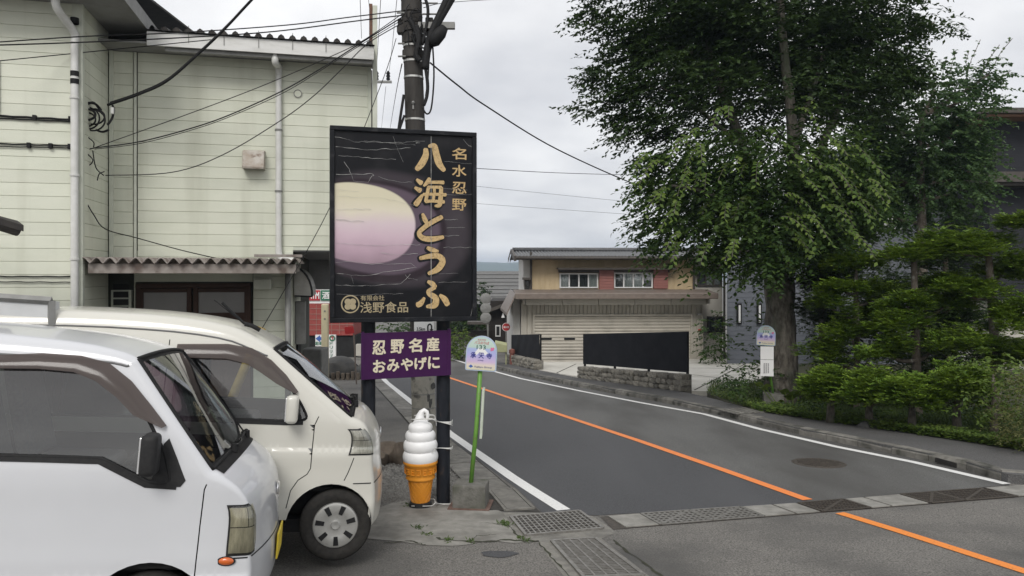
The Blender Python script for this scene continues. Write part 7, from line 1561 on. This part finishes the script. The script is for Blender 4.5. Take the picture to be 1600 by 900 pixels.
mb = MB(); mb.tube(catmull([TP(u, v) for u, v in trunk_path], 5), [float(np.interp(i / 25, np.linspace(0, 1, 6), tr)) / F * td for i in range(26)], 22)
mb.v = [(x + .02 * math.sin(9 * z + 3 * math.atan2(y, x)), y + .02 * math.cos(7 * z), z) for x, y, z in mb.v]
mb.build('trunk', m_bark, big, smooth=True)
for k, (pth, r0_, r1_) in enumerate([([(1210, 425, 0), (1198, 380, .1), (1180, 300, .2), (1150, 200, .4), (1110, 90, .5), (1090, 0, .5)], 20, 7), ([(1228, 430, 0), (1236, 380, 0), (1240, 300, 0), (1238, 200, .1), (1225, 80, .2), (1215, -60, .2)], 22, 8), ([(1238, 360, 0), (1262, 290, .3), (1300, 190, .6), (1350, 90, .9), (1380, 20, 1)], 14, 5),
          ([(1195, 372, 0), (1160, 330, -.5), (1100, 300, -1.0), (1050, 290, -1.2)], 10, 3), ([(1240, 330, 0), (1290, 300, -.6), (1330, 290, -1)], 9, 3), ([(1238, 230, .1), (1270, 140, .5), (1300, 40, .8)], 10, 4), ([(1160, 230, .3), (1090, 170, 0), (1030, 135, -.3)], 8, 1.5), ([(1120, 110, .5), (1060, 70, .3), (1000, 50, .2)], 7, 1.5), ([(1330, 120, .8), (1400, 70, .8), (1460, 35, .8)], 7, 2), ([(1190, 330, .1), (1170, 380, -.7), (1140, 400, -1)], 8, 2.5)]):
    pts = catmull([TP(u, v, dd) for u, v, dd in pth], 5); mb = MB(); mb.tube(pts, [(r0_ + (r1_ - r0_) * i / (len(pts) - 1)) * .62 / F * td for i in range(len(pts))], 10); mb.build('limb', m_bark, big, smooth=True)
axis = np.array(P(1225, 200, td))
up_cl = [(1005, 60, 62, 45, 0), (945, 35, 38, 28, 0, .55), (930, 5, 30, 25, 0, .5), (925, 168, 30, 8, -.2, .6), (985, 150, 62, 36, 0, .8), (950, 115, 30, 22, 0, .5), (1065, 15, 110, 66, .2), (1085, 130, 110, 60, 0), (1180, 40, 140, 85, .5), (1200, 160, 130, 70, .4), (1300, 25, 130, 80, .5), (1325, 135, 105, 62, .6), (1400, 50, 42, 30, .4, .6), (1455, 38, 38, 11, .4, .7), (1385, 110, 45, 40, .5, .8), (1415, 120, 25, 22, .5, .6),
         (1100, -80, 150, 70, .3, .7), (1250, -90, 170, 80, .4, .7), (1350, -60, 60, 45, .5, .6), (960, -40, 50, 40, 0, .5), (1060, 190, 60, 22, -.3, .7), (1000, 185, 40, 16, -.2, .6), (1200, 90, 150, 90, 1.5), (1100, 60, 100, 70, 1.4), (1310, 80, 110, 80, 1.5)]
lo_cl = [(1070, 260, 62, 55, -.6, .7), (1052, 345, 45, 55, -.8, .6), (1115, 235, 80, 50, -.4, .7), (1115, 335, 80, 70, -.8), (1185, 270, 90, 75, -.5), (1190, 365, 80, 60, -.9), (1270, 255, 85, 70, -.4), (1285, 340, 75, 68, -.7), (1330, 300, 42, 60, -.6, .8), (1125, 398, 42, 26, -.9, .7), (1200, 410, 60, 25, -1.0, .8), (1020, 300, 22, 60, -.8, .4), (1180, 320, 110, 80, .6), (1270, 320, 80, 90, .6), (1090, 300, 60, 60, .4, .6)]
for _ in range(32):      # stray branch tips round the outline
    an = rs.uniform(math.pi * .55, math.pi * 1.12) if rs.random() < 2 else 0.0
    up_cl.append((1195 + math.cos(an) * rs.uniform(170, 246), 90 + math.sin(an) * -rs.uniform(60, 120) + 20, rs.uniform(16, 30), rs.uniform(5, 10), rs.uniform(-.6, .6), rs.uniform(.9, 1.4)))
for _ in range(16): up_cl.append((rs.uniform(960, 1080), rs.uniform(175, 215), rs.uniform(16, 28), rs.uniform(5, 9), rs.uniform(-.6, .4), 1.0))
for _ in range(14): lo_cl.append((rs.uniform(1000, 1050), rs.uniform(230, 390), rs.uniform(10, 20), rs.uniform(8, 14), rs.uniform(-.9, .2), .8))
a_ = sprays(up_cl, td, axis, 92, rs, 14, lsize=(.09, .15)); leaves_mesh('upper_crown', lf_dark, big, a_[0], a_[1], a_[2], a_[3], a_[3] * .46, sub=tb)
a_ = sprays(lo_cl, td, axis, 88, rs, 13, lsize=(.09, .15), droop=.5); leaves_mesh('lower_crown', lf_mid, big, a_[0], a_[1], a_[2], a_[3], a_[3] * .5, sub=tb)
# arching young shoots with larger pale leaves
Pp, Dd, Nn, Ll = [], [], [], []; tw = MB()
starts = [(1130, 180), (1080, 215), (1200, 215), (1150, 260), (1075, 270), (1245, 160), (1260, 235), (1300, 250), (1215, 300), (1120, 320), (1060, 320), (1320, 270), (1280, 330), (1205, 350), (1150, 370), (1250, 370), (1335, 320), (1100, 370), (1180, 245), (1240, 280), (1030, 250), (1040, 300), (1290, 290), (1330, 350), (1165, 320), (1060, 370), (1225, 240), (1290, 215), (1340, 240), (1360, 280), (1110, 280), (1190, 390), (1240, 330), (1310, 310), (1090, 240)]
for (u, v) in starts * 2:
    u += rs.uniform(-18, 18); v += rs.uniform(-14, 14); s0_ = np.array(P(u, v, td - 1.6 + rs.uniform(-.5, .4))); dirx = np.sign(u - 1190) * rs.uniform(.1, .9); d3 = unit(np.array([dirx, -.5 + rs.uniform(-.2, .2), .25])); L = rs.uniform(.55, 1.1); n = int(L * 17)
    t = (np.arange(n) + .5) / n; pos = s0_ + d3 * (L * .62 * t)[:, None]; pos[:, 2] -= L * .75 * t ** 1.9
    tan = np.gradient(pos, axis=0); tan = unit(tan); side = unit(np.cross(tan, np.array([0, -.6, 1.0]))); sg = np.where(np.arange(n) % 2 == 0, 1.0, -1.0)[:, None]
    Pp.append(pos); Dd.append(unit(tan * .55 + side * sg * .9 + rs.normal(size=(n, 3)) * .15 + np.array([0, 0, -.3]))); Nn.append(unit(np.array([0, -.7, .8]) + rs.normal(size=(n, 3)) * .25)); Ll.append(rs.uniform(.09, .14, n)); tw.tube([Vector(p) - tb for p in pos[::3]], .005, 4)
leaves_mesh('young_shoots', lf_lite, big, np.concatenate(Pp), np.concatenate(Dd), np.concatenate(Nn), np.concatenate(Ll), np.concatenate(Ll) * .55, sub=tb); tw.build('twigs', m_bark, big, kind='stuff')

def simple_tree(name, label, u, d, vbase, path, rad, clumps, mat, n_m2, bark, lsize, group=None, leaves=12, droop=.35, limbs=True, cat='tree', width=.5, length=(.3, .6), dz=.1, surf=2.3, part='crown'):
    b = ground_at(u, d, dz); t = thing(name, label, cat, b, group=group); pts = catmull([b - b] + [P(a, v, d) - b for a, v in path], 4) if path else []
    if path:
        mb = MB(); mb.tube(pts, [rad / F * d * (1.15 - .75 * i / (len(pts) - 1)) for i in range(len(pts))], 12); mb.build('trunk', bark, t, smooth=True)
        if limbs:
            for c in clumps:
                e = P(c[0], c[1] + c[3] * .3, d + c[4]) - b; k = min(range(len(pts)), key=lambda i: abs(pts[i].z - (e.z - .25))); mb = MB(); m_ = pts[k].lerp(e, .5) + Vector((0, 0, -.06)); mb.tube(catmull([pts[k], m_, e], 4), [rad / F * d * f for f in (.42, .4, .38, .36, .33, .3, .27, .24, .2)], 6); mb.build('branch', bark, t, smooth=True)
    ax = np.array(P(u, clumps[0][1], d)); a_ = sprays(clumps, d, ax, n_m2, rs, leaves, lsize=lsize, droop=droop, length=length, surf=surf); leaves_mesh(part, mat, t, a_[0], a_[1], a_[2], a_[3], a_[3] * width, sub=b); return t, b
g, gb = simple_tree('street_tree', 'tall blue green tree with pale bare trunk right of the big dark tree', 1440, 18.5, 600, [(1441, 500), (1440, 400), (1440, 330), (1438, 250), (1440, 180)], 9,
    [(1440, 200, 80, 75, 0), (1495, 190, 58, 65, 0), (1525, 135, 36, 38, 0, .6), (1395, 250, 62, 80, .3), (1485, 285, 62, 55, -.2), (1520, 250, 35, 50, 0, .6), (1400, 330, 42, 35, .3), (1490, 340, 34, 30, 0, .7), (1375, 180, 50, 55, .5), (1460, 130, 45, 35, 0, .6), (1545, 110, 18, 22, 0, .5), (1420, 270, 80, 100, 1.2), (1360, 250, 50, 90, 1.0)], lf_gink, 84, m_barkp, (.08, .12), width=.75)
tw = MB(); Pp, Dd = [], []
for (u0, v0, u1, v1) in [(1480, 150, 1492, 78), (1500, 150, 1530, 62), (1525, 130, 1560, 70), (1540, 120, 1580, 60), (1545, 140, 1578, 110), (1450, 120, 1455, 75), (1430, 150, 1425, 88), (1470, 120, 1478, 90), (1540, 180, 1572, 170), (1530, 230, 1565, 225), (1510, 120, 1512, 80)]:
    A, B_ = P(u0, v0, 18.5), P(u1, v1, 18.5); pts = [A.lerp(B_, k / 6) + Vector((.03 * math.sin(k * 1.3), 0, 0)) for k in range(7)]; tw.tube([p - gb for p in pts], .008, 4)
    for k in range(22): p = A.lerp(B_, rs.random() ** .8); Pp.append(np.array(p)); Dd.append(unit(rs.normal(size=3) * np.array([1, .5, .5]) + np.array([0, 0, .2])))
n = len(Pp); leaves_mesh('shoot_leaves', lf_gink, g, np.array(Pp), np.array(Dd), unit(np.array([0, -.8, .5]) + rs.normal(size=(n, 3)) * .4), rs.uniform(.07, .11, n), rs.uniform(.05, .08, n), sub=gb); tw.build('shoots', m_barkp, g, kind='stuff')

def pads_tree(label, u, d, path, rad, pads, mat=lf_yew, name='cloud_pruned_tree', group='cloud pruned garden trees', dens=1.0, bark_=None):
    bark_ = bark_ or m_barkp
    b = ground_at(u, d, .1); t = thing(name, label, 'tree', b, group=group); pts = catmull([b - b] + [P(a, v, d) - b for a, v in path], 4)
    mb = MB(); mb.tube(pts, [rad / F * d * (1.1 - .6 * i / (len(pts) - 1)) for i in range(len(pts))], 12); mb.build('trunk', bark_, t, smooth=True)
    for (pu, pv, ru, rv, dd) in pads:
        dp = d + dd; c = P(pu, pv, dp); rx, rz = ru / F * dp, rv / F * dp * 1.45; ry = rx * .85
        e = c - b + Vector((0, 0, -rz * .4)); k = min(range(len(pts)), key=lambda i: abs(pts[i].z - (e.z - .15))); mb = MB(); m_ = pts[k].lerp(e, .5) + Vector((0, 0, -.05)); mb.tube(catmull([pts[k], m_, e], 4), [rad / F * d * f for f in (.5, .47, .44, .41, .38, .35, .3, .25, .2)], 6); mb.build('branch', m_barkp, t, smooth=True)
        sub = []; nsub = max(5, int(ru / 4.5))
        for _ in range(nsub): a = rs.uniform(0, 2 * math.pi); r_ = rs.random() ** .5; sub.append((r_ * math.cos(a) * rx * .85, r_ * math.sin(a) * ry * .85, rz * (.35 - .75 * r_ ** 2 + rs.uniform(-.35, .3))))
        PP, DD, NN, LL = [], [], [], []
        for (sx, sy, sz) in sub:
            n = int(74 * dens); cc = np.array(c) + np.array([sx, sy, sz]); az = rs.uniform(0, 2 * math.pi, n); rr_ = rx * .42 + .05
            base = cc + np.stack([np.cos(az) * rs.random(n) * rr_ * .75, np.sin(az) * rs.random(n) * rr_ * .75, rs.normal(size=n) * rz * .22], 1); dr = unit(np.stack([np.cos(az), np.sin(az), rs.uniform(-.15, .5, n)], 1)); L = rs.uniform(.09, .2, n); m2 = 9; tt = (np.arange(m2) + .3) / m2
            pos = base[:, None] + dr[:, None] * (L[:, None] * tt)[..., None]; pos[..., 2] -= .12 * L[:, None] * tt ** 2; sd_ = unit(np.cross(dr, np.array([0, 0, 1.0]))); sg = np.where(np.arange(m2) % 2 == 0, 1.0, -1.0)
            dl = unit(dr[:, None] * .8 + sd_[:, None] * sg[None, :, None] * .7 + np.array([0, 0, .2]) + rs.normal(size=(n, m2, 3)) * .12); PP.append(pos.reshape(-1, 3)); DD.append(dl.reshape(-1, 3)); NN.append(unit(np.array([0, 0, 1.0]) + rs.normal(size=(n * m2, 3)) * .25)); LL.append(rs.uniform(.05, .085, n * m2))
        LL = np.concatenate(LL); leaves_mesh('foliage_pad', mat, t, np.concatenate(PP), np.concatenate(DD), np.concatenate(NN), LL, LL * .38, sub=b)
    return t
pads_tree('cloud pruned tree with slim trunk nearest the big tree', 1340, 14.2, [(1340, 600), (1338, 500), (1337, 430)], 6, [(1338, 408, 46, 17, 0), (1318, 447, 32, 13, -.2), (1372, 450, 44, 17, .3), (1300, 472, 38, 18, -.1), (1332, 520, 40, 20, -.4), (1365, 490, 30, 16, .3), (1280, 545, 34, 20, 0)])
pads_tree('cloud pruned tree with a pale yellow top pad and straight grey trunk', 1432, 13.4, [(1433, 620), (1430, 500), (1428, 405)], 8, [(1428, 394, 44, 15, 0), (1418, 470, 36, 13, -.2), (1470, 440, 38, 13, .2), (1475, 472, 40, 14, -.1), (1412, 505, 46, 20, -.3), (1388, 545, 46, 19, -.4), (1460, 532, 34, 20, .3), (1395, 490, 30, 14, .3)])
pads_tree('cloud pruned tree with lichen spotted trunk at the right edge', 1556, 12.8, [(1556, 600), (1553, 520), (1546, 420), (1545, 390)], 8, [(1545, 380, 52, 18, 0), (1485, 378, 52, 20, .4), (1540, 450, 32, 12, -.1), (1500, 448, 34, 13, 0), (1505, 524, 48, 20, -.2), (1565, 420, 38, 15, .3), (1570, 540, 40, 20, .2)])
pads_tree('cloud pruned tree cut by the right edge of the picture', 1625, 12.4, [(1622, 600), (1618, 480), (1612, 360)], 8, [(1600, 345, 36, 13, 0), (1602, 480, 42, 20, 0), (1590, 500, 30, 18, -.2), (1608, 400, 36, 16, .2), (1600, 555, 40, 18, 0)])
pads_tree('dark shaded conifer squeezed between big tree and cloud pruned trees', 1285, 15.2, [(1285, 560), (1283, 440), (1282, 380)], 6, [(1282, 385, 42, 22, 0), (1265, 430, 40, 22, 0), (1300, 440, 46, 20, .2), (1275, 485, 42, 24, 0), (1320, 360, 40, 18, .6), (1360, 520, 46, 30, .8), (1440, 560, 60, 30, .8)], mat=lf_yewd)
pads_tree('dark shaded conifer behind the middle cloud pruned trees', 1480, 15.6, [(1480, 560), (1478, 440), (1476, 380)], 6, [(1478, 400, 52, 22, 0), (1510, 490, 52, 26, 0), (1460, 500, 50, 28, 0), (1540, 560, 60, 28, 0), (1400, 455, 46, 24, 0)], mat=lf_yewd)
hr = [(1298, 598, 46, 26, 12.9, 'low clipped yew beside the big trunk'), (1358, 604, 44, 26, 12.4, 'second low clipped yew from the big trunk'), (1425, 608, 52, 24, 11.9, 'third low clipped yew from the big trunk with lichened stem'), (1495, 596, 50, 28, 11.8, 'fourth low clipped yew from the big trunk')]
for (u, v, ru, rv, d, lab) in hr:
    pads_tree(lab, u, d, [(u, v + 20)], 7, [(u, v - 8, ru * .8, rv * .7, 0), (u - ru * .45, v + 4, ru * .6, rv * .6, -.15), (u + ru * .45, v + 4, ru * .6, rv * .6, -.15), (u, v + 10, ru * .6, rv * .6, -.3)], name='clipped_yew', group='low clipped yews along the pavement', dens=1.1, bark_=m_bark)
    
simple_tree('broadleaf_shrub', 'upright glossy green shrub right of the low clipped yews', 1553, 11.3, 680, [(1553, 640), (1552, 590)], 6, [(1552, 575, 45, 32, 0), (1535, 610, 40, 35, 0), (1570, 605, 35, 40, 0), (1550, 640, 36, 26, .2, .7)], lf_weed, 130, m_barkp, (.06, .09), cat='shrub', length=(.2, .4), leaves=10)
simple_tree('olive_shrub', 'dense olive brown shrub in the right corner above the pavement', 1598, 10.2, 690, None, 5, [(1592, 640, 34, 44, 0), (1605, 600, 30, 30, 0), (1622, 650, 40, 50, 0), (1590, 675, 30, 22, -.1)], lf_olive, 260, m_barkp, (.035, .055), cat='shrub', length=(.12, .25), leaves=9)
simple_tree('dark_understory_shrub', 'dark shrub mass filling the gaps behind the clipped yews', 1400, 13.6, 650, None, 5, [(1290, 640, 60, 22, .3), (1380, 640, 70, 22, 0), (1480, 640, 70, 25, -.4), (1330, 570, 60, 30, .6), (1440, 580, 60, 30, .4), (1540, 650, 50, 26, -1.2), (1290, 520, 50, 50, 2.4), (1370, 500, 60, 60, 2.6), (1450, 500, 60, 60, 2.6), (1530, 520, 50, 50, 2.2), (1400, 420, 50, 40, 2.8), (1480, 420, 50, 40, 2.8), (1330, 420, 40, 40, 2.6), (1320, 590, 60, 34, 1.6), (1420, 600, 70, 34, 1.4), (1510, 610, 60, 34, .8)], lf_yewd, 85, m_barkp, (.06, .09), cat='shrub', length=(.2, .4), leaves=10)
simple_tree('garden_shrub', 'loose shrub left of the big trunk behind the bus stop', 1172, 15.6, 620, None, 5, [(1172, 580, 34, 26, 0), (1155, 598, 26, 14, -.2), (1180, 545, 26, 26, .2, .5), (1160, 510, 34, 24, .3, .35), (1140, 525, 20, 20, .3, .25), (1190, 605, 20, 22, 0)], lf_mid, 90, m_barkp, (.08, .12), cat='shrub', length=(.25, .5), leaves=10)
simple_tree('house_shrub', 'bushy shrub growing against the grey annex of the house', 1112, 28.0, 560, None, 5, [(1112, 520, 16, 26, 0), (1120, 545, 14, 20, 0), (1104, 550, 12, 14, 0), (1118, 495, 10, 12, 0, .6)], lf_mid, 40, m_barkp, (.12, .18), cat='shrub', length=(.3, .5), leaves=10)
simple_tree('hedge', 'clipped green hedge along the road bend beyond the bus stop', 724, 32, 555, None, 5, [(714, 536, 13, 19, 0), (728, 534, 14, 20, 0), (741, 537, 9, 17, .4), (720, 548, 18, 11, -.2), (736, 548, 13, 10, -.2), (708, 545, 10, 14, -.1)], lf_weed, 75, m_barkp, (.10, .15), cat='hedge', length=(.2, .4), leaves=10)
simple_tree('street_tree', 'dark bushy tree behind the three round sign backs', 742, 46, 555, [(742, 500), (744, 470)], 4, [(748, 455, 14, 18, 0), (752, 480, 12, 16, 0), (738, 490, 18, 20, 0), (725, 500, 24, 18, 0), (715, 510, 20, 14, 0), (745, 505, 14, 12, 0)], lf_dark, 24, m_bark, (.18, .28), leaves=10, limbs=False)
simple_tree('roadside_bush', 'green bushes in the gap between the sign posts', 612, 44, 560, None, 4, [(612, 512, 16, 14, 0), (640, 506, 18, 16, 0), (628, 520, 24, 12, 0)], lf_mid, 26, m_bark, (.15, .25), cat='bush', leaves=10)
# ground plants on the right: weeds along the edge, grass, big leaves at the trunk foot
def scatter_region(n, rs):
    out = []
    while len(out) < n:
        u = rs.uniform(1110, 1640); 
        ve = np.interp(u, [1105, 1187, 1290, 1394, 1500, 1600, 1700], [615, 642, 657, 672, 687, 703, 720]); v = ve - abs(rs.normal()) * 0 - rs.random() * 46
        if v < 596: continue
        out.append((u, v, ve - v))
    return out
Pp, Dd, Nn, Ll = [], [], [], []
for (u, v, k) in scatter_region(16000, rs):
    p = Gz(u, v, KH + .015); a = rs.uniform(0, 2 * math.pi); Pp.append(p); Dd.append((math.cos(a) * .45, math.sin(a) * .45, 1)); Nn.append((rs.normal() * .3, -1, .2)); Ll.append(rs.uniform(.05, .16))
leaves_mesh('grass', lf_grass, None, np.array(Pp), unit(np.array(Dd)), unit(np.array(Nn)), np.array(Ll), np.full(len(Ll), .012), kind='stuff')['kind'] = 'stuff'
tag(bpy.data.objects['grass'], 'short green grass under the clipped trees', 'grass', kind='stuff')
Pp, Dd, Nn, Ll = [], [], [], []
for i in range(9000):
    u = rs.uniform(1105, 1640); ve = np.interp(u, [1105, 1187, 1290, 1394, 1500, 1600, 1700], [615, 642.5, 657.5, 672.5, 687.5, 703.5, 721]); v = ve + .8 - rs.random() ** 1.8 * (10 if u > 1200 else 22); 
    if v < 600: continue
    p = Gz(u, v, KH + .01); p.z += rs.random() * .12; a = rs.uniform(0, 2 * math.pi); Pp.append(p); Dd.append((math.cos(a), math.sin(a), rs.uniform(-.1, .5))); Nn.append((rs.normal() * .4, -.3 + rs.normal() * .3, 1)); Ll.append(rs.uniform(.03, .075))
leaves_mesh('weeds', lf_weed, None, np.array(Pp), unit(np.array(Dd)), unit(np.array(Nn)), np.array(Ll), np.array(Ll) * .7, kind='stuff'); tag(bpy.data.objects['weeds'], 'leafy ground cover spilling along the pavement edge', 'weeds', kind='stuff')
b = ground_at(1240, 14.9, KH); t = thing('butterbur', 'plant with large round leaves at the foot of the big trunk', 'plant', b)
for k, (u, v, r_) in enumerate([(1238, 618, .17), (1226, 612, .12), (1248, 612, .14), (1196, 605, .13), (1186, 600, .1), (1254, 624, .11), (1218, 628, .1)]):
    c = P(u, v, 14.8) - b; mb = MB(); n = 16; tilt_ = Matrix.Rotation(R(-38 + 9 * k % 20), 3, 'X') @ Matrix.Rotation(R(20 * math.sin(k * 2)), 3, 'Y'); mb.add([c] + [c + tilt_ @ Vector((r_ * math.cos(a) * (1 + .05 * math.sin(5 * a)), r_ * math.sin(a) * .9, .03 * math.sin(3 * a))) for a in np.linspace(0, 2 * math.pi, n + 1)[:-1]], [(0, i + 1, (i + 1) % n + 1) for i in range(n)]); lf_ = mb.build('leaf', lf_weed, t, smooth=True, fix=False)
    mb = MB(); mb.tube([Vector((c.x * .5, c.y, 0)), c], .008, 5); mb.build('stem', lf_weed, t)
# rock in the bed, gravel between the posts, weeds in cracks
boulder('boulder', 1365, 652, 12.4, .28, .2, .16, 15, 'low dark rock lying in the grass under the clipped yews', m_rockd)
m_grav = M('gravel_stones', (0.12, 0.115, 0.105), (0.24, 0.235, 0.22), scale=40, rough=.95)
mb = MB(); r_ = random.Random(3); 
for i in range(2600):
    u, v = r_.uniform(585, 716), r_.uniform(700, 788)
    if v > 760 and u > 705: continue
    p = G(u, v); s_ = r_.uniform(.008, .026); q = [Vector((r_.uniform(-1, 1), r_.uniform(-1, 1), r_.uniform(-.6, 1))).normalized() * s_ * r_.uniform(.7, 1.2) for _ in range(5)]
    mb.add([p + Vector((-s_, -s_ * .7, 0)), p + Vector((s_, -s_ * .6, 0)), p + Vector((s_ * .7, s_, 0)), p + Vector((-s_ * .8, s_ * .8, 0)), p + Vector((q[0].x * .5, q[0].y * .5, s_ * r_.uniform(.6, 1.2)))], [(0, 1, 4), (1, 2, 4), (2, 3, 4), (3, 0, 4)])
o = mb.build('gravel', m_grav, None, fix=False, kind='stuff'); tag(o, 'grey gravel around the sign posts', 'gravel', kind='stuff')
Pp, Dd = [], []
for (u, v, n_) in [(787, 818, 60), (792, 822, 40), (655, 826, 40), (668, 836, 30), (700, 845, 40), (640, 790, 24), (735, 847, 24), (813, 842, 30), (820, 846, 20)]:
    for _ in range(n_): p = G(u + rs.normal() * 4, v + rs.normal() * 1.5); p.z += .005; a = rs.uniform(0, 2 * math.pi); Pp.append(p); Dd.append((math.cos(a), math.sin(a), rs.uniform(.2, 1)))
leaves_mesh('crack_weeds', lf_grass, None, np.array(Pp), unit(np.array(Dd)), unit(np.array([0, -.5, .8]) + rs.normal(size=(len(Pp), 3)) * .3), rs.uniform(.015, .05, len(Pp)), np.full(len(Pp), .009), kind='stuff'); tag(bpy.data.objects['crack_weeds'], 'tufts of weeds in the concrete cracks', 'weeds', kind='stuff')
# ---------------------------------------------------------------- far hills
m_hill = mat_leaf('hill_woods', (0.035, 0.06, 0.03), (0.06, 0.09, 0.04), scale=.02, transl=.0)
mb = MB(); rws = []
hx = np.linspace(-1090, 1090, 160); r_ = np.random.default_rng(4); ph = r_.uniform(0, 6.28, 8)
for j, (yy, f) in enumerate(((1300, 0), (1380, .35), (1480, .75), (1620, 1.0), (1900, .8))): rws.append([(x, yy + 20 * math.sin(x * .01), -4 + f * (38 + 4 * math.sin(x * .006 + ph[0]) + 2 * math.sin(x * .017 + ph[1]) + .8 * math.sin(x * .06 + ph[2]) + .5 * math.sin(x * .15 + ph[3]))) for x in hx])
mb.grid(rws); struct('hills', mb, m_hill, smooth=True)

# ---------------------------------------------------------------- damp air: far things fade to pale blue
mb = MB(); mb.bx(-1300, 1300, -60, 2150, -9.0, 52.0); hz_o = mb.build('haze', bpy.data.materials.new('damp_air'), None); hz_o['kind'] = 'stuff'; hz_o['label'] = 'thin pale haze in the air around the whole street'; hz_o['category'] = 'haze'
hm = hz_o.data.materials[0]; hm.use_nodes = True; hn = hm.node_tree.nodes; hn.clear(); ho = hn.new('ShaderNodeOutputMaterial'); pv = hn.new('ShaderNodeVolumePrincipled'); pv.inputs['Color'].default_value = (.62, .76, .95, 1); pv.inputs['Density'].default_value = .00055; pv.inputs['Anisotropy'].default_value = .2
hm.node_tree.links.new(pv.outputs[0], ho.inputs['Volume'])
